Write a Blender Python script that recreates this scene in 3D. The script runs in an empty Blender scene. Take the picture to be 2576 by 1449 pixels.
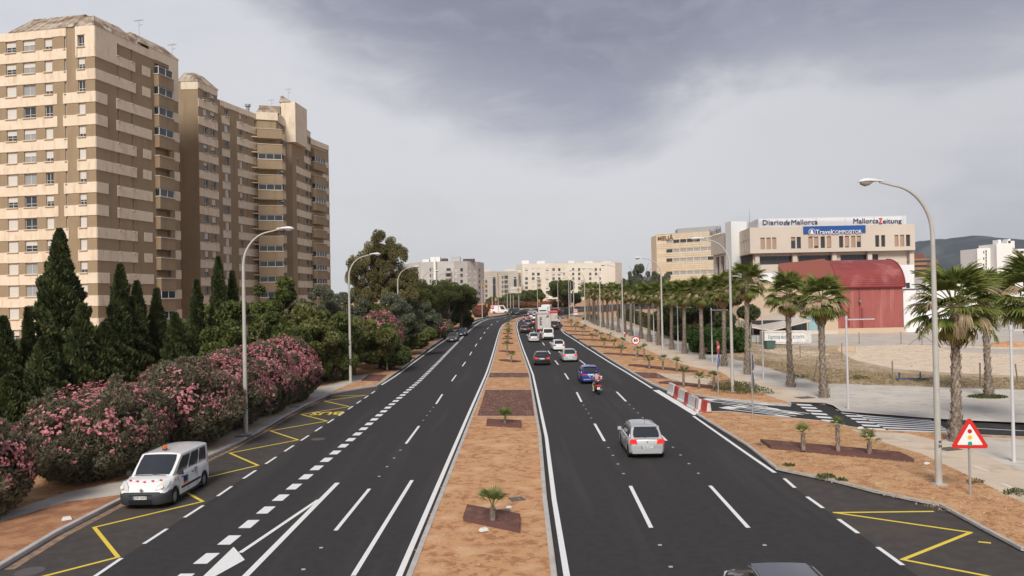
import bpy, bmesh, math, random
import numpy as np
from mathutils import Vector, Matrix
from mathutils.geometry import delaunay_2d_cdt
random.seed(7); np.random.seed(7)
SC = bpy.context.scene
COL = SC.collection
R = math.radians
# ------------------------------------------------------------------ camera
F = 1935.0; CX, CY = 1288.0, 724.5; CAMH = 7.7; PIT = math.atan(22.5/F); ROLL = 0.019
_f = Vector((0, math.cos(PIT), math.sin(PIT))); _r = Vector((1, 0, 0)); _u = Vector((0, -math.sin(PIT), math.cos(PIT)))
RT = _r*math.cos(ROLL) - _u*math.sin(ROLL); UP = _r*math.sin(ROLL) + _u*math.cos(ROLL)
cd = bpy.data.cameras.new('camera'); cam = bpy.data.objects.new('camera', cd); COL.objects.link(cam)
cd.sensor_width = 36; cd.lens = F/2576*36; cd.clip_start = .1; cd.clip_end = 20000
m = Matrix(((RT.x, UP.x, -_f.x, 0), (RT.y, UP.y, -_f.y, 0), (RT.z, UP.z, -_f.z, CAMH), (0, 0, 0, 1)))
cam.matrix_world = m; SC.camera = cam
# ------------------------------------------------------------------ light
SUN_EL, SUN_AZ = 40.0, 190.0     # degrees; azimuth clockwise from +Y (behind the camera, to the left)
w = bpy.data.worlds.new('World'); SC.world = w; w.use_nodes = True
NT = w.node_tree; NT.nodes.clear()
def nn(nt, t, **k):
    n = nt.nodes.new(t)
    for a, b in k.items(): setattr(n, a, b)
    return n
def mth(nt, op, a, b=None, c=None, clamp=False):
    n = nn(nt, 'ShaderNodeMath', operation=op, use_clamp=clamp)
    for i, v in enumerate((a, b, c)):
        if v is None: continue
        if isinstance(v, (int, float)): n.inputs[i].default_value = v
        else: nt.links.new(v, n.inputs[i])
    return n.outputs[0]
def mixc(nt, f, a, b):
    n = nn(nt, 'ShaderNodeMix', data_type='RGBA')
    for i, v in ((0, f), (6, a), (7, b)):
        if isinstance(v, (int, float)): n.inputs[i].default_value = v
        elif isinstance(v, (tuple, list)): n.inputs[i].default_value = (*v[:3], 1)
        else: nt.links.new(v, n.inputs[i])
    return n.outputs[2]
def mrange(nt, v, a, b, c=0., d=1., smooth=True):
    n = nn(nt, 'ShaderNodeMapRange', interpolation_type='SMOOTHSTEP' if smooth else 'LINEAR')
    nt.links.new(v, n.inputs[0])
    for i, x in enumerate((a, b, c, d)): n.inputs[i+1].default_value = x
    return n.outputs[0]
def noise(nt, vec, scale, detail=3, rough=.5, dist=0.):
    n = nn(nt, 'ShaderNodeTexNoise'); n.inputs['Scale'].default_value = scale; n.inputs['Detail'].default_value = detail
    n.inputs['Roughness'].default_value = rough; n.inputs['Distortion'].default_value = dist
    if vec is not None: nt.links.new(vec, n.inputs['Vector'])
    return n.outputs[0]
sky = nn(NT, 'ShaderNodeTexSky', sky_type='NISHITA', sun_disc=False)
sky.sun_elevation = R(SUN_EL); sky.sun_rotation = R(SUN_AZ); sky.dust_density = 3
tc = nn(NT, 'ShaderNodeTexCoord'); GEN = tc.outputs['Generated']
sp = nn(NT, 'ShaderNodeSeparateXYZ'); NT.links.new(GEN, sp.inputs[0]); sx, sy, sz = sp.outputs
mp = nn(NT, 'ShaderNodeMapping'); mp.inputs['Scale'].default_value = (1.4, 1.4, 3.2); NT.links.new(GEN, mp.inputs[0])
n1 = noise(NT, mp.outputs[0], 2.2, 6, .55, .6); n2 = noise(NT, mp.outputs[0], 5.5, 6, .6, .8); n3 = noise(NT, mp.outputs[0], 1.1, 3, .5)
# lower edge of the dark cloud bank, as a function of the direction's x (cloud base dips in the middle)
cr = nn(NT, 'ShaderNodeFloatCurve'); NT.links.new(mth(NT, 'MULTIPLY_ADD', sx, .5, .5), cr.inputs[1])
cu = cr.mapping.curves[0]
pts = [(0, .62), (.22, .55), (.325, .40), (.385, .30), (.45, .25), (.5, .225), (.545, .205), (.585, .208), (.615, .232), (.66, .255), (.72, .250), (.765, .25), (.85, .30), (1, .45)]
cu.points[0].location = pts[0]; cu.points[1].location = pts[-1]
for p in pts[1:-1]: cu.points.new(*p)
cr.mapping.update()
edge = cr.outputs[0]
h = mth(NT, 'ADD', sz, mth(NT, 'MULTIPLY', mth(NT, 'SUBTRACT', n1, .5), .24))
h = mth(NT, 'ADD', h, mth(NT, 'MULTIPLY', mth(NT, 'SUBTRACT', n2, .5), .09))
dark = mrange(NT, mth(NT, 'SUBTRACT', h, edge), -.045, .085)
wisp = mrange(NT, n2, .42, .72)
dark = mth(NT, 'MULTIPLY', dark, mth(NT, 'SUBTRACT', 1.0, mth(NT, 'MULTIPLY', wisp, .16)))
low = mrange(NT, sz, 0., .36)
base = mixc(NT, low, (.485, .492, .502), (.475, .487, .533)); base = mixc(NT, mrange(NT, sx, .12, .55), base, (.37, .38, .418))
bright = mth(NT, 'MULTIPLY', mrange(NT, mth(NT, 'ADD', n3, mth(NT, 'MULTIPLY', n2, .3)), .5, .78), .5)
base = mixc(NT, bright, base, (.58, .583, .607))
dk = mixc(NT, mrange(NT, n1, .35, .7), (.190, .200, .258), (.265, .276, .342))
cloud = mixc(NT, dark, base, dk)
SKYS = .1
sc_ = nn(NT, 'ShaderNodeVectorMath', operation='SCALE'); NT.links.new(cloud, sc_.inputs[0]); sc_.inputs[3].default_value = 1/SKYS
allc = mixc(NT, .985, sky.outputs[0], sc_.outputs[0])
bg = nn(NT, 'ShaderNodeBackground'); bg.inputs[1].default_value = SKYS; NT.links.new(allc, bg.inputs[0])
wo = nn(NT, 'ShaderNodeOutputWorld'); NT.links.new(bg.outputs[0], wo.inputs[0])
sd = bpy.data.lights.new('sun', 'SUN'); sd.energy = 2.6; sd.angle = R(20); sd.color = (1, .945, .86)
so = bpy.data.objects.new('sun', sd); COL.objects.link(so)
dsun = Vector((math.sin(R(SUN_AZ))*math.cos(R(SUN_EL)), math.cos(R(SUN_AZ))*math.cos(R(SUN_EL)), math.sin(R(SUN_EL))))
so.rotation_euler = dsun.to_track_quat('Z', 'Y').to_euler(); so.location = dsun*200
vs = SC.view_settings; vs.view_transform = 'Standard'; vs.look = 'None'; vs.gamma = 1; vs.use_curve_mapping = False; vs.exposure = 0.38
# ------------------------------------------------------------------ terrain and pixel helpers
def T(y):
    if y < 80: return 0.
    if y < 120: return (y-80)**2*.0002
    if y < 420: return .32+.016*(y-120)
    return 5.12
def ray(px, py):
    return _f + RT*((px-CX)/F) - UP*((py-CY)/F)
def G(px, py, dz=0.):
    d = ray(px, py); t = 50.
    lo, hi = 1., 900.
    for _ in range(60):
        t = (lo+hi)/2
        if CAMH + d.z*t > T(d.y*t)+dz: lo = t
        else: hi = t
    return Vector((d.x*t, d.y*t))
def GL(pts, dz=0.): return [G(x, y, dz) for x, y in pts]
def onp(px, py, P0, P1):      # ray with the vertical plane through P0-P1: distance along it and height
    d = ray(px, py); u = Vector((P1[0]-P0[0], P1[1]-P0[1])); L = u.length; u /= L; n = Vector((u.y, -u.x))
    t = (P0[0]*n.x+P0[1]*n.y)/(d.x*n.x+d.y*n.y)
    q = Vector((d.x*t-P0[0], d.y*t-P0[1])); return q.dot(u), CAMH+d.z*t
def atZ(px, Y):               # x for a pixel column at depth Y (near the horizon line)
    d = ray(px, 747); return d.x/d.y*Y
def zat(px, py, Y):
    d = ray(px, py); return CAMH + d.z/d.y*Y
# ------------------------------------------------------------------ materials
MC = {}
def mat(name, col, rough=.8, col2=None, nscale=1., nlo=.4, nhi=.6, bump=0., bscale=20., metal=0., spec=.3, coat=0., emit=None, es=1., detail=4, obj=False, var=None, col3=None, n3s=.2, streak=None):
    if name in MC: return MC[name]
    M = bpy.data.materials.new(name); M.use_nodes = True; nt = M.node_tree; b = nt.nodes['Principled BSDF']
    b.inputs['Base Color'].default_value = (*col, 1); b.inputs['Roughness'].default_value = rough; b.inputs['Metallic'].default_value = metal
    b.inputs['Specular IOR Level'].default_value = spec; b.inputs['Coat Weight'].default_value = coat; b.inputs['Coat Roughness'].default_value = .08
    if emit: b.inputs['Emission Color'].default_value = (*emit, 1); b.inputs['Emission Strength'].default_value = es
    vec = None
    if col2 or bump or col3:
        t = nn(nt, 'ShaderNodeTexCoord'); vec = t.outputs['Object']
    if col2 or col3 or var:
        c = col
        if col2: c = mixc(nt, mrange(nt, noise(nt, vec, nscale, detail, .6), nlo, nhi), col, col2)
        if col3:
            v3 = vec
            if streak: mp_ = nn(nt, 'ShaderNodeMapping'); mp_.inputs['Scale'].default_value = streak; nt.links.new(vec, mp_.inputs[0]); v3 = mp_.outputs[0]
            c = mixc(nt, mrange(nt, noise(nt, v3, n3s, 4, .6), .5, .68), c, col3)
        if var:
            at = nn(nt, 'ShaderNodeAttribute', attribute_name='rnd')
            c = mixc(nt, at.outputs['Fac'], c, var)
        nt.links.new(c, b.inputs['Base Color'])
    if bump:
        bp = nn(nt, 'ShaderNodeBump'); bp.inputs['Strength'].default_value = bump; bp.inputs['Distance'].default_value = .05
        nt.links.new(noise(nt, vec, bscale, 5, .65), bp.inputs['Height']); nt.links.new(bp.outputs[0], b.inputs['Normal'])
    MC[name] = M; return M
def leafmat(name, c1, c2, tr=.25):
    if name in MC: return MC[name]
    M = bpy.data.materials.new(name); M.use_nodes = True; nt = M.node_tree; b = nt.nodes['Principled BSDF']
    at = nn(nt, 'ShaderNodeAttribute', attribute_name='rnd')
    c = mixc(nt, at.outputs['Fac'], c1, c2)
    nt.links.new(c, b.inputs['Base Color']); b.inputs['Roughness'].default_value = .55; b.inputs['Specular IOR Level'].default_value = .25
    tl = nn(nt, 'ShaderNodeBsdfTranslucent'); nt.links.new(c, tl.inputs[0])
    mx = nn(nt, 'ShaderNodeMixShader'); mx.inputs[0].default_value = tr
    nt.links.new(b.outputs[0], mx.inputs[1]); nt.links.new(tl.outputs[0], mx.inputs[2]); nt.links.new(mx.outputs[0], nt.nodes['Material Output'].inputs[0])
    MC[name] = M; return M
# ------------------------------------------------------------------ object helpers
class MB:
    def __init__(s): s.v = []; s.f = []; s.m = []; s.mats = []
    def mi(s, m):
        if m not in s.mats: s.mats.append(m)
        return s.mats.index(m)
    def add(s, vs, fs, m=None):
        k = len(s.v); s.v += [tuple(v) for v in vs]; i = s.mi(m) if m else 0
        for f in fs: s.f.append(tuple(k+a for a in f)); s.m.append(i)
    def box(s, c, d, m=None, rz=0., taper=1.):
        x, y, z = (a/2 for a in d); co, si = math.cos(rz), math.sin(rz); vs = []
        for zz, k in ((-z, 1), (z, taper)):
            for xx, yy in ((-x, -y), (x, -y), (x, y), (-x, y)):
                xx *= k; yy *= k
                vs.append((c[0]+xx*co-yy*si, c[1]+xx*si+yy*co, c[2]+zz))
        s.add(vs, [(3, 2, 1, 0), (4, 5, 6, 7), (0, 1, 5, 4), (1, 2, 6, 5), (2, 3, 7, 6), (3, 0, 4, 7)], m)
    def bx(s, x0, x1, y0, y1, z0, z1, m=None): s.box(((x0+x1)/2, (y0+y1)/2, (z0+z1)/2), (x1-x0, y1-y0, z1-z0), m)
    def tube(s, pts, rs, n=8, m=None, cap=True):
        pts = [Vector(p) for p in pts]
        if not isinstance(rs, (list, tuple)): rs = [rs]*len(pts)
        vs = []; pa = None
        for i, p in enumerate(pts):
            d = (pts[min(i+1, len(pts)-1)]-pts[max(i-1, 0)]).normalized()
            if pa is None or (pa-d*pa.dot(d)).length < .05: a = d.cross(Vector((0, 0, 1))) if abs(d.z) < .9 else d.cross(Vector((1, 0, 0)))
            else: a = pa-d*pa.dot(d)
            a.normalize(); pa = a; b = d.cross(a)
            for k in range(n):
                q = 2*math.pi*k/n; vs.append(p+(a*math.cos(q)+b*math.sin(q))*rs[i])
        fs = [(i*n+k, i*n+(k+1) % n, (i+1)*n+(k+1) % n, (i+1)*n+k) for i in range(len(pts)-1) for k in range(n)]
        if cap: fs += [tuple(range(n))[::-1], tuple((len(pts)-1)*n+k for k in range(n))]
        s.add(vs, fs, m)
    def prism(s, poly, z0, z1, m=None):
        n = len(poly); vs = [(p[0], p[1], z0) for p in poly]+[(p[0], p[1], z1) for p in poly]
        s.add(vs, [tuple(range(n))[::-1], tuple(range(n, 2*n))]+[(i, (i+1) % n, n+(i+1) % n, n+i) for i in range(n)], m)
    def mesh(s, name, m=None, smooth=False, ang=35):
        me = bpy.data.meshes.new(name); me.from_pydata(s.v, [], s.f)
        if m: me.materials.append(m)
        for x in s.mats: me.materials.append(x)
        if len(s.mats) > 1 or (m and s.mats): me.polygons.foreach_set('material_index', s.m)
        bm = bmesh.new(); bm.from_mesh(me); bmesh.ops.recalc_face_normals(bm, faces=bm.faces); bm.to_mesh(me); bm.free()
        if smooth: me.shade_smooth(); me.set_sharp_from_angle(angle=R(ang))
        return me
    def build(s, name, m=None, parent=None, smooth=False, ang=35, loc=None):
        return obj(name, s.mesh(name, m, smooth, ang), parent, loc)
def obj(name, me, parent=None, loc=None):
    o = bpy.data.objects.new(name, me); COL.objects.link(o)
    if parent: o.parent = parent
    if loc is not None: o.location = loc
    return o
def tag(o, label=None, cat=None, group=None, kind=None):
    for k, v in (('label', label), ('category', cat), ('group', group), ('kind', kind)):
        if v: o[k] = v
    return o
def thing(name, label, cat, loc=(0, 0, 0), rz=0., group=None):
    o = bpy.data.objects.new(name, None); COL.objects.link(o); o.location = loc; o.rotation_euler = (0, 0, rz)
    o.empty_display_size = .3
    return tag(o, label, cat, group)
def struct(name, me): return tag(obj(name, me), kind='structure')
KID = {}
def note(o): return o
def kids(o):
    return [c for c in ALLCH.get(o.name, [])]
def dup(root, loc, rz=None, label=None, group=None, scale=None):
    r = root.copy(); COL.objects.link(r); r.location = loc
    if rz is not None: r.rotation_euler = (0, 0, rz)
    if scale is not None: r.scale = scale if isinstance(scale, (tuple, list)) else (scale,)*3
    if label: r['label'] = label
    if group: r['group'] = group
    for ch in root.children:
        c = ch.copy(); COL.objects.link(c); c.parent = r
        for g in ch.children:
            d = g.copy(); COL.objects.link(d); d.parent = c
    return r
TX = {}
def textmesh(s, size=1., ext=.005, off=0., shear=0., align='CENTER'):
    cu = bpy.data.curves.new('text', 'FONT'); cu.body = s; cu.size = size; cu.extrude = ext; cu.offset = off; cu.shear = shear; cu.align_x = align; cu.align_y = 'CENTER'; cu.resolution_u = 2
    o = bpy.data.objects.new('text', cu); COL.objects.link(o)
    dg = bpy.context.evaluated_depsgraph_get(); me = bpy.data.meshes.new_from_object(o.evaluated_get(dg))
    bpy.data.objects.remove(o); return me
def textobj(name, s, size, m, parent, M4, ext=.005, off=0., sx=1., shear=0., align='CENTER'):
    me = textmesh(s, size, ext, off, shear, align); me.transform(Matrix.Diagonal((sx, 1, 1, 1)))
    me.materials.clear(); me.materials.append(m)
    o = obj(name, me, parent); o.matrix_local = M4; return o
def rseq(poly, step=3.):
    out = [poly[0]]
    for a, b in zip(poly, poly[1:]):
        n = max(1, int((b-a).length/step))
        for i in range(1, n+1): out.append(a.lerp(b, i/n))
    return out
def smooth(poly, it=2):
    for _ in range(it):
        q = [poly[0]]
        for a, b in zip(poly, poly[1:]): q += [a.lerp(b, .25), a.lerp(b, .75)]
        q.append(poly[-1]); poly = q
    return poly
def extend(poly, near=14., far=0.):
    p = list(poly)
    if near: p.insert(0, p[0]+(p[0]-p[1]).normalized()*near)
    if far: p.append(p[-1]+(p[-1]-p[-2]).normalized()*far)
    return p
def offs(poly, d):
    out = []
    for i, p in enumerate(poly):
        a = poly[max(i-1, 0)]; b = poly[min(i+1, len(poly)-1)]; t = (b-a).normalized(); out.append(p+Vector((t.y, -t.x))*d)
    return out
def ribbon(mb, poly, w, dz, m=None, off=0., step=2.):
    poly = rseq(poly, step); L = offs(poly, off-w/2); Rr = offs(poly, off+w/2); n = len(poly)
    vs = [(p.x, p.y, T(p.y)+dz) for p in L]+[(p.x, p.y, T(p.y)+dz) for p in Rr]
    mb.add(vs, [(i, n+i, n+i+1, i+1) for i in range(n-1)], m)
def sheetmesh(name, poly, dz, m):
    P2 = [Vector((p[0], p[1])) for p in poly]; N = len(P2)
    r_ = delaunay_2d_cdt(P2, [], [list(range(N))], 1, 1e-5)
    bm = bmesh.new(); vs = [bm.verts.new((p[0], p[1], 0)) for p in r_[0]]
    for f in r_[2]: bm.faces.new([vs[i] for i in f])
    y0 = min(p[1] for p in poly); y1 = max(p[1] for p in poly)
    for yy in list(range(80, 122, 2))+[420]:
        if y0 < yy < y1:
            bmesh.ops.bisect_plane(bm, geom=bm.verts[:]+bm.edges[:]+bm.faces[:], plane_co=(0, yy, 0), plane_no=(0, 1, 0))
    for v in bm.verts: v.co.z = T(v.co.y)+dz
    bmesh.ops.recalc_face_normals(bm, faces=bm.faces)
    for f in bm.faces:
        if f.normal.z < 0: f.normal_flip()
    me = bpy.data.meshes.new(name); bm.to_mesh(me); bm.free(); me.materials.append(m); return me
def sheet(name, poly, dz, m): return struct(name, sheetmesh(name, poly, dz, m))
def along(poly):
    cum = [0.]
    for a, b in zip(poly, poly[1:]): cum.append(cum[-1]+(b-a).length)
    return cum
def sub(poly, cum, s0, s1):
    def pt(s):
        for i in range(len(cum)-1):
            if s <= cum[i+1]: return poly[i].lerp(poly[i+1], (s-cum[i])/max(1e-6, cum[i+1]-cum[i]))
        return poly[-1]
    return [pt(s0)]+[poly[i] for i in range(len(cum)) if s0 < cum[i] < s1]+[pt(s1)]
def dashes(mb, poly, start, dash, period, w, dz, m=None, end=None):
    cum = along(poly); s = start; e = end or cum[-1]
    while s+dash < e:
        ribbon(mb, sub(poly, cum, max(s, 0), s+dash), w, dz, m); s += period
# ------------------------------------------------------------------ ground surfaces
mAs = mat('asphalt', (.034, .031, .0315), .85, (.042, .038, .038), 3., .35, .65, .35, 60., col3=(.050, .045, .044), n3s=.9, streak=(1., .05, 1.))
mAsOld = mat('asphalt_bay', (.064, .056, .052), .9, (.080, .070, .063), 2., .4, .65, .5, 45., col3=(.085, .068, .055), n3s=.3)
mSoil = mat('soil', (.57, .31, .155), .95, (.38, .18, .085), 3.2, .46, .60, .9, 9., detail=9, col3=(.64, .39, .22), n3s=.8)
mSoilRed = mat('soil_red', (.46, .24, .125), .95, (.33, .155, .08), 1.3, .4, .6, 1., 6., detail=6)
mLot = mat('lot_soil', (.48, .375, .275), .95, (.36, .265, .18), .6, .42, .6, .8, 5., detail=8, col3=(.60, .47, .33), n3s=.12)
mSand = mat('sand', (.70, .57, .43), .95, (.57, .45, .33), .8, .45, .65, .4, 4., detail=8)
mYard = mat('yard_concrete', (.53, .475, .415), .9, (.47, .42, .37), .3, .4, .6, .1, 8.)
mConc = mat('promenade_concrete', (.60, .55, .485), .85, (.54, .49, .43), .35, .4, .62, .15, 15., col3=(.47, .42, .37), n3s=.9)
mPath = mat('cycle_path', (.64, .53, .41), .85, (.59, .48, .37), .5, .4, .6, .12, 15., col3=(.52, .40, .29), n3s=.7)
mKerb = mat('kerb_concrete', (.50, .475, .45), .85, (.42, .395, .37), 1.5, .4, .65, .3, 30.)
mPave = mat('pavement_slabs', (.58, .53, .465), .85, (.52, .47, .41), .8, .4, .6, .2, 25.)
mTac = mat('tactile_strip', (.64, .47, .30), .85, (.59, .43, .27), 2., .4, .6, .2, 40.)
mRedG = mat('red_gravel', (.20, .095, .075), .95, (.13, .062, .05), 12., .4, .6, 1., 40., detail=8, col3=(.25, .13, .10), n3s=1.5)
mWhite = mat('road_paint_white', (.80, .80, .785), .6, (.62, .61, .59), 7., .52, .8, .2, 60., detail=8)
mYel = mat('road_paint_yellow', (.80, .60, .07), .6, (.60, .44, .07), 7., .52, .8, .2, 60.)
mEdge = mat('edging_concrete', (.62, .56, .50), .85)
KL = [(0, 1434), (143.8, 1346.6), (287.6, 1272.3), (316.3, 1258), (420, 1202), (498, 1165), (566, 1133.3), (653, 1087.7), (709.8, 1052.8), (762, 1024.5), (810, 1002.7), (831.8, 992.5), (871, 984.5), (914.5, 977.5), (949.4, 972.2), (966, 962), (990.7, 943), (1068, 885), (1088.4, 869.4), (1161.3, 823.8), (1179.5, 812.9), (1200.4, 803.5), (1223.8, 798.6), (1240.7, 795.7), (1261, 793), (1283, 788.7), (1315, 784.5), (1346, 781.6), (1413, 775), (1471.6, 771)]
ML = [(1025.4, 1449), (1126, 1197), (1190, 1036), (1228, 943), (1236.3, 917.5), (1247, 878.5), (1253.5, 852.5), (1260, 829), (1268, 816.5), (1286, 806.5), (1304, 800), (1322, 796.3), (1337, 794.2)]
MR = [(1401, 1449), (1376, 1257.3), (1362, 1100), (1334, 943.3), (1320.5, 903.3), (1310.5, 875), (1302, 847), (1297, 823), (1299, 810.5), (1305, 805), (1315, 801.3), (1328, 797.6), (1337, 794.2)]
KR = [(1886.6, 1124.8), (1961.7, 1184.2), (2001.9, 1192.9), (2096, 1212.1), (2200.8, 1240), (2305.5, 1262.7), (2371.8, 1275), (2410.2, 1295.8), (2480, 1334.2), (2576, 1386.6)]
ISL2T = [(1774, 1039.5), (1832.7, 1039), (1919.6, 1048.8), (2006.4, 1057.4), (2075.3, 1064), (2137.9, 1077.8)]
KN = [(1453, 801.5), (1432, 802), (1413, 803.3), (1408, 807.6), (1409.5, 813.7), (1418.3, 820.6), (1410, 828.4), (1417.5, 834), (1439, 845.6), (1471.6, 865.8), (1496.4, 881), (1540, 909), (1583.2, 935.5), (1615.8, 955), (1639.7, 968.4), (1670, 981.4), (1685.2, 985.5), (1724.2, 992), (1789.3, 1002.5), (1876, 1012.5), (1958.6, 1021), (1989, 1022.6)]
gKL = GL(KL); gML = GL(ML); gMR = GL(MR); gKR = GL(KR); gKN = GL(KN)
gKLs = [gKL[0]]+gKL[1:]
gKL = extend(gKL, 22); gML = extend(gML, 12); gMR = extend(gMR, 12)
NA = Vector((0, 0))
gKR2 = GL([(1757.8, 1045)])+gKR
gKR2.append(gKR2[-1]+Vector((5.5, -4.2))); gKR2.append(gKR2[-1]+Vector((6, -9)))
sheet('ground', [(-2500, -60), (2500, -60), (2500, 9000), (-2500, 9000)], -.4, mLot)
sheet('road', [(-60, -25), (90, -25), (200, 60), (330, 330), (-30, 330), (-60, 100)], 0., mAs)
# raised left side, running on round the far side of the crossroads
sheet('left_ground', gKL+[G(1700, 757), Vector((700, 620)), Vector((-900, 620)), Vector((-900, -40)), Vector((-80, -40))], .12, mSoil)
med = gML+gMR[::-1]
sheet('median', med, .12, mSoil)
north = gKN+GL([(1984, 1014.5), (2045, 1015.5), (2096, 1019), (2117, 1034), (2330, 1051.6), (2400, 1056.5), (2576, 1064), (2900, 1086)])+[Vector((200, 62)), Vector((700, 62)), Vector((700, 560))]+GL([(1700, 775), (1560, 782), (1475, 792)])
sheet('right_ground', north, .12, mSoil)
south = gKR2+[Vector((120, -25)), Vector((200, 20))]+GL([(2900, 1124), (2576, 1104), (2392.8, 1095.2), (2284.6, 1090), (2200, 1086)])+GL(ISL2T)[::-1]
sheet('verge_ground', south, .12, mSoil)
kb = MB()
def kerb(poly, side, w=.17, top=.137):   # side +1: raised ground lies to the right of the run
    p = rseq(poly, 2.5); q = offs(p, side*w); n = len(p)
    vs = [(a.x, a.y, T(a.y)-.02) for a in p]+[(a.x, a.y, T(a.y)+top-.02) for a in p]+[(a.x+(b.x-a.x)*.15, a.y+(b.y-a.y)*.15, T(a.y)+top) for a, b in zip(p, q)]+[(a.x, a.y, T(a.y)+top) for a in q]+[(a.x, a.y, T(a.y)+.05) for a in q]
    kb.add(vs, [(k*n+i, k*n+i+1, (k+1)*n+i+1, (k+1)*n+i) for k in range(4) for i in range(n-1)])
kerb(gKL, -1); kerb(gML, 1); kerb(gMR, -1); kerb(gKN, -1); kerb(gKR2, 1)
kerb(GL(ISL2T), 1); kerb(GL([(1757.8, 1045), (1760, 1041), (1774, 1039.5)]), 1); kerb(GL([(2330, 1051.6), (2400, 1056.5), (2576, 1064), (2900, 1086)]), -1)
kerb(GL([(1989, 1022.6), (1991, 1018), (1984, 1014.5)]), -1)
kerb(GL([(1984, 1014.5), (2045, 1015.5), (2096, 1019), (2117, 1034), (2330, 1051.6)]), -1, .15, .128)
kerb(GL([(2137.9, 1077.8), (2200, 1086), (2284.6, 1090), (2392.8, 1095.2), (2576, 1104), (2900, 1124)]), 1, .15, .128)
ISA = [(1408, 798), (1420, 795.5), (1445, 798), (1470, 799.5), (1440, 801), (1420, 800.5)]; ISB = [(1432, 792.5), (1445, 787.5), (1480, 785), (1510, 786), (1500, 792), (1455, 793.5)]
for I_ in (ISA, ISB): kerb(GL(I_+I_[:1]), 1)
struct('kerb', kb.mesh('kerb', mKerb))
# bays
bayD = [(246.8, 1444.8), (306.7, 1404), (378.6, 1357.6), (443.3, 1315.4), (544, 1250.7), (585.6, 1221.8), (622.6, 1197.4), (720, 1133), (857, 1042.8), (911, 1005.8), (952.4, 977.9)]
gbay = extend(GL(bayD), 16)
sheet('bus_bay', gbay+GL([(949.4, 972.2), (914.5, 977.5), (871, 984.5), (831.8, 992.5), (762, 1024.5), (653, 1087.7), (566, 1133.3), (420, 1202), (287.6, 1272.3), (143.8, 1346.6), (0, 1434)])+[gKL[0]], .004, mAsOld)
rb = GL([(1964, 1196), (2005.3, 1232.3), (2050.7, 1264.4), (2103, 1301.8), (2164, 1345.4), (2237.4, 1398), (2303.7, 1445.8)])
rbx = rb+[rb[-1]+(rb[-1]-rb[-2]).normalized()*12]
sheet('right_bus_bay', rbx+[Vector((30, -8))]+gKR2[::-1][:-3], .004, mAsOld)
# paths on the right
tanL = [(1454, 810), (1482, 821), (1518, 836), (1605, 868.6), (1680.8, 903.3), (1737.2, 921.8), (1811, 936), (1832.7, 947.8), (1876, 974.9), (1919.6, 991.2), (1978, 1010.5)]
tanR = [(1474.8, 801), (1516, 818.7), (1583.2, 838.2), (1670, 868.6), (1756.7, 903.3), (1811, 922.9), (1897.8, 951), (1984.6, 981.5), (2045.4, 1001), (2075.3, 1013.5)]
conR = [(1481, 797), (1530, 806), (1620, 829), (1700, 857), (1750, 873), (1832.7, 900), (1897.8, 917.4), (1984.6, 942.4), (2058, 964), (2255.5, 970.2), (2407.4, 976), (2576, 980.8), (2900, 992)]
gtR = GL(tanR, .12)
sheet('cycle_path', GL(tanL, .12)+gtR[::-1], .124, mPath)
sheet('promenade', gtR+GL([(2096, 1020), (2117, 1034.5), (2330, 1051.2), (2400, 1056), (2576, 1063.5), (2900, 1085)], .12)+GL(conR, .12)[::-1], .124, mConc)
pS = GL([(2200, 1086.5), (2392.8, 1095.7), (2576, 1104.5), (2900, 1125)], .12)
pm = GL([(2284, 1090.5), (2368.3, 1110.9), (2480, 1149.2), (2576, 1187.6), (2750, 1262)], .12)
pl = GL([(2137.9, 1079), (2165.9, 1091.7), (2200.8, 1105.6), (2253, 1123), (2319.4, 1142.3), (2410.2, 1184.2), (2480, 1219), (2576, 1266), (2750, 1360)], .12)
sheet('lower_cycle_path', [pS[0]]+[pm[0]]+pm[1:]+pl[::-1], .124, mPath)
sheet('lower_promenade', pS[1:]+[pS[-1]+Vector((30, -25))]+pm[::-1][:-1], .128, mConc)
# lot beyond the promenade
sheet('lot_ground', GL(conR, .12)+[Vector((600, 56)), Vector((600, 300))]+[Vector((90, 300)), G(1500, 795)], .122, mLot)
sheet('sandy_ground', GL([(2105, 880), (2150, 906), (2250, 928), (2350, 936), (2450, 941), (2576, 946), (2900, 958), (2900, 885), (2576, 872), (2350, 868), (2200, 862), (2120, 868)], .12), .128, mSand)
sheet('sandy_patch', GL([(1900, 880), (1960, 876), (2060, 884), (2100, 893), (2040, 897), (1950, 890)], .12), .130, mSand)
sheet('warehouse_yard', GL([(1880, 862), (1960, 868), (2100, 872), (2300, 866), (2420, 868), (2576, 872), (2900, 885), (2900, 800), (2576, 806), (2300, 818), (1960, 830)], .12), .134, mYard)
sheet('cleared_strip', GL([(2360, 872), (2576, 880), (2900, 892), (2900, 905), (2576, 893), (2400, 884)], .12), .136, mYard)
# pavement on the left
bo = GL([(0, 1293.8), (167.7, 1238.7), (326, 1205), (450, 1147), (566, 1088.5), (653, 1044), (740.3, 998.4), (810, 972), (879.6, 956), (925, 943)], .12); bi = GL([(0, 1313), (167.7, 1262), (316, 1243.5)], .12)
ki = offs(gKL, -.18)
kin = [p for p, q in zip(ki[1:], KL) if 316 <= q[0] <= 832]
bo = [bo[0]+(bo[0]-bo[1]).normalized()*15]+bo; bi = [bi[0]+(bi[0]-bi[1]).normalized()*15]+bi
sheet('left_pavement', bi+kin[1:]+GL([(880, 966), (905, 957)], .12)+bo[::-1], .124, mPave)
tb = MB(); tp = offs(kin[2:-1], -.55); ribbon(tb, tp, .42, .1285); struct('tactile_strip', tb.mesh('tactile_strip', mTac))
sheet('bare_soil', bi+[ki[4]]+ki[:4][::-1], .1245, mSoilRed)
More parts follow.
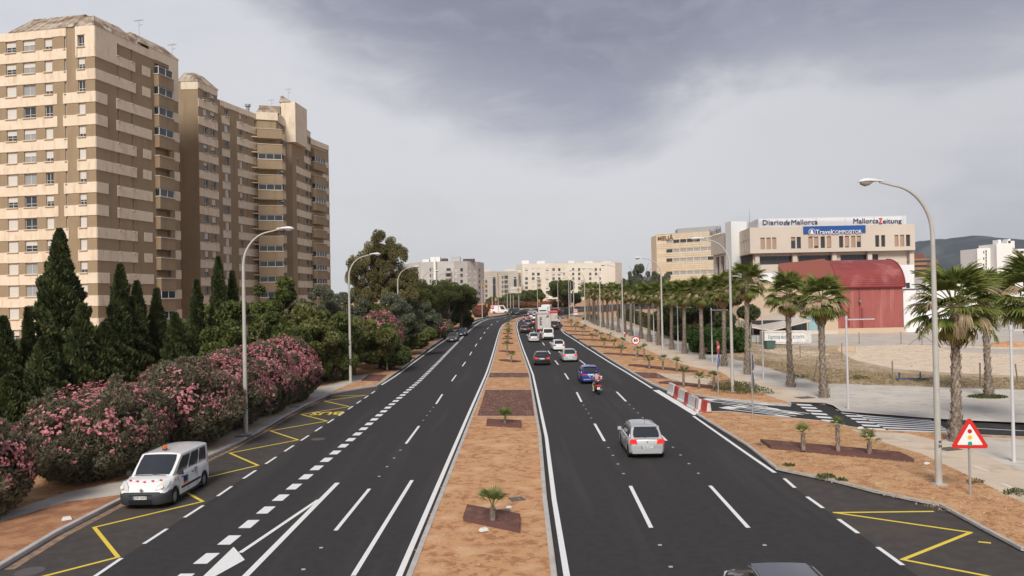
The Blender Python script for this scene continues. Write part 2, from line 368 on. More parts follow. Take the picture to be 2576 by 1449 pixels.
# gravel beds
def gq(name, pts, dz=.128, m=mRedG): return sheet(name, GL(pts, .12), dz, m)
gq('gravel_bed', [(1221.5, 981), (1336, 981), (1344, 1046.3), (1201, 1046.3)]); gq('gravel_bed', [(1232, 938), (1330, 938), (1331.5, 949.5), (1229.5, 949.5)])
gq('gravel_bed', [(1593, 936), (1650, 938.3), (1682, 953), (1615, 951)]); gq('gravel_bed', [(927, 942.5), (975, 942.8), (955, 959), (907, 958.5)])
eb = MB()
for a in ([(1221, 979.5), (1337, 979.5)], [(1200.5, 1047.5), (1346, 1047.5)], [(1232, 936.5), (1330, 936.5)], [(1229, 951), (1332, 951)], [(1652, 936.5), (1700, 940), (1790, 950)], [(1590, 934.5), (1652, 936.5), (1686, 953.8), (1612, 952.6)], [(1686, 953.8), (1745, 968), (1800, 975)], [(905, 960), (960, 960.5)], [(927, 941), (978, 941.5)]):
    ribbon(eb, GL(a, .12), .14, .132)
struct('edging_strip', eb.mesh('edging_strip', mEdge))
gq('concrete_apron', [(1654, 938), (1700, 941), (1786, 950), (1800, 975), (1745, 967), (1687, 953)], .129, mPath); gq('concrete_apron', [(878, 947), (927, 941.5), (907, 958.5), (868, 955)], .129, mConc)
mCor = mat('rusty_edging', (.14, .07, .065), .8)
def strip(x0, y0, x1, y1, w=.9, h=.10):
    a, b = G(x0, y0, .12), G(x1, y1, .12); d = (b-a).normalized(); n = Vector((-d.y, d.x))*w/2
    return [a-n, b-n, b+n, a+n]
BEDS = [GL([(1175.4, 1280), (1309, 1304.5), (1308, 1341), (1165, 1311.5)], .12), GL([(1225.3, 1060), (1311.5, 1063.7), (1312, 1076.7), (1223.5, 1071.8)], .12), GL([(1912.8, 1112.6), (1939, 1130), (2200.8, 1154.5), (2300, 1163.9), (2263.6, 1145), (2026.3, 1123)], .12),
  strip(1262, 906.5, 1303, 911), strip(1259, 884, 1290, 886, .7), strip(1264, 864.5, 1290, 864.5, .7), strip(1265, 852.5, 1288, 852.5, .7), strip(1266, 839.5, 1287, 840, .6), strip(1268, 829.5, 1288, 829.8, .6), strip(1270, 821, 1288, 821, .6), strip(1276, 808.5, 1296, 808.5, .6),
  strip(1589.6, 919.5, 1745.7, 936.3, 1.0), strip(1667.7, 963, 1865, 983, 1.1), strip(1523, 890, 1632, 897, .9), strip(1476, 871.5, 1572, 876.5, .9), strip(1453, 854, 1538, 858, .8), strip(1434, 842.5, 1502, 845, .8), strip(1424, 833, 1482, 835, .7), strip(1414, 821, 1462, 823, .6), strip(1420, 810.5, 1445, 811, .5),
  strip(953, 928, 1005, 931, .8), strip(1007, 901.5, 1040, 903, .8), strip(1044, 877.5, 1080, 879, .7), strip(1094, 848.5, 1122, 849, .6), strip(1115, 835.5, 1140, 836, .6), strip(1128, 827.5, 1153, 828, .6), strip(1150, 818, 1176, 817, .6)]
for i, p in enumerate(BEDS):
    hgt = .16 if i < 3 else .13
    me = sheetmesh('planting_bed', p, .12+hgt, mRedG)
    s = MB(); n = len(p)
    s.add([(a.x, a.y, T(a.y)+.1) for a in p]+[(a.x, a.y, T(a.y)+.13+hgt) for a in p], [(k, (k+1) % n, n+(k+1) % n, n+k) for k in range(n)])
    o = struct('planting_bed', me); e = obj('edging', s.mesh('edging', mCor), o)
# ------------------------------------------------------------------ markings
W = MB(); Y = MB(); dz = .008
wl = lambda pts, near=0, sm=0: extend(smooth(GL(pts), sm) if sm else GL(pts), near) if near else (smooth(GL(pts), sm) if sm else GL(pts))
mlc = offs(gML, -.24); mrc = offs(gMR, .27)
ribbon(W, mlc, .18, dz); ribbon(W, mrc, .18, dz)
eL = [(960, 968.5), (999.9, 943), (1046.7, 907), (1093.6, 873.3), (1120.9, 855), (1163.9, 827), (1182, 816), (1203, 806.5), (1223.8, 801.4), (1242, 798.5)]
ribbon(W, wl(eL, 0, 1), .18, dz)
dashes(W, gbay, 1., 1.6, 2.95, .13, dz)
for c in [(wl([(1418.3, 838.2), (1453, 859.9), (1496.4, 888), (1539.8, 915.2), (1583.2, 941.2), (1640.7, 977)]), .2), (wl([(1410, 811), (1413, 815), (1421, 820.8), (1411, 829.5), (1418.3, 838.2)]), .16), (wl([(1430, 803.5), (1411, 806), (1410, 811)]), .14), (wl([(1744.7, 1047), (1886.6, 1146.5), (1949.4, 1189.4)]), .17)]:
    ribbon(W, c[0], c[1], dz)
ribbon(W, wl([(1650, 981.5), (1754, 1044)]), .5, dz+.002)
dashes(W, rbx, .55, 1.55, 2.9, .14, dz)
gB = extend(wl([(843.9, 1335), (928.9, 1230.5), (1022.5, 1114.7), (1054.8, 1071), (1098.7, 1013.8), (1114.3, 989.5), (1145, 947), (1171.7, 909.2), (1186, 886.3), (1197.2, 868.6), (1212.9, 845.9), (1224.3, 829), (1236.8, 816.5), (1256.3, 806.1), (1275, 800.5), (1300, 795)]), 15.2)
dashes(W, gB, 0., 5.6, 15.2, .14, dz, end=along(gB)[-1]-8)
L1 = [(1638, 1328), (1586, 1223), (1520.5, 1109.5), (1495, 1064.5), (1462, 1009.6), (1450, 985.2), (1421, 940), (1398, 909), (1377, 880), (1362, 857), (1349, 843), (1340, 829), (1338, 815), (1345, 805), (1358, 798)]
L2 = [(1882.6, 1328), (1790, 1226), (1675, 1107.5), (1574, 1009), (1550, 984.6), (1471, 915.8), (1457, 905), (1438, 890), (1408, 869), (1394, 857), (1376, 845), (1362, 832), (1356, 818), (1362, 806), (1375, 799)]
for l in (L1, L2):
    g = extend(GL(l), 15.2); dashes(W, g, 0., 5.6, 15.2, .145, dz, end=along(g)[-1]-10)
gC = extend(wl([(510, 1413), (620.5, 1323.8), (738, 1226), (822, 1156.5), (901.3, 1090.3), (969, 1031.4), (1017.7, 990), (1053.9, 959.2), (1093.6, 920), (1130, 882.4), (1148.3, 864.2), (1163.9, 847.2), (1179.5, 832.9), (1195, 819.9), (1210.8, 809.5), (1226.5, 803.5), (1247.3, 799.9), (1266, 797.5)]), 4)
dashes(W, gC, 0.3, .95, 1.75, .42, dz)
ribbon(W, GL([(888.4, 1448.8), (1036.5, 1208.3)]), .15, dz); ribbon(W, extend(GL([(618.3, 1448.8), (849, 1214.8)]), 5), .2, dz); ribbon(W, GL([(604, 1391), (801.2, 1257.5)]), .15, dz+.002)
ah = GL([(587.8, 1376.5), (616, 1409), (470, 1490)]); W.add([(p.x, p.y, dz+.004) for p in ah], [(0, 1, 2)])
# small reflective studs
St = MB()
for g in (extend(GL(L1), 15.2), extend(GL(L2), 15.2), gB):
    cu_ = along(g)
    for k in range(26):
        s = 2+k*1.9
        ph = (s % 15.2)
        if ph < 6.1: continue
        p = sub(g, cu_, s, s+.1)[0]; St.box((p.x, p.y, dz+.012), (.11, .08, .018))
struct('road_studs', St.mesh('road_studs', mat('stud', (.45, .45, .44), .5)))
# zigzags
z1 = [(60, 1463), (297, 1402), (237, 1327), (510, 1262), (437, 1221), (648.8, 1171), (577.8, 1140), (749.8, 1107), (680, 1084), (823, 1059.3), (757.7, 1043), (878.8, 1023), (815, 1009), (921, 994.4), (834, 997)]
z2 = [(2345.6, 1287), (2099.6, 1290), (2441.6, 1340), (2270.6, 1408.2), (2480, 1449), (2640, 1482)]
for z in (z1, z2):
    g = GL(z)
    for k, (a, b) in enumerate(zip(g, g[1:])):
        d = (b-a).normalized()*.05; ribbon(Y, [a-d, b+d], .13, dz+(.002 if k % 2 else 0), step=50)
ribbon(Y, GL([(2461, 1363.5), (2493, 1366.5)]), .13, dz)
bus = textmesh('BUS', 1.9, .0, .045); c = G(823, 1040)
bus.transform(Matrix.Translation((c.x, c.y, .016)) @ Matrix.Rotation(R(182), 4, 'Z') @ Matrix.Diagonal((.68, 1.0, 1, 1))); bus.materials.clear(); bus.materials.append(mYel)
struct('bus_lettering', bus)
# side road: centre line, STOP letterings, cycle crossing and zebra
ribbon(W, GL([(1815, 1040 - 24), (1993.6, 1038.6)]), .12, dz)
for (px, py, s) in ((1868, 1012.5, 1), (1931, 1034, 0)):
    c = G(px, py); t = textmesh('STOP', 2.2, 0, .05)
    d = (G(1993.6, 1038.6)-G(1815, 1016)); an = math.atan2(d.y, d.x)+math.pi/2
    t.transform(Matrix.Translation((c.x, c.y, .014)) @ Matrix.Rotation(an, 4, 'Z') @ Matrix.Diagonal((.50, 3.4, 1, 1)))
    t.materials.clear(); t.materials.append(mWhite); struct('stop_lettering', t)
def blocks(A, B, A2, B2, n, fill=.5, z=dz):
    for k in range(n):
        f0 = (k+.5-fill/2)/n; f1 = (k+.5+fill/2)/n
        q = [A.lerp(B, f0), A.lerp(B, f1), A2.lerp(B2, f1), A2.lerp(B2, f0)]
        W.add([(p.x, p.y, z) for p in q], [(0, 1, 2, 3)])
A = G(1999, 1014.5); B = G(2092, 1072); A2 = G(2036, 1016); B2 = G(2135, 1075.5); blocks(A, B, A2, B2, 7)
A = G(2099, 1028.5); B = G(2192, 1083.5); A2 = G(2139, 1030.5); B2 = G(2236, 1085.5); blocks(A, B, A2, B2, 7)
A = G(2128, 1031); B = G(2244, 1086.5); A2 = G(2333, 1050.8); B2 = G(2398, 1089.5); blocks(A, B, A2, B2, 9, .5)
ribbon(W, GL([(2423, 1076), (2650, 1088)]), .12, dz)
struct('white_road_markings', W.mesh('white_road_markings', mWhite)); struct('yellow_zigzag_markings', Y.mesh('yellow_zigzag_markings', mYel))
PW = MB()
for a in ([(1810, 955), (1865, 975)], [(2252, 1101), (2284, 1109)], [(2341, 1133), (2380, 1143)], [(2450, 1173), (2487, 1186)], [(2520, 1217), (2558, 1232)], [(2052, 1003 - 3), (2053, 1004 - 3)]):
    ribbon(PW, GL(a, .12), .1, .132)
for a in ([(1842, 978 - 2), (1862, 984 - 2)], [(1920, 997 - 6), (1946, 1003 - 6)]):
    ribbon(PW, GL(a, .12), .08, .133)
struct('path_markings', PW.mesh('path_markings', mWhite))
# covers, drains, debris
mDk = mat('cast_iron', (.16, .14, .12), .7, metal=.3)
for (px, py, sx_, sy_) in ((1300, 1256, .55, .5), (1268, 1285, .4, .35), (1283, 1063, .5, .5), (2025, 1000.5, 1.2, .9), (1840, 976, .6, .4), (1790, 960, .5, .4), (2388, 1130, .9, .7), (1925, 1117, 1.0, .5), (612, 1098, .9, .45), (740, 1024, .7, .4), (1775, 945, .7, .4), (1723, 921, .6, .4)):
    p = G(px, py, .12); q = MB(); q.box((p.x, p.y, .138), (sx_, sy_, .012), rz=.3); struct('inspection_cover', q.mesh('inspection_cover', mDk))
for (px, py, r_) in ((1228, 1110+35, .35), (75, 1440, .5)):
    p = G(px, py); q = MB()
for (px, py) in ((75, 1438), (800, 1107-2)):
    p = G(px, py); q = MB(); q.prism([(p.x+.4*math.cos(a*.5236), p.y+.4*math.sin(a*.5236)) for a in range(12)], .002, .012); struct('manhole_cover', q.mesh('manhole_cover', mat('manhole', (.11, .10, .095), .8)))
# far crossroads: pale islands and stripes
def far(name, pts, z, m): sheet(name, GL(pts), z, m)
far('traffic_island', [(1408, 798), (1420, 795.5), (1445, 798), (1470, 799.5), (1440, 801), (1420, 800.5)], .12, mSoil)
far('traffic_island', [(1432, 792.5), (1445, 787.5), (1480, 785), (1510, 786), (1500, 792), (1455, 793.5)], .12, mSoil)
FW = MB()
for a in ([(1356, 789), (1400, 783), (1471, 777)], [(1395, 792), (1425, 788.5)], [(1402, 798.5), (1420, 794.3), (1460, 796.8)], [(1204, 803-4), (1235, 796)], [(1285, 796.6-1), (1297, 794)], [(1310, 791.5), (1325, 790.5)], [(1280, 792.5), (1292, 791)], [(1262, 797.5), (1276, 795.5)]):
    ribbon(FW, GL(a), .35, .012)
struct('crossroads_markings', FW.mesh('crossroads_markings', mWhite))
# ------------------------------------------------------------------ buildings
mBrown = mat('brown_render', (.340, .255, .165), .9, (.315, .235, .15), .35, .35, .65, .1, 12., col3=(.285, .212, .14), n3s=.9, streak=(1., 1., .07))
mCream = mat('cream_render', (.78, .67, .53), .88, (.73, .615, .47), .6, .35, .65, .1, 12., col3=(.66, .53, .39), n3s=1.6, streak=(1., 1., .22))
mLedge = mat('ledge', (.64, .55, .44), .85)
mRoofT = mat('stained_roof_panels', (.42, .35, .28), .85, (.20, .13, .09), .55, .42, .62, .3, 6., detail=6, col3=(.50, .44, .37), n3s=.9)
mGlass = mat('window_glass', (.035, .042, .05), .12, spec=.6)
mGlassW = mat('curtained_glass', (.32, .33, .33), .25, spec=.5)
mFrame = mat('white_frame', (.62, .62, .60), .6)
mShut = mat('white_shutter', (.66, .63, .58), .7)
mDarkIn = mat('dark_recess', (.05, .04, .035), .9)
def uvec(P0, P1):
    d = Vector((P1[0]-P0[0], P1[1]-P0[1])); L = d.length; return d/L, L
def facade(root, P0, P1, z0, z1, holes, m, depth=.22, name='wall', m2=None):
    """wall from P0 to P1 (left to right seen from outside) with rectangular openings (t0,t1,za,zb)"""
    P0 = Vector(P0[:2]); P1 = Vector(P1[:2]); u, L = uvec(P0, P1); n = Vector((u.y, -u.x)); o = root.location
    xs = sorted({0., L}|{min(max(h[k], 0), L) for h in holes for k in (0, 1)}); zs = sorted({z0, z1}|{min(max(h[k], z0), z1) for h in holes for k in (2, 3)})
    mb = MB(); idx = {}
    def V(x, z, d=0.):
        k = (round(x, 3), round(z, 3), d)
        if k not in idx:
            p = P0+u*x-n*d; idx[k] = len(mb.v); mb.v.append((p.x-o.x, p.y-o.y, z-o.z))
        return idx[k]
    for i in range(len(xs)-1):
        for j in range(len(zs)-1):
            xm, zm = (xs[i]+xs[i+1])/2, (zs[j]+zs[j+1])/2
            if any(h[0] < xm < h[1] and h[2] < zm < h[3] for h in holes): continue
            mb.f.append((V(xs[i], zs[j]), V(xs[i+1], zs[j]), V(xs[i+1], zs[j+1]), V(xs[i], zs[j+1]))); mb.m.append(0)
    for h in holes:
        a, b, c, d = max(h[0], 0), min(h[1], L), h[2], h[3]
        q = [(a, c), (b, c), (b, d), (a, d)]
        for k in range(4):
            (x0, y0), (x1, y1) = q[k], q[(k+1) % 4]
            mb.f.append((V(x0, y0), V(x1, y1), V(x1, y1, depth), V(x0, y0, depth))); mb.m.append(0)
    me = bpy.data.meshes.new(name); me.from_pydata(mb.v, [], mb.f); me.materials.append(m)
    return obj(name, me, root)
WC = {}
def winmesh(kind, w, h):
    k = (kind, round(w, 2), round(h, 2))
    if k in WC: return WC[k]
    f = MB(); t = .06
    for a in ((0, w, 0, t), (0, w, h-t, h), (0, t, 0, h), (w-t, w, 0, h)): f.bx(a[0], a[1], -.03, .03, a[2], a[3])
    nb = 0 if kind in ('slit',) else max(1, int(round(w/.9))-1) if w > 1.1 else (1 if w > .8 else 0)
    for i in range(nb):
        x = w*(i+1)/(nb+1); f.bx(x-.03, x+.03, -.03, .03, 0, h)
    if kind == 'house' and h > 1.2: f.bx(0, w, -.03, .03, h*.3-.025, h*.3+.025)
    p = MB(); p.bx(.02, w-.02, .0, .02, .02, h-.02)
    pm = mGlassW if kind in ('pale',) else mGlass
    WC[k] = (f.mesh('window', mFrame if kind != 'dark' else mDarkFr), p.mesh('pane', pm)); return WC[k]
mDarkFr = mat('dark_frame', (.09, .07, .065), .6)
mShutB = mat('beige_shutter', (.44, .30, .22), .75)
SHC = {}
def window(root, P0, P1, h, kind='house', shut=None, depth=.2, shm=None, sill=0.):
    u, L = uvec(P0, P1); n = Vector((u.y, -u.x)); w = h[1]-h[0]; hh = h[3]-h[2]
    fm, pm = winmesh(kind, w, hh); o = obj('window', fm, root); p = Vector(P0[:2])+u*h[0]-n*(depth-.03); ro = root.location
    o.location = (p.x-ro.x, p.y-ro.y, h[2]-ro.z); o.rotation_euler = (0, 0, math.atan2(u.y, u.x))
    q = obj('pane', pm, o)
    if sill:
        k = ('sill', round(w, 2), sill)
        if k not in WC:
            a = MB(); e = .12 if w > .4 else .05; a.bx(-e, w+e, -(depth+sill), -depth+.12, -.1, .01); b = MB(); b.bx(-e, w+e, -(depth+.1), -depth+.1, .03, .12)
            WC[k] = (a.mesh('sill', mLedge), b.mesh('lintel', mLedge))
        obj('sill', WC[k][0], o); q = obj('lintel', WC[k][1], o); q.location = (0, 0, hh)
    if shut:
        k = (round(w, 2), round(hh*shut, 2), (shm or mShut).name)
        if k not in SHC:
            s = MB(); hs = hh*shut; nsl = max(2, int(hs/.16))
            for i in range(nsl): s.bx(.02, w-.02, -.055, -.035-.008*(i % 2), i*hs/nsl, (i+1)*hs/nsl-.012)
            s.bx(.02, w-.02, -.034, -.02, 0, hs)
            SHC[k] = s.mesh('shutter', shm or mShut)
        s = obj('shutter', SHC[k], o); s.location = (0, 0, hh*(1-shut))
    return o
def pbox(root, P0, P1, t0, t1, za, zb, proud, m, name='panel', back=.05):
    u, L = uvec(P0, P1); n = Vector((u.y, -u.x)); p = Vector(P0[:2])+u*((t0+t1)/2)+n*((proud-back)/2); ro = root.location
    mb = MB(); mb.box((p.x-ro.x, p.y-ro.y, (za+zb)/2-ro.z), (t1-t0, proud+back, zb-za), m, rz=math.atan2(u.y, u.x)); return mb.build(name, None, root)
def ledge(mb, root, P0, P1, t0, t1, z, proud=.12, hh=.09):
    u, L = uvec(P0, P1); n = Vector((u.y, -u.x)); p = Vector(P0[:2])+u*((t0+t1)/2)+n*(proud/2-.01); ro = root.location
    mb.box((p.x-ro.x, p.y-ro.y, z-ro.z), (t1-t0, proud+.02, hh), rz=math.atan2(u.y, u.x))
RW = random.Random(3)
ZT = 41.1; ST = 2.8; PAR = 42.2          # top of the top windows, storey height, parapet
NSt = 15
def rows(): return [(i, ZT-ST*i) for i in range(NSt)]
def pat(i): return 'P' if (i//2) % 2 == 0 else 'Q'
# --- near tower -----------------------------------------------------------
C0 = Vector((-50.9, 94.5)); CL = Vector((-72.0, 98.6)); C1 = Vector((-48.7, 104.0)); C2 = Vector((-47.35, 110.0))
tw = thing('apartment_tower', 'near end of the brown apartment block, its cream banded face turned to the camera', 'apartment block', (-58, 100, 0), group='brown and cream apartment towers')
def tcol(px, P0, P1, py=120): return onp(px, py, P0, P1)[0]
LF = (C0-CL).length
cols = [(-62, -35, 'shut'), (-30, -8, 'balc'), (15, 40, 'shut'), (58, 88, 'wide'), (112, 131, 'mix'), (161.5, 165, 'slit'), (196, 213, 'mix')]
holes = []; wins = []
for i, zt in rows():
    for a, b, k in cols:
        t0, t1 = tcol(a, CL, C0), tcol(b, CL, C0); hgt = 1.4 if k != 'slit' else 1.5
        hh = (t0, t1, zt-hgt, zt); holes.append(hh)
        if k == 'slit': wins.append((hh, 'slit', None))
        elif k == 'wide': wins.append((hh, 'pale' if RW.random() < .6 else 'house', None if RW.random() < .75 else .45))
        else: wins.append((hh, 'house', RW.choice([1., 1., 1., .7, .55, None]) if k == 'mix' else RW.choice([1., 1., 1., .97, .5])))
facade(tw, CL, C0, 0, PAR, holes, mBrown)
for h_, k, s in wins: window(tw, CL, C0, h_, k, s, sill=.2)
lg = MB()
for i, zt in rows():
    zs_ = zt-1.42; zl = zs_-1.32
    if i == 0:
        pbox(tw, CL, C0, 0, tcol(167, CL, C0), zt+.12, PAR+.02, .07, mCream); pbox(tw, CL, C0, tcol(190, CL, C0), LF, zt+.06, PAR+.02, .07, mCream)
        pbox(tw, CL, C0, tcol(190, CL, C0), tcol(196, CL, C0), zl, zt+.06, .07, mCream); pbox(tw, CL, C0, tcol(213, CL, C0), LF, zs_, zt+.06, .07, mCream)
    a = tcol(168 if pat(i) == 'P' else 143, CL, C0); b = tcol(191 if pat(i) == 'P' else 157.5, CL, C0)
    pbox(tw, CL, C0, 0, a, zl, zs_, .07, mCream); pbox(tw, CL, C0, b, LF, zl, zs_, .07, mCream)
# side facade
L1_ = (C1-C0).length
def sc(px, P0=C0, P1=C1, py=150): return onp(px, py, P0, P1)[0]
sl = [(293.5, 297.5), (328.5, 332.5)]
holes = [(sc(a), sc(b), zt-1.5, zt) for i, zt in rows() for a, b in sl]
facade(tw, C0, C1, 0, PAR, holes, mBrown)
for h_ in holes: window(tw, C0, C1, h_, 'slit', None, sill=.2)
for i, zt in rows():
    zs_ = zt-1.42; zl = zs_-1.32
    if i == 0: pbox(tw, C0, C1, 0, sc(294), zl, PAR+.02, .07, mCream); pbox(tw, C0, C1, sc(294), sc(339), zl, zt-1.5, .07, mCream); pbox(tw, C0, C1, sc(294), sc(386), zt+.02, PAR+.02, .07, mCream)
    elif pat(i) == 'P': pbox(tw, C0, C1, 0, sc(340), zl, zs_, .07, mCream)
    else: pbox(tw, C0, C1, 0, sc(268), zl, zs_, .07, mCream); pbox(tw, C0, C1, sc(291), sc(379), zl, zs_, .07, mCream)
    if pat(i) == 'P': pbox(tw, C0, C1, sc(357), sc(377), zl+.1, zs_, .05, mCream)
# balcony column of the near tower
L2_ = (C2-C1).length; s2 = lambda px: onp(px, 200, C1, C2)[0]
facade(tw, C1, C2, 0, PAR, [(s2(389), s2(424), zt-1.1-.55, zt-1.1+.75) for i, zt in rows()], mBrown, depth=.9)
pbox(tw, C1, C2, 0, L2_, ZT+.1, PAR+.35, .08, mCream); pbox(tw, C1, C2, s2(425), L2_, ZT-4.6, ZT+.1, .08, mCream)
def balcony(root, P0, P1, t0, t1, zf, proud, enclosed, hp=1.55, m=None, nm='balcony'):
    u, L = uvec(P0, P1); n = Vector((u.y, -u.x)); ro = root.location; p = Vector(P0[:2])+u*((t0+t1)/2)+n*(proud/2); rz = math.atan2(u.y, u.x)
    mb = MB(); mb.box((p.x-ro.x, p.y-ro.y, zf+hp/2-ro.z), (t1-t0, proud, hp), rz=rz); b = mb.build(nm, m or mBrown, root)
    lb = MB(); lb.box((p.x-ro.x, p.y-ro.y, zf+hp+.05-ro.z), (t1-t0+.15, proud+.16, .10), rz=rz); lb.build('coping', mLedge, b)
    if enclosed:
        hw = ST-hp-.12; fr = MB(); nx = max(2, int((t1-t0)/1.1)); pn = MB()
        pn.box((p.x-ro.x, p.y-ro.y, zf+hp+.1+hw/2-ro.z), (t1-t0-.3, proud-.25, hw), rz=rz); pn.build('glazing', mGlass, b)
        for k in range(nx+1):
            q = Vector(P0[:2])+u*(t0+.12+(t1-t0-.24)*k/nx)+n*(proud-.1); fr.box((q.x-ro.x, q.y-ro.y, zf+hp+.1+hw/2-ro.z), (.07, .09, hw), rz=rz)
        for zz in (zf+hp+.13, zf+hp+hw+.06): fr.box((p.x-ro.x+n.x*0, p.y-ro.y, zz-ro.z), (t1-t0-.2, proud-.15, .07), rz=rz)
        fr.build('glazing_frame', mFrame, b)
    return b
enc = [1, 1, 1, 1, 0, 0, 1, 0, 0, 0, 0, 1, 1, 0, 1]
for i, zt in rows(): balcony(tw, C1, C2, s2(387), s2(425), zt-2.1-ST+1.3, .75, enc[i], 1.6)
for i, zt in rows():
    zs_ = zt-1.42
    if i > 1: pbox(tw, C1, C2, s2(435), s2(449), zs_-.55, zs_+.75, .05, mCream)
# body: back walls and roof deck, mansard roofs
def inset(poly, d):
    P = [Vector((p[0], p[1])) for p in poly]; n = len(P); A = sum(P[i].x*P[(i+1) % n].y-P[(i+1) % n].x*P[i].y for i in range(n)); s = 1 if A > 0 else -1; out = []
    for i in range(n):
        a, b, c = P[i-1], P[i], P[(i+1) % n]; e1 = (b-a).normalized(); e2 = (c-b).normalized()
        n1 = Vector((-e1.y, e1.x))*s; n2 = Vector((-e2.y, e2.x))*s; m_ = n1+n2
        m_ = m_/max(.35, m_.dot(n1)) if m_.length > 1e-4 else n1
        out.append(b+m_*d)
    return out
def body(root, poly, z0, z1, m, name='roof_deck'):
    ro = root.location
    if name == 'core': poly = inset(poly, .45)
    mb = MB(); mb.prism([(p[0]-ro.x, p[1]-ro.y) for p in poly], z0-ro.z, z1-ro.z); return mb.build(name, m, root)
def hip(root, P0, P1, t0, t1, zb, zt, dep, inl, inr, inb=None, m=None, name='roof', ov=.12):
    """sloping roof over the facade line: rises inwards from the eaves"""
    u, L = uvec(P0, P1); n = Vector((u.y, -u.x)); ro = root.location; inb = inb or dep*.45
    def p(t, d, z): q = Vector(P0[:2])+u*t-n*d; return (q.x-ro.x, q.y-ro.y, z-ro.z)
    v = [p(t0-ov, -ov, zb), p(t1+ov, -ov, zb), p(t1+ov, dep, zb), p(t0-ov, dep, zb), p(t0+inl, inb, zt), p(t1-inr, inb, zt), p(t1-inr, dep-.3, zt), p(t0+inl, dep-.3, zt)]
    r = obj(name, None) if 0 else None
    mb = MB(); mb.add(v, [(0, 1, 5, 4), (1, 2, 6, 5), (2, 3, 7, 6), (3, 0, 4, 7), (4, 5, 6, 7), (3, 2, 1, 0)])
    o = mb.build(name, m or mRoofT, root)
    pl = MB(); nr = max(2, int((t1-t0)/1.0))       # raised seams between the sheets
    for k in range(nr+1):
        f = k/nr; a = Vector(v[0]).lerp(Vector(v[1]), f); b = Vector(v[4]).lerp(Vector(v[5]), f); pl.tube([a+Vector((0, 0, .03)), b+Vector((0, 0, .03))], .035, 4)
    pl.build('roof_seams', mRoofT, o); return o
body(tw, [C0, C1, C2, (-62, 112), (-74, 108), CL], 0.1, PAR-.1, mBrown, 'core')
PARM = MB()
hip(tw, CL, C0, tcol(26, CL, C0), tcol(184, CL, C0), PAR+.02, PAR+2.4, 4.5, 1.6, .05, 2.2)
hip(tw, C0, C1, 0, sc(352), PAR+.02, PAR+1.9, 5.2, 1.6, 2.2, 1.5)
hip(tw, C1, C2, s2(380)-2.4, L2_, PAR+.37, PAR+2.0, 5, .4, 1.2, 1.5)
# --- middle tower ---------------------------------------------------------
D0 = Vector((-54, 119.5)); D1 = Vector((-48.36, 119.5)); D2 = Vector((-47.3, 124.6)); E0 = Vector((-49.6, 129.0)); E1 = Vector((-46.45, 141.0))
tm = thing('apartment_tower', 'narrow brown tower with paired windows beside a blank shaded wall', 'apartment block', (-52, 122, 0), group='brown and cream apartment towers')
facade(tm, D0, D1, 0, PAR, [], mBrown)
pbox(tm, D0, D1, 3., (D1-D0).length, ZT-.1, PAR+.02, .06, mCream)
sm_ = lambda px, py=300: onp(px, py, D1, D2)[0]
LM = (D2-D1).length
pairs = [(511, 521), (530, 541)]
holes = [(sm_(a), sm_(b), zt-1.35, zt) for i, zt in rows() for a, b in pairs]
facade(tm, D1, D2, 0, PAR, holes, mBrown)
lg = MB()
for h_ in holes: window(tm, D1, D2, h_, 'house', RW.choice([None, None, .4, None, .7]), sill=.26)
for i, zt in rows():
    pbox(tm, D1, D2, 0, LM, zt-1.46-1.28, zt-1.46, .07, mCream)
pbox(tm, D1, D2, 0, LM, ZT+.15, PAR+.02, .07, mCream)
body(tm, [D0, D1, D2, (-50, 130), (-56, 129)], .1, PAR-.1, mBrown, 'core')
hip(tm, D0, D1, 2.6, (D1-D0).length, PAR+.02, PAR+1.9, 4.5, .3, 1.6, 1.7); hip(tm, D1, D2, 0, LM+.1, PAR+.02, PAR+1.9, 3.8, 1.4, 1.6, 1.6)
# --- rear block -----------------------------------------------------------
tr = thing('apartment_tower', 'long rear part of the brown block with stacked corner balconies, ending against open sky', 'apartment block', (-48, 145, 0), group='brown and cream apartment towers')
LE = (E1-E0).length; se = lambda px, py=380: onp(px, py, E0, E1)[0]
ec = [(565.5, 575, 'w'), (602.5, 610, 'w'), (619.5, 622, 's'), (641, 649, 'w')]
holes = []; lg = MB()
for i, zt in rows():
    for a, b, k in ec: holes.append((se(a), se(b), zt-1.4, zt))
facade(tr, E0, E1, 0, PAR, holes, mBrown)
for j, h_ in enumerate(holes):
    k = ec[j % 4][2]; window(tr, E0, E1, h_, 'slit' if k == 's' else 'house', None if k == 's' else RW.choice([None, 1., 1., .6, None]), sill=.22)
for i, zt in rows():
    pbox(tr, E0, E1, se(558), se(578), zt-2.75, zt-1.46, .07, mCream); pbox(tr, E0, E1, se(597), LE, zt-2.75, zt-1.46, .07, mCream)
pbox(tr, E0, E1, se(556), LE, ZT+.2, PAR+.02, .07, mCream)
F0_ = Vector((-43.15, 142.2)); F1_ = Vector((-43.0, 147.2)); G0_ = Vector((-41.85, 147.6)); G1_ = Vector((-40.9, 157.8)); H1_ = Vector((-39.0, 165.5))
facade(tr, E1, F0_, 0, PAR, [], mBrown)
LB = (F0_-E1).length
for i, zt in rows():     # corner balconies, each wrapping the corner
    b = balcony(tr, E1, F0_, .1, LB+.9, zt-2.1-ST+1.3, 1.9, [0, 0, 1, 0, 1, 0, 1, 0, 1, 1, 1, 1, 1, 1, 1][i], 1.65)
    pbox(tr, E1, F0_, -.9, .1, zt-2.1-ST+1.3+.2, zt-2.1-ST+1.45+.2, 1.4, mLedge, 'slab')
pbox(tr, E1, F0_, 0, LB+.3, ZT+.1, PAR+.4, .25, mCream); 
LFz = (F1_-F0_).length; sf = lambda px, py=400: onp(px, py, F0_, F1_)[0]
holes = [(sf(701), sf(714), zt-1.35, zt-.05) for i, zt in rows()]
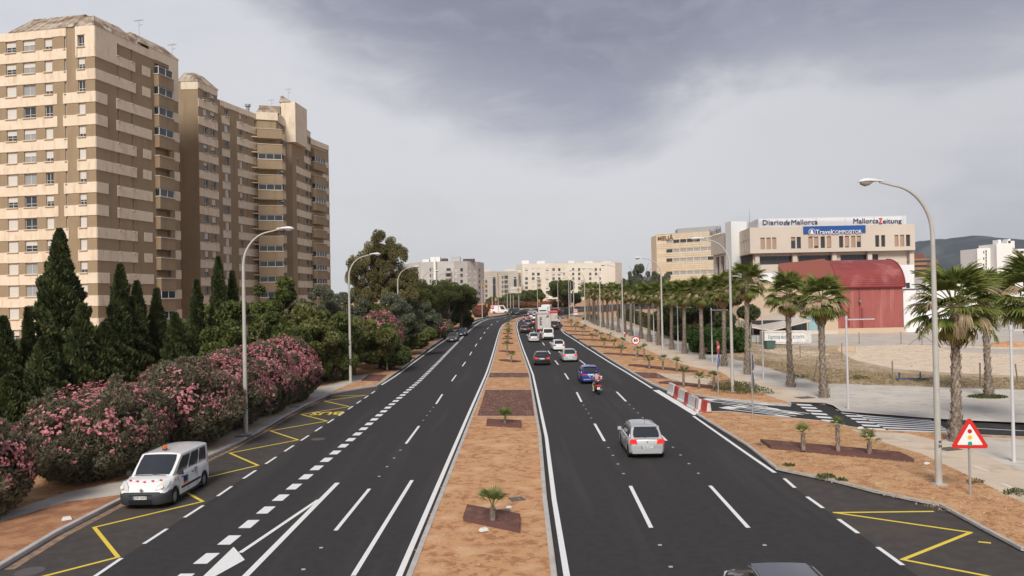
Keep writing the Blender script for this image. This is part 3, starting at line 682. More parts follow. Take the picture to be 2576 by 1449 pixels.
facade(tr, F0_, F1_, 0, PAR, holes, mBrown)
for h_ in holes: window(tr, F0_, F1_, h_, 'house', RW.choice([None, None, .4]), sill=.3)
for i, zt in rows(): pbox(tr, F0_, F1_, sf(700), LFz, zt-2.75, zt-1.46, .07, mCream)
pbox(tr, F0_, F1_, 0, LFz, ZT+.15, PAR+.3, .1, mCream)
facade(tr, F1_, G0_, 0, PAR, [], mBrown)
LG = (G1_-G0_).length; sg = lambda px, py=430: onp(px, py, G0_, G1_)[0]
gc = [(747, 749.5, 's'), (768, 775, 'w'), (779, 786, 'w')]; holes = []
for i, zt in rows():
    for a, b, k in gc:
        if i < 2 and k == 's': continue
        holes.append((sg(a), sg(b), zt-1.4, zt))
facade(tr, G0_, G1_, 0, PAR, holes, mBrown)
for h_ in holes: window(tr, G0_, G1_, h_, 'slit' if h_[1]-h_[0] < .9 else 'house', None, sill=.22)
for i, zt in rows():
    if i > 1 or 1: pbox(tr, G0_, G1_, sg(745 if i > 1 else 765), LG, zt-2.75, zt-1.46, .07, mCream)
pbox(tr, G0_, G1_, sg(765), LG, ZT+.1, PAR+.02, .07, mCream)
pbox(tr, G0_, G1_, -.5, sg(762), ZT-2.9, PAR+3.7, 1.0, mCream, 'lift_tower', back=1.8)
LH = (H1_-G1_).length; sh = lambda px, py=450: onp(px, py, G1_, H1_)[0]
facade(tr, G1_, H1_, 0, PAR-1.2, [], mBrown)
for i, zt in rows():
    balcony(tr, G1_, H1_, .2, sh(810), zt-2.1-ST+1.3, 1.0, [0, 1, 0, 1, 1, 0, 0, 0, 1, 1, 1, 1, 1, 1, 1][i], 1.6)
    if i: pbox(tr, G1_, H1_, sh(819 if pat(i) == 'P' else 811), LH, zt-2.2, zt-1.0, .06, mCream)
pbox(tr, G1_, H1_, 0, LH, PAR-2.2, PAR-1.1, .08, mCream)
body(tr, [E0, E1, (-46, 142.5), F0_, F1_, G0_, G1_, (-52, 160), (-54, 131)], .1, PAR-.1, mBrown, 'core'); body(tr, [G1_, H1_, (-52, 168), (-52, 158)], .1, PAR-1.3, mBrown, 'core')
hip(tr, E1, F0_, .2, LB+.5, PAR+.4, PAR+2.1, 5, .8, 1.5, 2.); hip(tr, F0_, F1_, 0, LFz, PAR+.3, PAR+2.0, 3.5, 1., .4, 1.4)
hip(tr, G0_, G1_, -.5, sg(762), PAR+3.7, PAR+5.0, 2.2, .2, .3, 1.6); hip(tr, G0_, G1_, sg(765), LG, PAR+.02, PAR+1.4, 3.0, .4, 1.0, 1.4)
body(tr, [(-47.5, 146), (-43.8, 147), (-43.4, 150), (-48, 151)], PAR-.1, PAR+2.9, mBrown, 'plant_room')
def aerial(loc, label, hgt=2.6):
    t = thing('roof_aerial', label, 'aerial', loc, group='aerials on the apartment roofs'); a = MB(); a.tube([(0, 0, 0), (0, 0, hgt)], .026, 5); a.build('mast', mat('galvanised', (.35, .35, .36), .5, metal=.5), t)
    b = MB(); b.tube([(-.5, 0, hgt-.2), (.45, .1, hgt-.05)], .022, 4)
    for k in range(6): b.tube([(-.6+.22*k, -.3, hgt-.2+.02*k), (-.6+.22*k, .35, hgt-.18+.02*k)], .018, 4)
    b.tube([(-.1, 0, hgt-.8), (.5, 0, hgt-.7)], .025, 4)
    b.build('antenna', MC['galvanised'], t)
aerial((-49.6+1-.4, 103-1, PAR+1.1), 'aerial on the near tower roof, right of its sloping roof', 2.3); aerial((-47.9, 110-.5, PAR+.6), 'aerial on the far corner of the near tower', 2.0)
aerial((-45.6, 147.6, PAR+2.8), 'small aerial standing on the flat brown plant room', 1.6); aerial((-42.6, 148.6, PAR+3.9), 'highest aerial, over the cream lift tower', 2.8)
v = thing('roof_vent', 'round metal cowl on the parapet beside the plant room', 'roof vent', (-47.6, 140, PAR)); q = MB(); q.tube([(0, 0, 0), (0, 0, 1.2)], .3, 10); q.build('pipe', MC['galvanised'], v); q = MB(); q.tube([(0, 0, 1.15), (0, 0, 1.55)], .52, 12); q.build('cap', MC['galvanised'], v)
# low orange outbuilding seen between the cypresses
ob = thing('outbuilding', 'small orange rendered building with pale hipped roof, glimpsed between dark cypresses', 'outbuilding', (-50.5, 76, 0))
mOr = mat('orange_render', (.42, .19, .09), .9); q = MB(); q.box((0, 0, 1.6), (3.4, 3.0, 3.2)); q.build('wall', mOr, ob)
q = MB(); q.add([(-2, -1.8, 3.2), (2, -1.8, 3.2), (2, 1.8, 3.2), (-2, 1.8, 3.2), (-.5, 0, 4.6), (.5, 0, 4.6)], [(0, 1, 5, 4), (1, 2, 5), (2, 3, 4, 5), (3, 0, 4), (3, 2, 1, 0)]); q.build('roof', mat('pale_roof', (.45, .38, .33), .9), ob); q = MB(); q.bx(-1.2, .2, -1.56, -1.4, .9, 2.1); q.build('window', mGlass, ob)
# ------------------------------------------------------------------ far blocks
def block(name, label, cat, pts, zb, zt, m, wins, wallname='wall', back=14, depth=.3, group=None, kind='house', cap=None):
    """pts: facade corners left to right; wins: list per facet of (t0,t1,za,zb,kind,shut)"""
    c = sum((Vector(p[:2]) for p in pts), Vector((0, 0)))/len(pts); r = thing(name, label, cat, (c.x, c.y, zb), group=group)
    for k in range(len(pts)-1):
        ws = wins[k] if k < len(wins) else []
        facade(r, pts[k], pts[k+1], zb-1, zt, [q[:4] for q in ws], m, depth, wallname)
        for q in ws: window(r, pts[k], pts[k+1], q, q[4] if len(q) > 4 else kind, q[5] if len(q) > 5 else None, depth, q[6] if len(q) > 6 else None)
    p0, p1 = Vector(pts[0][:2]), Vector(pts[-1][:2]); u, L = uvec(p0, p1); n = Vector((-u.y, u.x))*back
    body(r, list(map(Vector, [p[:2] for p in pts]))+[p1+n, p0+n], zb-1, zt-.15, m, 'core'); 
    return r
mGrey = mat('grey_render', (.50, .495, .485), .9, (.44, .435, .425), .15, .35, .65)
mGreyL = mat('pale_grey_render', (.46, .435, .41), .9, (.42, .395, .37), .12, .35, .65)
mWhR = mat('white_render', (.80, .79, .77), .85); mBeige = mat('beige_concrete', (.50, .455, .39), .9, (.43, .39, .33), .12, .35, .65)
mCreamW = mat('pale_cream_render', (.70, .66, .58), .9, (.65, .605, .52), .08, .35, .65)
def wp(px0, px1, py0, py1, P0, P1, *r):
    a, z1_ = onp(px0, py0, P0, P1); b, z0_ = onp(px1, py1, P0, P1); return (a, b, z0_, z1_)+tuple(r)
Zg = 370.
def X(px, Z): return atZ(px, Z)
gpts = [(X(1052-22, Zg+8), Zg+8), (X(1060, Zg), Zg), (X(1143, Zg-4), Zg-4), (X(1177, Zg), Zg), (X(1203, Zg+8), Zg+8), (X(1219, Zg+22), Zg+22)]
ztg = zat(1120, 658, Zg)
def rowsG(): return [676+14.6*k for k in range(7)]
W1 = []; W2 = []; W3 = []; W4 = []
for y in rowsG():
    W1 += [wp(1081, 1084, y-2, y+7, gpts[1], gpts[2], 'dark'), wp(1085, 1089.5, y-2, y+10, gpts[1], gpts[2], 'pale'), wp(1092, 1094, y-1, y+7, gpts[1], gpts[2], 'dark'), wp(1123, 1134, y-1, y+6, gpts[1], gpts[2], 'dark')]
    W2 += [wp(1143.5, 1150, y-1.5, y+8, gpts[2], gpts[3], 'house', RW.choice([1., 1., None])), wp(1158, 1165, y-1.5, y+7, gpts[2], gpts[3], 'dark')]
    W3 += [wp(1178, 1183, y-.5, y+9, gpts[3], gpts[4], 'house', 1.), wp(1191.5, 1196, y, y+9, gpts[3], gpts[4], 'house', 1.)]
    W4 += [wp(1204, 1208.5, y, y+7, gpts[4], gpts[5], 'dark')]
gb = block('apartment_building', 'grey angular apartment block rising behind the pine crowns', 'apartment block', gpts, 5, ztg, mGrey, [[], W1, W2, W3, W4])
for (a, b, zz, m_) in ((1066, 1082, 1.5, mWhR), (1086, 1110, 2.6, mWhR), (1113, 1128, 1.8, mDarkFr), (1137, 1160, 2.6, mGrey), (1167, 1196, 1.4, mDarkFr)):
    q = MB(); x0, x1 = X(a, Zg+5), X(b, Zg+5); q.box(((x0+x1)/2-gb.location.x, Zg+5-gb.location.y, ztg-5+zz/2-.15), (x1-x0, 5, zz)); q.build('rooftop_structure', m_, gb)
q = MB(); x0 = X(1095.3, Zg-3); q.box((x0-gb.location.x, Zg-3-.6-gb.location.y, (ztg)/2-2), (.9, 1.2, ztg-2)); q.build('white_fin', mWhR, gb)
for y in rowsG():
    q = MB(); x0, x1 = X(1120, Zg-5), X(1136, Zg-5); zz = zat(1128, y+8, Zg-5); q.box(((x0+x1)/2-gb.location.x, Zg-5.2-gb.location.y, zz-5), (x1-x0, 2.6, .9)); q.build('balcony', mWhR if 0 else mGreyL, gb)
# white end wall left of it
we = block('apartment_building', 'plain white end wall showing through the eucalyptus beside the grey block', 'apartment block', [(X(1012, 400), 400), (X(1053, 385), 385)], 5, zat(1040, 662, 392), mWhR, [[]])
# beige block with tall glazed shafts
Zb = 445.; bp_ = [(X(1219, Zb), Zb), (X(1247, Zb-3), Zb-3), (X(1292, Zb), Zb), (X(1311, Zb+7), Zb+7)]
Wa = []; Wb = []; Wc = []
ztb = zat(1260, 683, Zb)
for k in range(6):
    y = 693+11.8*k
    if k > 0: Wa += [wp(1220.5, 1226.5, y, y+8.5, bp_[0], bp_[1], 'house')]
    Wb += [wp(1262.5, 1267, y+1.5, y+9, bp_[1], bp_[2], 'house')]+([wp(1269, 1280, y+.5, y+9, bp_[1], bp_[2], 'house')] if k < 5 else [])
    Wc += [wp(1308, 1310.5, y+1, y+8, bp_[2], bp_[3], 'dark')]
Wb += [wp(1249, 1252, 686+.5, 695, bp_[1], bp_[2], 'dark'), wp(1257+.5, 1267+.5, 687, 694, bp_[1], bp_[2], 'pale')][:1]
bb = block('apartment_building', 'beige concrete block with tall dark glazed shafts, beside the grey block', 'apartment block', bp_, 5.1, ztb, mBeige, [Wa, Wb, Wc])
def shaft(root, px0, px1, y0, y1, Z, m_, nm, pr=1.2):
    x0, x1 = X(px0, Z), X(px1, Z); za, zb_ = zat((px0+px1)/2, y1, Z), zat((px0+px1)/2, y0, Z); q = MB()
    q.box(((x0+x1)/2-root.location.x, Z-root.location.y, (za+zb_)/2-root.location.z), (x1-x0, pr*2, zb_-za)); return q.build(nm, m_, root)
for a in (1231.5, 1284): shaft(bb, a-5, a+21, 682.5, 757, Zb-3.5, mBeige, 'pier'); shaft(bb, a+2, a+9, 697, 760, Zb-5.5, mGreyL, 'glazed_strip'); shaft(bb, a+9.4, a+15, 697, 760, Zb-5.4, mGlass, 'dark_glazing')
for a, b, y in ((1219, 1234, 678), (1272, 1296, 677), (1300, 1312, 680)): shaft(bb, a, b, y, y+6, Zb+1, mCreamW, 'rooftop_structure')
# long cream block
Zc = 465.; cx = [1311, 1390, 1427, 1455, 1469, 1521, 1557, 1572]; cp = [(X(1299, Zc+9), Zc+9), (X(1315, Zc), Zc), (X(1386, Zc-1), Zc-1), (X(1433, Zc+1), Zc+1), (X(1518, Zc), Zc), (X(1549, Zc+1), Zc+1), (X(1566, Zc+9), Zc+9)]
ztc = zat(1400, 662.5, Zc); ws = {0: [], 1: [], 2: [], 3: [], 4: [], 5: []}
def face_of(px): 
    e = [1299, 1315, 1386, 1433, 1518, 1549, 1566]
    for k in range(6):
        if e[k] <= px < e[k+1]: return k
for (a, b) in ((1321, 1328), (1338, 1345), (1351, 1358), (1373, 1380), (1389.5, 1396), (1404, 1410), (1417, 1421), (1439, 1445), (1454, 1460), (1482, 1488), (1496, 1502), (1508, 1512)):
    k = face_of(a)
    for r_ in range(7):
        y = 674.6+11.45*r_+(a-1380)*-.0
        if y > 750: break
        ws[k].append(wp(a, b, y, y+7.2, cp[k], cp[k+1], 'house' if a not in (1351, 1404) else 'dark', RW.choice([None, None, 1., .6, None])))
for a in (1551, 1555, 1559): ws[5].append(wp(a, a+1.6, 668+3, 745, cp[5], cp[6], 'dark'))
cb = block('apartment_building', 'long pale cream apartment block closing the view beyond the crossroads', 'apartment block', cp, 5.1, ztc, mCreamW, [ws[k] for k in range(6)])
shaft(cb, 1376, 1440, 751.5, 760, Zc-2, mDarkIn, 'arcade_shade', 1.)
for px in (1378, 1391, 1401, 1415, 1430, 1441, 1453): shaft(cb, px-1, px+.6, 751, 762, Zc-4, mCreamW, 'column', .5)
shaft(cb, 1375, 1445, 748.5, 752, Zc-3, mCreamW, 'canopy', 2.)
for a, b, y in ((1314, 1332, 655.5), (1352, 1372, 657), (1429, 1446, 656.5), (1471, 1492, 657.5), (1515, 1538, 658), (1452, 1456, 660)): shaft(cb, a, b, y, 664, Zc+4, mWhR, 'rooftop_structure', 2.)
for k in range(40): pass
rl_ = MB()
for k in range(70):
    px = 1340+k*3.1; x = X(px, Zc+.5); rl_.box((x-cb.location.x, Zc+.5-cb.location.y, ztc-5.1+.6), (.12, .12, 1.2))
tag(rl_.build('roof_railing', mGrey, cb), kind='stuff')
for px, y in ((1351+.5, 699), (1351+.5, 710), (1351.5, 721), (1351.5, 733), (1465-2, 703), (1465-2, 725), (1503, 714), (1503, 725)):
    shaft(cb, px, px+9, y+1, y+5, Zc-1.6, mBeige, 'balcony', .8)
for (px, y) in ((1310, 700), (1310, 712), (1310, 724), (1310, 736)): shaft(cb, px-3, px+5, y+4, y+7, Zc+3, mBeige, 'balcony', .8)
# hotel
Zh = 400.; hp = [(X(1654, Zh), Zh), (X(1815, Zh-22), Zh-22)]
mStone = mat('sandstone_cladding', (.70, .60, .46), .85, (.65, .545, .40), .5, .4, .6, col3=(.64, .52, .37), n3s=.15)
mAqua = mat('aqua_glass', (.30, .47, .52), .15, spec=.5)
hr = thing('hotel_building', 'sandstone clad hotel with ribbon windows behind the palms, left of the newspaper offices', 'hotel', (hp[0][0]+16, Zh, 5))
def hx(px): return X(px, Zh)
def hz(y): return zat(1654, y, Zh)
hw = []; LH_ = uvec(*hp)[1]
for y in (609.5, 634.3, 659, 693.5, 718, 742):
    y -= 9.3-.0
for y0 in (604.5+2.2, 627.5+2, 650.5+2, 684+1.2, 708.5+1, 733+.6):
    for k in range(7):
        a = 1.9+k*.0
        t0 = onp(1676+17.3*k, y0, *hp)[0]; t1 = onp(1676+17.3*(k+1)-1.6, y0, *hp)[0]; z1h = hz(y0-.8); 
        hw.append((t0, t1, z1h-1.75, z1h, 'pale' if RW.random() < .72 else 'dark'))
aq = [(onp(1709, 730, *hp)[0]+k*5.3, onp(1709, 730, *hp)[0]+k*5.3+5.1, hz(762), hz(744)) for k in range(4)]
hw = [h_ for h_ in hw]
hzt = hz(590)
facade(hr, hp[0], hp[1], 4, hzt, [h_[:4] for h_ in hw], mStone, .3)
for h_ in hw: window(hr, hp[0], hp[1], h_, h_[4], None, .3)
for a in aq: pbox(hr, hp[0], hp[1], a[0], a[1], a[2]-3, a[3]-3.5, .1, mAqua, 'glass_panel')
jt = MB(); zz = 6.
while zz < hzt:
    if not any(h_[2]-.1 < zz < h_[3]+.1 for h_ in hw): ledge(jt, hr, hp[0], hp[1], 0, LH_, zz, .10, .10)
    zz += 1.05
tag(jt.build('course_joints', mat('stone_joint', (.42, .33, .22), .9), hr), kind='stuff')
body(hr, [hp[0], hp[1], (hp[1][0]+5, Zh+15), (hp[0][0], Zh+18)], 4, hzt-.1, mStone, 'core')
u_, _ = uvec(*hp)
body(hr, [(X(1704, Zh)+0, Zh-4), (X(1818, Zh-18), Zh-18), (X(1818, Zh-8), Zh-5), (X(1704, Zh+6), Zh+8)], hzt-.1, hz(578), mat('grey_plant_room', (.36, .36, .365), .8), 'plant_room')
R4 = lambda P, u, z: Matrix(((u.x, 0, u.y, P.x), (u.y, 0, -u.x, P.y), (0, 1, 0, z), (0, 0, 0, 1)))
def signtext(root, s, P0, P1, t, z, size, m_, proud=.15, sx=1., ext=.06, off=.0, shear=0., align='CENTER', name='lettering'):
    u, L = uvec(P0, P1); n = Vector((u.y, -u.x)); p = Vector(P0[:2])+u*t+n*proud-Vector(root.location[:2]); return textobj(name, s, size, m_, root, R4(p, u, z-root.location.z), ext, off, sx, shear, align)
signtext(hr, 'MELIÃ', hp[0], hp[1], onp(1674, 595, *hp)[0], hz(601), 2.9, mat('bronze_letters', (.20, .12, .07), .6), .3, 1.15, .12, .03)
# ------------------------------------------------------------------ newspaper offices, warehouse and neighbours on the right
mTan = mat('tan_render', (.64, .56, .475), .9, (.60, .52, .44), .12, .35, .65)
mTanS = mat('sand_render', (.60, .46, .335), .9, (.56, .43, .31), .1, .35, .65)
mWh2 = mat('bright_white_wall', (.80, .80, .80), .8); mRedW = mat('red_sheet_metal', (.37, .112, .098), .65, (.33, .098, .087), .3, .35, .65, col3=(.42, .15, .13), n3s=.9, streak=(1., 1., .1))
mRedR = mat('red_roof_sheet', (.275, .056, .052), .6, (.235, .05, .048), .3, .35, .65, col3=(.36, .12, .115), n3s=.25)
mRedP = mat('terracotta_wall', (.31, .105, .085), .85)
Zn = 160.
A0 = (X(1890, Zn), Zn); A1 = (X(2305.5, Zn-1), Zn-1); A_1 = (X(1858.5, Zn+13), Zn+13)
zt_, zb_ = zat(1890, 572.5, Zn), zat(1890, 637.5, Zn)
nr_ = thing('newspaper_building', 'tan newspaper office building with white louvred roof screen and blue sign, behind the red warehouse', 'office building', ((A0[0]+A1[0])/2, Zn, .9))
g3 = []
for (a, b) in ((1913, 1924), (1928, 1939), (1942.5, 1953), (1990, 2001), (2004.5, 2015), (2033.5, 2044.5), (2048, 2059), (2064.5, 2075.5), (2080, 2091), (2111, 2121.5), (2125.5, 2136), (2141, 2152), (2155.5, 2166), (2202, 2212), (2217, 2227), (2250.5, 2260.5), (2264.5, 2275), (2279.5, 2290)):
    t0, _z = onp(a, 612, A0, A1); t1, _z = onp(b, 612, A0, A1)
    zz1 = zat(1890, 598.5, Zn); zz0 = zat(1890, 626.5+1, Zn)
    g3.append((t0, t1, zz0, zz1))
facade(nr_, A0, A1, zb_, zt_, g3, mTan, .35)
shp = [.97, .97, .97, .3, None, .97, .8, None, .95, None, .9, .97, .5, None, None, .97, .97, None]
for h_, s in zip(g3, shp): window(nr_, A0, A1, h_, 'dark', s, .35, mShutB)
g4 = []
for (a, b) in ((1869, 1871.5), (1875, 1877.5), (1880.5, 1882.5), (1862.5, 1865)):
    t0, _z = onp(a, 612, A_1, A0); t1, _z = onp(b, 612, A_1, A0); g4.append((t0, t1, zat(1890, 628, Zn), zat(1890, 600, Zn)))
facade(nr_, A_1, A0, zb_, zt_, g4, mTan, .35)
for h_ in g4: window(nr_, A_1, A0, h_, 'slit', None, .35)
A2 = (A1[0]+3, Zn+24)
facade(nr_, A1, A2, zb_, zt_, [], mTan)
q = MB(); q.prism([(p[0]-nr_.location.x, p[1]-nr_.location.y) for p in inset([A_1, A0, A1, A2, (A_1[0], Zn+24)], .6)], zb_+.0-.9-.0, zt_-.2-.9); q.build('floor_slab', mTan, nr_)
# recessed lower floor
B0 = (A0[0]+1.0, Zn+1.6); B1 = (A1[0]-1.0, Zn+.6); LBn = uvec(B0, B1)[1]
zl0, zl1 = zat(1890, 667, Zn), zb_-.6
cw = []
t = .2
while t < LBn-9:
    cw.append((t+.5, t+8.3, zl0+.1, zl1)); t += 8.75
facade(nr_, B0, B1, .5, zb_, cw, mTan, .4, 'lower_wall')
for h_ in cw: window(nr_, B0, B1, h_, 'dark', None, .4)
for px in (1903, 1997, 2096, 2185, 2290):
    t = onp(px, 650, B0, B1)[0]; pbox(nr_, B0, B1, t-.45, t+.45, zl0-3, zb_, .75, mTan, 'column')
pbox(nr_, B0, B1, 0, onp(2000, 680, B0, B1)[0], zl0-2.9, zl0, .5, mTan, 'parapet')
pbox(nr_, B0, B1, .8, onp(2000, 680, B0, B1)[0], .5, zl0-3.2, 1.2, mWh2, 'white_base')
body(nr_, [B0, B1, (B1[0], Zn+24), (B0[0], Zn+24)], .5, zb_, mDarkIn, 'core')
# white stair tower and left wing
q0 = (X(1826, Zn+17), Zn+17); q1 = (X(1853.5, Zn+14), Zn+14); q2 = (X(1888, Zn+16), Zn+16)
ztw = zat(1853, 560, Zn+14)
facade(nr_, (X(1828, Zn+14.5), Zn+14.5), (X(1843, Zn+10), Zn+10), .5, ztw, [], mWh2, name='tower_wall'); facade(nr_, (X(1843, Zn+10), Zn+10), (X(1882, Zn+12), Zn+12), .5, ztw, [], mWh2, name='tower_wall')
body(nr_, [(X(1828, Zn+14.5), Zn+14.5), (X(1843, Zn+10), Zn+10), (X(1882, Zn+12), Zn+12), (X(1882, Zn+22), Zn+22), (X(1830, Zn+22), Zn+22)], .5, ztw-.05, mWh2, 'core')
wl0 = (X(1791, Zn+29), Zn+29); wl1 = (X(1826, Zn+17), Zn+17); w0_, w1_ = zat(1800, 640, Zn+22), zat(1800, 587, Zn+22)
g5 = [wp(a, a+2.4, 606+(1826-a)*.05, 627+(1826-a)*.05, wl0, wl1) for a in (1795, 1799, 1803, 1809.5, 1814, 1818.5)]
w1_ = zat(1826, 585, Zn+17); w0_ = zat(1826, 636, Zn+17)
facade(nr_, wl0, wl1, w0_, w1_, [(g[0], g[1], w0_+2.2, w1_-3.6) for g in g5], mTan, .35)
for g in g5: window(nr_, wl0, wl1, (g[0], g[1], w0_+2.2, w1_-3.6), 'slit', 1. if 0 else None, .35)
v0 = (wl0[0]+.8, wl0[1]+1); v1 = (wl1[0]+.8, wl1[1]+1); facade(nr_, v0, v1, .5, w0_, [(2.2, 5.2, w0_-5.2, w0_-.5), (6.5, 9.2, w0_-5.2, w0_-.5)], mTan, .6, 'lower_wall'); window(nr_, v0, v1, (2.2, 5.2, w0_-5.2, w0_-.5), 'dark', None, .6); window(nr_, v0, v1, (6.5, 9.2, w0_-5.2, w0_-.5), 'dark', None, .6)
body(nr_, [wl0, wl1, (wl1[0]+4, wl1[1]+8), (wl0[0]+4, wl0[1]+8)], w0_, w1_-.1, mTan, 'core')
# louvred screen
z2_, z3_ = zt_+.1, zat(1900, 549.5, Zn)
mLou = mat('white_louvres', (.78, .78, .78), .6)
S0 = (X(1912, Zn+.8), Zn+.8); S1 = (X(2284, Zn+.2), Zn+.2)
def screen(P0, P1, posts):
    u, L = uvec(P0, P1); n = 13; hgt = (z3_-z2_)/n
    for k in range(n):
        mb = MB(); p = (Vector(P0)+Vector(P1))/2-Vector(nr_.location[:2]); mb.box((p.x, p.y, z2_+hgt*(k+.5)-nr_.location.z), (L, .12, hgt*.66), rz=math.atan2(u.y, u.x)); mb.build('louvre', mLou, nr_)
    k = 0.
    while k < L:
        q = Vector(P0)+u*k-Vector(nr_.location[:2]); mb = MB(); mb.box((q.x+.1, q.y+.18, (z2_+z3_)/2-nr_.location.z), (.14, .2, z3_-z2_)); mb.build('screen_post', mGrey, nr_); k += posts
screen(S0, S1, 6.); screen((X(1885, Zn+11), Zn+11), S0, 4.)
u, L = uvec(S0, S1); p = (Vector(S0)+Vector(S1))/2-Vector(nr_.location[:2]); mb = MB(); mb.box((p.x, p.y+.9, (z2_+z3_)/2-nr_.location.z), (L-.6, .1, z3_-z2_-.3)); mb.build('screen_backing', mWh2, nr_)
mNavy = mat('navy_letters', (.045, .035, .12), .5); mRedL = mat('red_letters', (.55, .03, .04), .5); mBlueS = mat('blue_sign', (.025, .09, .30), .45); mWl = mat('white_letters', (.85, .85, .85), .5)
def word(s, pxa, pxb, y, Z0, Z1, m_, hpx, off=.02, sh=0., pr=.2):
    """lettering between two pixel columns on the plane"""
    t0, z_ = onp(pxa, y, Z0, Z1); t1, _ = onp(pxb, y, Z0, Z1); size = hpx/1935*Zn/.70
    o = signtext(nr_, s, Z0, Z1, t0, z_, size, m_, pr, 1., .06, off, sh, 'LEFT'); w_ = max(v.co.x for v in o.data.vertices)-min(v.co.x for v in o.data.vertices)
    x0_ = min(v.co.x for v in o.data.vertices); k = (t1-t0)/w_
    o.data.transform(Matrix.Translation((-x0_*k, 0, 0)) @ Matrix.Diagonal((k, 1, 1, 1))); return o
word('Diario', 1918, 1969, 560.5, S0, S1, mNavy, 12.5, .0); word('de', 1971, 1986, 560.5, S0, S1, mNavy, 12, .02, .35); word('Mallorca', 1990, 2056, 560, S0, S1, mNavy, 12.5, .0)
word('Mallorca', 2146, 2209, 557, S0, S1, mNavy, 12.5, .0); word('Z', 2209.5, 2219, 557, S0, S1, mRedL, 13.5, .05); word('eitung', 2220, 2267, 557, S0, S1, mNavy, 12.5, .0)
t0, zc_ = onp(2020.5, 583.7, A0, A1); t1, _z = onp(2176.5, 583.7, A0, A1); hh_ = 9.2/1935*Zn
pbox(nr_, A0, A1, t0, t1, zat(1890, 583.6+0, Zn)-hh_+.15, zat(1890, 583.6, Zn)+hh_+.15, .25, mBlueS, 'blue_sign')
word('Travel', 2050.5, 2091, 584.7, A0, A1, mWl, 11.5, .0, 0, .3); word('COMPOSITOR', 2091.5, 2166, 585, A0, A1, mWl, 9, .0, 0, .3)
word('&', 2037, 2046, 584.5, A0, A1, mWl, 9.5, .05, 0, .3)
tcn, zcn = onp(2041.6, 584.3, A0, A1); u, L = uvec(A0, A1); n = Vector((u.y, -u.x)); cc = Vector(A0)+u*tcn+n*.3-Vector(nr_.location[:2]); q = MB()
q.tube([(cc.x+u.x*.66*math.cos(a)*1., cc.y+u.y*.66*math.cos(a), zcn-nr_.location.z+.66*math.sin(a)) for a in [k*math.pi/10 for k in range(21)]], .06, 4, cap=False); q.build('ring', mWl, nr_)
# lettering on the far side wing
signtext(nr_, 'Diario de Mallorca', wl0, wl1, 5.0, zat(1826, 575, Zn+17), 2.2, mat('grey_letters', (.30, .31, .33), .5), .2, .62, .05, .02)
for px, y0, Z_ in ((1855.5, 546, Zn+12), (1890, 519, Zn+5), (2159, 533, Zn+8)):
    t = thing('roof_mast', {1855.5: 'short mast on the white stair tower of the newspaper offices', 1890: 'tall mast at the left end of the louvred roof screen', 2159: 'thin mast behind the right half of the louvred screen'}[px], 'mast', (X(px, Z_), Z_, zt_), group='masts on the newspaper offices'); q = MB(); h_ = zat(px, y0+8, Z_)-zt_; q.tube([(0, 0, 0), (0, 0, h_)], [.07, .035], 6); q.build('pole', MC['galvanised'], t)
# --- red warehouse ---------------------------------------------------------
Zw = 128.; xl, xr = X(2106, Zw), X(2271, Zw); zg = T(Zw)+.1
wh = thing('warehouse', 'red corrugated metal warehouse with curved barrel roof beside a white annex', 'warehouse', ((xl+xr)/2, Zw, zg))
ox, oy, oz = wh.location
zd = zat(2190, 722, Zw); ztp = zat(2170, 651, Zw+4)
def corr(x0, x1, y, z0, z1, pitch, amp, m_, nm, root):
    n = int((x1-x0)/pitch*4); mb = MB(); vs = []
    for k in range(n+1):
        x = x0+(x1-x0)*k/n; d = amp*(1 if k % 4 in (1, 2) else 0); vs += [(x, y-d, z0), (x, y-d, z1)]
    mb.add(vs, [(2*k, 2*k+2, 2*k+3, 2*k+1) for k in range(n)]); return mb.build(nm, m_, root)
xm = X(2161, Zw)
corr(xl-ox, xm-.1-ox, 0, .9, zd-oz, .42, .05, mRedW, 'door_leaf', wh); corr(xm+.1-ox, xr-ox, 0, .9, zd-oz, .42, .05, mRedW, 'door_leaf', wh)
q = MB(); q.bx(xm-.1-ox, xm+.1-ox, -.12, .02, .9, zd-oz); q.build('centre_post', mRedR, wh); q = MB(); q.bx(xl-ox-.5, xr-ox+.3, -.35, .3, 0, .88); q.build('plinth', mTanS, wh)
q = MB(); q.bx(xm+.25-ox, xm+.55-ox, -.1, .0, .95, 4.2); q.bx(xm-1.9-ox, xm-1.7-ox, -.1, 0, 1.2, 4.6); tag(q.build('stains', mat('rust_stain', (.22, .05, .045), .8), wh), kind='stuff')
lamp_ = MB(); lamp_.tube([(xm-ox, -.3, zat(2159, 756, Zw)-oz), (xm-ox-.1, -.75, zat(2159, 758, Zw)-oz)], [.14, .2], 8); lamp_.build('floodlight', MC['galvanised'], wh)
# barrel roof: a quarter-ish arc swept along x; ribs run along the sweep
R_ = []; nA = 46; hy = 9.5; hz_ = ztp-zd
prof = []
for k in range(nA+1):
    a = math.pi/2*k/nA; y = hy-hy*math.cos(a)-.35; z = zd+hz_*math.sin(a)-oz; prof.append((y, z))
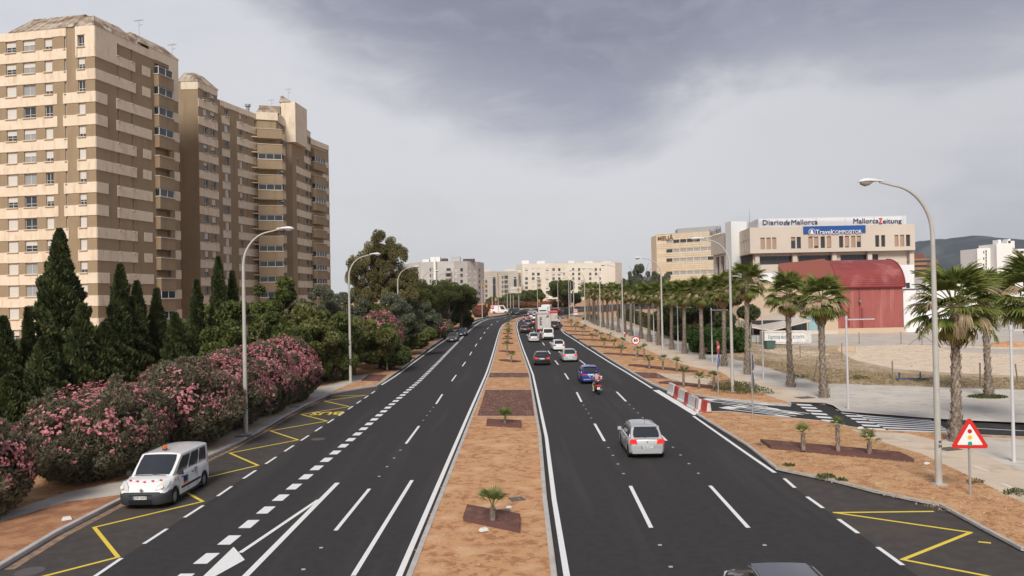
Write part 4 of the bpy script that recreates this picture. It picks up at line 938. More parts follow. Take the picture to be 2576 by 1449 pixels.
# right end profile widens with height less: roof sides lean in as an arc seen from the road
xrT, xlT = X(2247, Zw+9), X(2073, Zw+9)
rf = MB(); vs = []
for k, (y, z) in enumerate(prof):
    a = k/nA; f = (math.sin(math.pi/2*a))**1; xa = xl-ox-.2+(xlT-xl)*(1-math.cos(math.pi/2*a)); xb = xr-ox+.25+(X(2247, Zw+9)-X(2271, Zw)-1.2)*(1-math.cos(math.pi/2*a))
    d = .09 if k % 2 else 0
    vs += [(xa, y-d, z), (xb, y-d, z)]
rf.add(vs, [(2*k, 2*k+1, 2*k+3, 2*k+2) for k in range(nA)]); rf.build('roof', mRedR, wh)
ed = MB()
for s in (0, 1): ed.tube([vs[2*k+s] for k in range(0, nA+1, 2)], .16, 5)
ed.tube([vs[0], vs[1]], .2, 5); ed.build('roof_edging', mat('dark_red_trim', (.22, .03, .035), .5), wh)
mb = MB(); k2 = int(nA*.9); mb.add([(xl-ox-.05, .3, .0), (xl-ox-.05, 24, 0), (xl-ox-.05, 24, zd-oz+2), (xl-ox-.05, .3, zd-oz)], [(0, 1, 2, 3)]); mb.build('side_wall', mRedP, wh)
# gable fill at the left of the curved front and the long sloping parapet wall running left
pz = lambda px, py, Z: (X(px, Z)-ox, Z-oy, zat(px, py, Z)-oz)
PP0 = (X(1961, Zw+7), Zw+7); PP1 = (X(2107, Zw+.3), Zw+.3); u, L = uvec(PP0, PP1); pv = []
for px, py in ((1961, 722), (1961, 663), (2020, 656.5), (2073, 650.5), (2085, 660), (2095, 677), (2102, 697), (2106.5, 722)):
    t, z = onp(px, py, PP0, PP1); q = Vector(PP0)+u*t; pv.append((q.x-ox, q.y-oy, z-oz))
nq = len(pv); pv += [(p[0]+.15, p[1]+.5, p[2]) for p in pv]; mb = MB(); mb.add(pv, [tuple(range(nq)), tuple(range(2*nq-1, nq-1, -1))]+[(k, (k+1) % nq, nq+(k+1) % nq, nq+k) for k in range(nq)]); mb.build('parapet_wall', mRedP, wh)
mb = MB(); mb.prism([(xl-ox+.1, .4), (xr-ox-.1, .4), (xr-ox-.3, 9), (xl-ox+.1, 9)], 0, zd-oz-.2); mb.build('core', mRedP, wh)
mb = MB(); mb.prism([(X(1962, Zw+9)-ox, 9.5), (X(2262, Zw+9.5)-ox, 9.5), (X(2262, Zw+24)-ox, 24), (X(1962, Zw+24)-ox, 24)], 0, zat(2000, 664, Zw+9)-oz); mb.build('rear_hall', mRedP, wh)
# --- sand-coloured front building, awning, glazed door ---------------------
Zs = 127.; sb = thing('low_building', 'long sand coloured wall with glazed entrance and sloping awning, left of the red warehouse', 'industrial building', (X(1990, Zs), Zs, T(Zs)+.1))
sp0 = (X(1858, Zs+6), Zs+6); sp1 = (X(2107, Zs), Zs); zsb = zat(1990, 706, Zs)
wg = [wp(2032, 2058, 779, 832, sp0, sp1, 'pale'), wp(1990, 2030, 795, 832, sp0, sp1, 'pale')]
wg = [(g[0], g[1], T(Zs)+.4, g[3])+g[4:] for g in wg]
facade(sb, sp0, sp1, T(Zs), zsb, [g[:4] for g in wg], mTanS, .4)
for g in wg: window(sb, sp0, sp1, g, 'dark' if g is wg[1] else 'pale', None, .4)
pbox(sb, sp0, sp1, wg[0][0]+.1, wg[0][1]-.1, wg[0][2], wg[0][3], -.05, mAqua, 'glass_door', .1)
pbox(sb, sp0, sp1, 0, uvec(sp0, sp1)[1], T(Zs), T(Zs)+.7, .12, mTan, 'plinth')
pbox(sb, sp0, sp1, onp(1903, 700, sp0, sp1)[0], onp(1962, 700, sp0, sp1)[0], zsb, zat(1940, 685, Zs), .0, mWh2, 'upper_wall', 3)
body(sb, [sp0, sp1, (sp1[0], Zs+12), (sp0[0]-6, Zs+20)], T(Zs), zsb-.05, mTanS, 'core')
aw = MB(); o_ = sb.location; a_ = lambda px, py, Z: (X(px, Z)-o_.x, Z-o_.y, zat(px, py, Z)-o_.z)
aw.add([a_(1890, 822, 118), a_(1936, 830, 117), a_(2035, 806, 126.5), a_(1993, 790, 127.5), a_(1886, 808, 128)], [(0, 1, 2, 3, 4)]); aw.build('awning', mat('awning_sheet', (.50, .46, .42), .7), sb)
aw = MB(); aw.tube([a_(1890, 824, 118), a_(1938, 832, 117), a_(2036, 808, 126.5)], .12, 4); aw.build('awning_frame', mCream, sb)
for px in (1892, 1912, 1936):
    q = MB(); q.tube([a_(px, 826, 118), (a_(px, 826, 118)[0], a_(px, 826, 118)[1], 0)], .06, 5); q.build('awning_post', MC['galvanised'], sb)
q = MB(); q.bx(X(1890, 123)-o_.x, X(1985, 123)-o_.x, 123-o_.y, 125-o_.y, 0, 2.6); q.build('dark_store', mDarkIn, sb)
# --- white annex right -----------------------------------------------------
an = thing('white_annex', 'two storey white annex wall with one small window, right of the red warehouse', 'annex', (X(2300, Zw), Zw, zg))
a0 = (X(2272, Zw+.6), Zw+.6); a1 = (X(2420, Zw-1), Zw-1); zan = zat(2290, 729, Zw)
facade(an, a0, a1, zg, zan, [], mWh2); pbox(an, a0, a1, 0, uvec(a0, a1)[1], zan, zan+.18, .12, mDarkFr, 'coping')
b0 = (X(2262, Zw+8), Zw+8); b1 = (X(2301, Zw+7), Zw+7); zb1 = zat(2290, 666, Zw+8)
wv = wp(2279, 2289, 711.5, 725, b0, b1); facade(an, b0, b1, zg, zb1, [wv[:4]], mWh2, .3, 'upper_wall'); window(an, b0, b1, wv, 'dark', None, .3)
body(an, [a0, a1, (a1[0], Zw+6.5), (a0[0], Zw+6.8)], zg, zan-.05, mWh2, 'core'); body(an, [b0, b1, (b1[0], Zw+18), (b0[0], Zw+18)], zg, zb1-.05, mWh2, 'core')
signtext(an, 'Diario', a0, a1, onp(2326, 735, a0, a1)[0], zat(2326, 735, Zw), .9, MC['grey_letters'], .12, 1.2, .03)
# more distant
bo_ = thing('office_building', 'distant brown office tower of ribbon windows right of the newspaper offices', 'office building', (X(2330, 520), 520, 5)); Zo = 520.
o0 = (X(2268, Zo), Zo); o1 = (X(2334, Zo-6), Zo-6); o2 = (X(2362, Zo+4), Zo+4); mBrk = mat('brown_cladding', (.36, .19, .105), .8, (.31, .16, .09), .3)
zo = zat(2330, 651, Zo); 
gw = [(.5+k*2.6, .5+k*2.6+2.35, zo-2.6-3.15*j, zo-1.1-3.15*j) for j in range(8) for k in range(6)]
facade(bo_, o0, o1, 0, zo, [(.5, 17.8, zo-2.6-3.15*j, zo-1.1-3.15*j) for j in range(8)], mBrk, .3); facade(bo_, o1, o2, 0, zo, [(.5, 7, zo-2.6-3.15*j, zo-1.1-3.15*j) for j in range(8)], mBrk, .3)
for j in range(8): window(bo_, o0, o1, (.5, 17.8, zo-2.6-3.15*j, zo-1.1-3.15*j), 'dark', None, .3); window(bo_, o1, o2, (.5, 7, zo-2.6-3.15*j, zo-1.1-3.15*j), 'dark', None, .3)
body(bo_, [o0, o1, o2, (o2[0]-2, Zo+20), (o0[0], Zo+20)], 0, zo-.1, mBrk, 'core'); body(bo_, [(X(2288, Zo), Zo+2), (X(2326, Zo), Zo), (X(2326, Zo), Zo+9), (X(2288, Zo), Zo+9)], zo-.1, zat(2310, 637, Zo), mat('dark_brown_cladding', (.20, .08, .06), .8), 'plant_room')
wt = thing('apartment_building', 'tall white apartment block with stair turrets on the right horizon', 'apartment block', (X(2520, 340), 340, 4)); Zt = 340.
def wbl(pa, pb, yt, Z, cols_):
    p0, p1 = (X(pa, Z), Z), (X(pb, Z-1), Z-1); zt2 = zat((pa+pb)/2, yt, Z); hs_ = []
    for (a, b, ys) in cols_:
        for y in ys: hs_.append(wp(a, b, y, y+7, p0, p1))
    facade(wt, p0, p1, 0, zt2, [h_[:4] for h_ in hs_], mWhR, .3)
    for h_ in hs_: window(wt, p0, p1, h_, 'dark', None, .3)
    body(wt, [p0, p1, (p1[0], Z+14), (p0[0], Z+14)], 0, zt2-.1, mWhR, 'core')
wbl(2461, 2498, 625-.5, Zt+2, [(2473.5, 2476.5, (631, 647, 663, 679)), (2479, 2482.5, (629, 637, 645, 653, 661, 669, 677)), (2493.3, 2497, (630, 646, 659, 672))])
wbl(2498, 2512, 629, Zt, [(2506, 2509, (636, 650, 664, 678))]); wbl(2510, 2556, 612, Zt-4, []); wbl(2552, 2600, 626, Zt+4, [(2555, 2562, (631, 648)), (2566, 2576, (631, 648, 656))])
for a, b, y in ((2515, 2522, 603), (2537, 2556, 606), (2540, 2546, 601)): body(wt, [(X(a, Zt), Zt), (X(b, Zt), Zt), (X(b, Zt), Zt+4), (X(a, Zt), Zt+4)], zat(2530, 612, Zt)-.2, zat(a, y, Zt), mWhR, 'turret')
lw = thing('low_building', 'low white building with dark roof line below the tall white apartment block', 'low building', (X(2480, 210), 210, 2)); Zl = 210.
l0, l1 = (X(2330, Zl+6), Zl+6), (X(2640, Zl-6), Zl-6); zlw = zat(2480, 693, Zl)
hs_ = [(6+k*3.4, 7.6+k*3.4, zlw-3.2, zlw-1.8) for k in range(9)]
facade(lw, l0, l1, 0, zlw, hs_, mWhR, .3)
for h_ in hs_: window(lw, l0, l1, h_, 'dark', None, .3)
pbox(lw, l0, l1, 0, uvec(l0, l1)[1], zlw, zlw+.5, .4, mDarkFr, 'roof_edge'); body(lw, [l0, l1, (l1[0], Zl+14), (l0[0], Zl+16)], 0, zlw-.05, mWhR, 'core')
pk = thing('car_park_structure', 'low concrete walled car park in shade beyond the yard', 'car park', (X(2450, 165), 165, 1)); 
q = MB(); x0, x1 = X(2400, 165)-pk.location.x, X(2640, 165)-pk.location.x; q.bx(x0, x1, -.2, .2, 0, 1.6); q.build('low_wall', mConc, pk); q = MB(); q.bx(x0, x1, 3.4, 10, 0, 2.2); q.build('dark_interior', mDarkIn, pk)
for k in range(8): q = MB(); q.bx(x0+k*2.9, x0+k*2.9+.25, -.1, .2, 1.6, 3.8); q.build('post', mGrey, pk)
# ------------------------------------------------------------------ hills
mHill = mat('wooded_hill', (.036, .046, .058), .95, (.026, .034, .045), .006, .4, .6, .0, 5., detail=9, col3=(.085, .10, .10), n3s=.004)  # dark woodland with bluish distance haze mixed into the base colour
def hill(name, pts, Z, dep, m_):
    vs = []; n = len(pts); mb = MB(); rr = random.Random(5); lay = 14
    for j in range(lay+1):
        f = j/lay
        for i, (px, py) in enumerate(pts):
            x = X(px, Z); z = max(0, zat(px, py, Z)); w_ = math.sin(min(1, f*1.0)*math.pi/2)
            vs.append((x+rr.uniform(-10, 10), Z-dep*(1-f)+rr.uniform(-15, 15), z*w_+(rr.uniform(-6, 6) if 0 < j < lay else 0)))
    for i, (px, py) in enumerate(pts): vs.append((X(px, Z), Z+dep, 0))
    mb.add(vs, [(j*n+i, j*n+i+1, (j+1)*n+i+1, (j+1)*n+i) for j in range(lay+1) for i in range(n-1)])
    me = mb.mesh(name, m_, True, 80); return struct(name, me)
hp_ = [(2180, 660), (2230, 632), (2290, 612), (2312, 606), (2330, 606), (2352, 608), (2372, 604), (2395, 599), (2420, 598.5), (2450, 600), (2480, 605), (2510, 613), (2540, 612), (2570, 607), (2620, 600), (2700, 612), (2800, 650), (2900, 700)]
hill('wooded_hills', hp_, 3200, 900, mHill)
hill('wooded_hills', [(1540, 738), (1560, 712), (1575, 705), (1600, 700), (1650, 695), (1720, 700), (1800, 715), (1850, 735)], 3600, 500, mHill)
# ------------------------------------------------------------------ foliage
RG = np.random.default_rng(11)
def quads_mesh(name, P, A, B, rnd, m):
    """P centres, A and B half axes (n,3)"""
    n = len(P); v = np.empty((n, 4, 3), np.float32)
    v[:, 0] = P-A; v[:, 1] = P-B*.9; v[:, 2] = P+A; v[:, 3] = P+B*.9          # a diamond leaf
    me = bpy.data.meshes.new(name); me.vertices.add(4*n); me.vertices.foreach_set('co', v.ravel())
    me.loops.add(4*n); me.loops.foreach_set('vertex_index', np.arange(4*n, dtype=np.int32)); me.polygons.add(n)
    me.polygons.foreach_set('loop_start', np.arange(0, 4*n, 4, dtype=np.int32)); me.update(calc_edges=True)
    at = me.attributes.new('rnd', 'FLOAT', 'FACE'); at.data.foreach_set('value', rnd.astype(np.float32)); me.materials.append(m); return me
def unit(v): return v/np.maximum(1e-6, np.linalg.norm(v, axis=1, keepdims=True))
def blobpts(blobs, n, fill=.55):
    """points in a shell of each ellipsoid; returns points, outward direction, clump id"""
    b = np.array(blobs, float); ar = (b[:, 3]*b[:, 4]+b[:, 4]*b[:, 5]+b[:, 3]*b[:, 5]); k = RG.choice(len(b), n, p=ar/ar.sum())
    d = unit(RG.normal(size=(n, 3))); r = 1-fill*RG.random(n)**2.2
    P = b[k, :3]+d*b[k, 3:6]*r[:, None]; return P, unit(d/b[k, 3:6]), k
def leaves(name, blobs, n, size, m, aspect=.45, up=.3, clump=.45, parent=None, droop=0., fill=.55, loc=None, ground=None):
    P, N, k = blobpts(blobs, n, fill)
    if ground is not None: ok = P[:, 2] > ground; P, N, k = P[ok], N[ok], k[ok]
    n = len(P)
    # second level of clumping: pull leaves towards random twig centres
    T_ = unit(RG.normal(size=(n, 3))+N*.8+np.array([0, 0, up-droop])); C = np.cross(T_, RG.normal(size=(n, 3))); C = unit(C)
    s = size*(.6+.8*RG.random(n)); A = T_*s[:, None]; B = C*(s*aspect)[:, None]
    tone = RG.random(len(blobs)); rnd = np.clip(RG.random(n)*(1-clump)+tone[k]*clump, 0, 1)
    me = quads_mesh(name, P, A, B, rnd, m); return obj(name, me, parent, loc)
def clumps(c, r, n, rs, flat=1., rr=None, hollow=.55):
    """n small ellipsoids scattered through the ellipsoid of centre c and radii r"""
    rr = rr or random; out = []
    for _ in range(n):
        while 1:
            v = Vector((rr.uniform(-1, 1), rr.uniform(-1, 1), rr.uniform(-1, 1)))
            if hollow < v.length < 1: break
        s = rr.uniform(*rs); out.append((c[0]+v.x*r[0], c[1]+v.y*r[1], c[2]+v.z*r[2], s, s, s*flat))
    return out
lfGreen = leafmat('leaf_green', (.045, .068, .018), (.19, .215, .065), .3)
lfOlive = leafmat('leaf_olive', (.062, .075, .023), (.25, .25, .085), .3)
lfDark = leafmat('leaf_cypress', (.022, .036, .012), (.105, .125, .045), .2)
lfSilv = leafmat('leaf_silver', (.065, .080, .045), (.23, .245, .165), .2)
lfEuc = leafmat('leaf_eucalyptus', (.10, .09, .04), (.32, .285, .12), .35)
lfOle = leafmat('leaf_oleander', (.078, .075, .043), (.24, .215, .14), .25)
lfPink = leafmat('petal_pink', (.52, .16, .18), (.74, .36, .37), .3)
lfRed = leafmat('petal_red', (.16, .035, .03), (.32, .10, .07), .2)
lfPine = leafmat('leaf_pine', (.032, .046, .013), (.15, .16, .045), .2)
lfHedge = leafmat('leaf_bright', (.030, .062, .015), (.09, .16, .04), .2)
mBark = mat('bark', (.16, .12, .09), .95, (.10, .075, .055), 6., .4, .6, .6, 25.)
def trunkmesh(h, r, lean=(0, 0), m=None, limbs=0, rr=None, spread=1., name='trunk'):
    mb = MB(); rr = rr or random
    mb.tube([(0, 0, -.2), (lean[0]*.3, lean[1]*.3, h*.4), (lean[0], lean[1], h)], [r*1.25, r, r*.55], 8)
    for k in range(limbs):
        a = rr.uniform(0, 6.28); z0 = h*rr.uniform(.3, .8); l = spread*rr.uniform(.6, 1)
        mb.tube([(lean[0]*z0/h, lean[1]*z0/h, z0), (l*.5*math.cos(a), l*.5*math.sin(a), z0+h*.2), (l*math.cos(a), l*math.sin(a), z0+h*.5)], [r*.45, r*.3, r*.1], 5)
    return mb.mesh(name, m or mBark)
def tree(name, label, cat, x, y, blobs, n, size, m, th, tr, group=None, limbs=5, asp=.45, up=.3, droop=0., clump=.45, spread=2., core=True, z0=None, fill=.55):
    z = (T(y)+.1) if z0 is None else z0
    t = thing(name, label, cat, (x, y, z), random.uniform(0, .1), group)
    obj('trunk', trunkmesh(th, tr, (random.uniform(-.3, .3), random.uniform(-.3, .3)), None, limbs, None, spread), t)
    o = leaves('crown', blobs, n, size, m, asp, up, clump, t, droop, fill, ground=.15); return t
# --- cypresses (left) -----------------------------------------------------
def cypress(px, ytop, Z, wpx, label, twin=None, n=9000, ybase=None):
    n = int(n*1.5)
    x = X(px, Z); h = zat(px, ytop, Z)-.1; w_ = wpx/1935*Z/2
    t = thing('cypress_tree', label, 'cypress', (x, Z, .1), random.uniform(0, 6), 'cypresses behind the oleanders')
    obj('trunk', trunkmesh(h*.75, .16), t)
    cs = [(0, 0, h, w_)]+([twin] if twin else [])
    Ps = []; 
    for (cx_, cy_, hh, ww) in cs:
        k = int(n*ww*hh/(w_*h)); f = RG.random(k)**.85; a = RG.random(k)*6.283
        sp_ = np.minimum(1, (1-f)*1.5)**.8*np.minimum(1., .55+f*2.5)       # silhouette of the cone
        lump = 1+.34*np.sin(a*3+f*31)*np.sin(f*17+a)+.24*np.sin(a*5+f*57+2)+.12*np.sin(f*83+a*2); r = ww*.86*sp_*lump*(1-.5*RG.random(k)**2)+.05
        Ps.append(np.stack([cx_+np.cos(a)*r, cy_+np.sin(a)*r, f*hh], 1))
    P = np.concatenate(Ps); k = len(P); out = P.copy(); out[:, 2] = 0; out = unit(out)
    T_ = unit(out*.55+np.array([0, 0, .9])+RG.normal(size=(k, 3))*.35); C = unit(np.cross(T_, RG.normal(size=(k, 3)))); s = .16*(.4+1.2*RG.random(k))
    rnd = np.clip(RG.random(k)*.5+.5*(.5+.5*np.sin(P[:, 2]*2.3+np.arctan2(P[:, 1], P[:, 0])*2)), 0, 1)
    obj('crown', quads_mesh('crown', P, T_*s[:, None], C*(s*.42)[:, None], rnd, lfDark), t); return t
cypress(152, 579, 50, 150, 'tallest and widest cypress, its pointed top leaning before the banded tower face', (2.2, 0, 9.6, 1.5), 22000)
cypress(70, 776, 48, 44, 'slim dark cypress rising alone near the left edge, left of the tallest one', None, 9000)
cypress(8, 800, 46, 90, 'broad cypress cut by the left edge of the view', None, 13000)
cypress(303, 668, 54, 92, 'pointed cypress right of the tallest one, before the tower corner', None, 14000)
cypress(345, 710, 55, 70, 'blunt cypress in the middle of the close group of three', None, 11000)
cypress(394, 728, 57, 62, 'right hand cypress of the close group of three', None, 11000)
cypress(495, 706, 62, 58, 'thin cypress standing before the blank shaded tower wall', None, 11000)
cypress(550, 648, 64, 62, 'tall slim cypress left of the nearest lamp post on the left', None, 13000)
cypress(585, 684, 66, 52, 'cypress touching the nearest left lamp post from behind', None, 11000)
cypress(205, 770, 46, 110, 'low bushy cypress filling the gap between the tallest one and the group of three', None, 12000)
cypress(440, 790, 56, 80, 'short bushy cypress below the balcony column of the near tower', None, 11000)
cypress(262, 815, 47, 120, 'stocky cypress low behind the oleanders, before the pointed one', None, 14000)
cypress(110, 850, 44, 120, 'stocky cypress in front of the small orange building', None, 14000)
cypress(20, 950, 38, 150, 'dark low cypress mass above the leftmost oleander', None, 14000)
# --- oleanders ------------------------------------------------------------
mStem = mat('grey_stem', (.22, .19, .15), .9)
def oleander(label, c, r, n, nf, rs=(.5, .95), nb=26, flow=lfPink, group='oleanders along the left pavement', size=.11, fs=.075, z=None, wild=.0):
    rr = random.Random(int(c[0]*100)); x, y = c[0], c[1]; r = (r[0], r[1], r[2]*(.90 if flow is lfPink else 1)); z = T(y)+.1 if z is None else z
    t = thing('oleander_shrub', label, 'oleander', (x, y, z), 0, group); hz0 = r[2]*.95
    bl = clumps((0, 0, hz0), (r[0]-.3, r[1]-.3, r[2]-.2), nb, rs, .85, rr, .35)+clumps((0, 0, hz0), (r[0]*1.04, r[1]*1.04, r[2]*1.06), nb, (.16, .34), 1.2, rr, .9)
    leaves('foliage', bl, int(n*1.15), size, lfOle, .26, .5, .3, t, fill=.6, ground=.15)
    leaves('inner_foliage', [(0, 0, r[2]*.75, r[0]*.93, r[1]*.93, r[2]*.85)], n//3, size*1.25, lfOle, .3, .3, .2, t, fill=.5, ground=.02)
    dense = 'brightest' in label or 'dense' in label; nf = int(nf*(1.15 if dense else .95)); P, N, k = blobpts(bl+[(0, 0, r[2]*.95, r[0], r[1], r[2]*.98)]*6, nf*5, .3); msk = np.sin(P[:, 0]*1.9+c[1])*np.sin(P[:, 1]*1.3+c[0])+.7*np.sin(P[:, 2]*2.6+P[:, 1]*.8+c[1])+.5*np.sin(P[:, 1]*4.1+P[:, 2]*3.)
    ok = (P[:, 2] > .8)&(N[:, 2] > -.35)&(msk+RG.normal(size=len(P))*1.1 > (-.3 if dense else .35)); P, N = P[ok][:nf], N[ok][:nf]
    # blossoms come in small trusses of several petals
    P = np.repeat(P+N*.05, 4, 0)+RG.normal(size=(len(P)*4, 3))*.055; N = np.repeat(N, 4, 0); m_ = len(P)
    T_ = unit(RG.normal(size=(m_, 3))); C = unit(np.cross(T_, N+RG.normal(size=(m_, 3))*.3)); s = fs*(.6+.7*RG.random(m_))
    T_ = unit(np.cross(C, N)); tag(obj('blossoms', quads_mesh('blossoms', P, T_*s[:, None], C*(s*.8)[:, None], RG.random(m_), flow), t), kind='stuff')
    st = MB()
    for _ in range(14):
        a = rr.uniform(0, 6.28); l = rr.uniform(.5, .95); st.tube([(.1*math.cos(a), .1*math.sin(a), 0), (r[0]*.45*l*math.cos(a), r[1]*.45*l*math.sin(a), r[2]*.7), (r[0]*.9*l*math.cos(a), r[1]*.9*l*math.sin(a), r[2]*1.45*l)], [.035, .028, .012], 5)
    st.build('stems', mStem, t); return t
def olp(px, py, Z): return (X(px, Z), Z)
oleander('pink oleander cut by the left edge of the view', (-19.7, 27.6), (2.2, 2.6, 2.1), 26000, 900)
oleander('sparsely flowering oleander at the left end of the hedge, opposite the parked van bonnet', (-18.75, 34.8), (2.8, 4.0, 2.35), 60000, 1150, nb=40)
oleander('pink oleander rising behind the roof of the parked white van', (-17.75, 41.0), (2.9, 4.0, 2.45), 52000, 1600, nb=38)
oleander('pink oleander between the parked van and the nearest left lamp post', (-17.6, 46.8), (2.7, 3.8, 2.5), 46000, 1700, nb=34)
oleander('dense oleander standing behind the nearest left lamp post', (-17.5, 52.2), (2.7, 3.6, 2.7), 42000, 1900, nb=32)
oleander('roundest and brightest pink oleander, at the far end of the flowering hedge', (-17.5, 58.0), (2.8, 3.9, 2.75), 48000, 3000, nb=36)
oleander('pink oleander growing among green trees behind the second left lamp post', (X(860, 73)-1.0, 73), (1.6, 2.2, 3.1), 12000, 420, nb=16, size=.14, fs=.11)
oleander('tall oleander with a pink crest, left of the third left lamp post', (X(980, 93)-1.2, 93), (2.6, 5.5, 3.55), 30000, 1500, nb=30, size=.16, fs=.12)
oleander('faded oleander by the grey sign back on the left verge', (X(1108, 135), 137), (2.0, 3., 1.9), 12000, 260, nb=16, size=.18, fs=.13)
# --- broadleaf trees along the left ---------------------------------------
def crownblobs(w_, h0, h1, nb, rs, rr, flat=.8, wy=None):
    c = (0, 0, (h0+h1)/2); return clumps(c, (w_, wy or w_, (h1-h0)/2), nb, rs, flat, rr, .3)
bt = [ # px, ytop, Z, halfwidth, base of crown, colour, n, label
 (640, 742, 60, 3.0, 1., lfGreen, 26000, 'green tree immediately right of the nearest left lamp post'),
 (712, 700, 74, 2.9, 1.5, lfGreen, 22000, 'round dark tree top poking up before the corner balconies'),
 (700, 780, 66, 3.2, .5, lfGreen, 26000, 'bushy green tree above the brightest oleander'),
 (765, 770, 70, 3.4, .5, lfOlive, 28000, 'light green bushy tree below the lift tower of the rear block'),
 (830, 783, 73, 3.4, .3, lfGreen, 28000, 'bushy green tree left of the second left lamp post'),
 (900, 795, 78, 3.6, .3, lfOlive, 30000, 'light green tree filling the gap right of the second left lamp post'),
 (965, 812, 84, 3.2, .2, lfGreen, 26000, 'low green tree before the oleander with the pink crest'),
 (1030, 800, 103, 3.4, .2, lfGreen, 20000, 'dark green tree between the third and fourth left lamp posts')]
for px, yt, Z, hw_, hb, m_, n, lab in bt:
    x = X(px, Z)-.5; top = zat(px, yt, Z)-T(Z); rr = random.Random(px)
    tree('broadleaf_tree', lab, 'tree', x, Z, crownblobs(hw_, hb, top-.3, 34, (.55, 1.05), rr), n, .17, m_, top*.7, .22, 'broadleaf trees behind the left verge', asp=.6, clump=.55)
for k, (px, Z, hw_, h_) in enumerate(((812, 66.5, 1.8, 3.6), (850, 69.5, 2.0, 4.2), (905, 76, 2.2, 4.6), (945, 83, 2.2, 4.2), (985, 93, 2.2, 3.8), (1012, 101, 2.4, 4.2), (1045, 112, 2.2, 4.0), (1075, 122, 2.4, 4.0), (1130, 152, 2.6, 4.4))):
    yb = {812: 968, 850: 952, 905: 930, 945: 908, 985: 885, 1012: 873, 1045: 858, 1075: 842, 1130: 812}[px]; g = G(px-4, yb, .12); rr = random.Random(px)
    t = thing('verge_shrub', ['dense green shrub at the pavement edge where the flowering hedge ends', 'dark shrub at the foot of the second left lamp post', 'bright green shrub on the verge right of the second left lamp post', 'shrub below the green trees, midway to the third left lamp post', 'low shrub at the foot of the third left lamp post', 'shrub on the verge just past the third left lamp post', 'shrub beside the grey sign back on the left verge', 'shrub at the foot of the fifth left lamp post', 'shrub below the pines near the bend'][k], 'shrub', (g.x-1.2-(2.2 if px > 1000 else 0), g.y+1, T(g.y)+.1), 0, 'shrubs at the edge of the left verge')
    leaves('foliage', crownblobs(hw_, 0, h_, 20, (.5, .9), rr, wy=hw_*1.5), 15000, .17, [lfGreen, lfDark, lfHedge][k % 3], .55, .3, .5, t, ground=.05)
# silvery trees
for px, yt, Z, hw_, lab in ((800, 716, 88, 2.3, 'silver leaved tree before the end of the rear block'), (872, 708, 96, 2.6, 'silver leaved tree behind the second left lamp post'), (835, 728, 92, 2.2, 'small silver tree between the rear block and the second left lamp'), (1065, 742, 112, 3.0, 'grey green tree right of the third left lamp post'), (1105, 748, 128, 3.0, 'grey green tree around the sixth left lamp post'), (985, 730, 100, 2.3, 'silvery bush like tree left of the third left lamp post')):
    top = zat(px, yt, Z)-T(Z); rr = random.Random(px); tree('silver_tree', lab, 'tree', X(px, Z)-(3.2 if px > 1030 else 0), Z, crownblobs(hw_, .5, top-.4, 26, (.5, .9), rr), 17000, .17, lfSilv, top*.7, .16, 'silver leaved trees on the left', asp=.3, clump=.3, up=.7)
# eucalyptus
rr = random.Random(4); Ze = 108.; ex = X(965, Ze); bl = []
for (px, py, rx, rz, n_) in ((962, 622, 34, 34, 12), (990, 640, 38, 34, 10), (925, 655, 26, 24, 6), (900, 672, 18, 22, 6), (885, 700, 16, 20, 5), (960, 690, 60, 40, 22), (1020, 690, 28, 30, 8), (960, 730, 66, 36, 22), (1015, 735, 36, 28, 8), (905, 740, 28, 30, 8)):
    bl += clumps((X(px, Ze)-ex, rr.uniform(-1.5, 1.5), zat(px, py, Ze)-T(Ze)), (rx/1935*Ze, 2.2, rz/1935*Ze), int(n_*2.4), (.30, .72), 1.25, rr, .05)
tree('eucalyptus_tree', 'tallest tree on the left, a brownish olive eucalyptus with ragged crown', 'tree', ex, Ze, bl, 80000, .15, lfEuc, 11., .34, None, 4, .3, 0., .9, .65, 4., fill=.8)
# pines near the bend
for px, yt, Z, hw_, lab in ((1052, 716, 132, 4.2, 'dark pine crown right of the eucalyptus'), (1085, 712, 146, 4.4, 'pine between the fourth and fifth left lamp posts'), (1138, 706, 158, 5.2, 'broad umbrella pine at the end of the left tree line'), (1168, 722, 164, 3.4, 'rightmost pine crown, bulging over the bend')):
    top = zat(px, yt, Z)-T(Z); rr = random.Random(px)
    tree('pine_tree', lab, 'pine', X(px, Z)-.8, Z, clumps((0, 0, top-2.6), (hw_, hw_, 2.6), 36, (.8, 1.3), .8, rr, .4), 24000, .2, lfPine, top*.75, .3, 'pines on the left', asp=.25, up=.8, clump=.55, spread=3.)
for k, (px, yt, Z, hw_) in enumerate(((1075, 775, 128, 3.), (1120, 770, 150, 3.2), (1160, 765, 162, 3.0), (1182, 775, 170, 1.8))):
    top = zat(px, yt, Z)-T(Z); rr = random.Random(px); tree('understorey_tree', ['dark small tree under the pines by the sixth left lamp post', 'grey green small tree under the umbrella pine', 'dark tree under the bulging pine crown', 'small tree at the tip of the left planting'][k], 'tree', X(px, Z)-(1.5, 3., 3., 1.6)[k], Z, crownblobs(hw_, .2, top, 26, (.6, 1.1), rr), 18000, .2, [lfDark, lfSilv, lfDark, lfGreen][k], top*.6, .2, 'small trees under the pines', clump=.5)
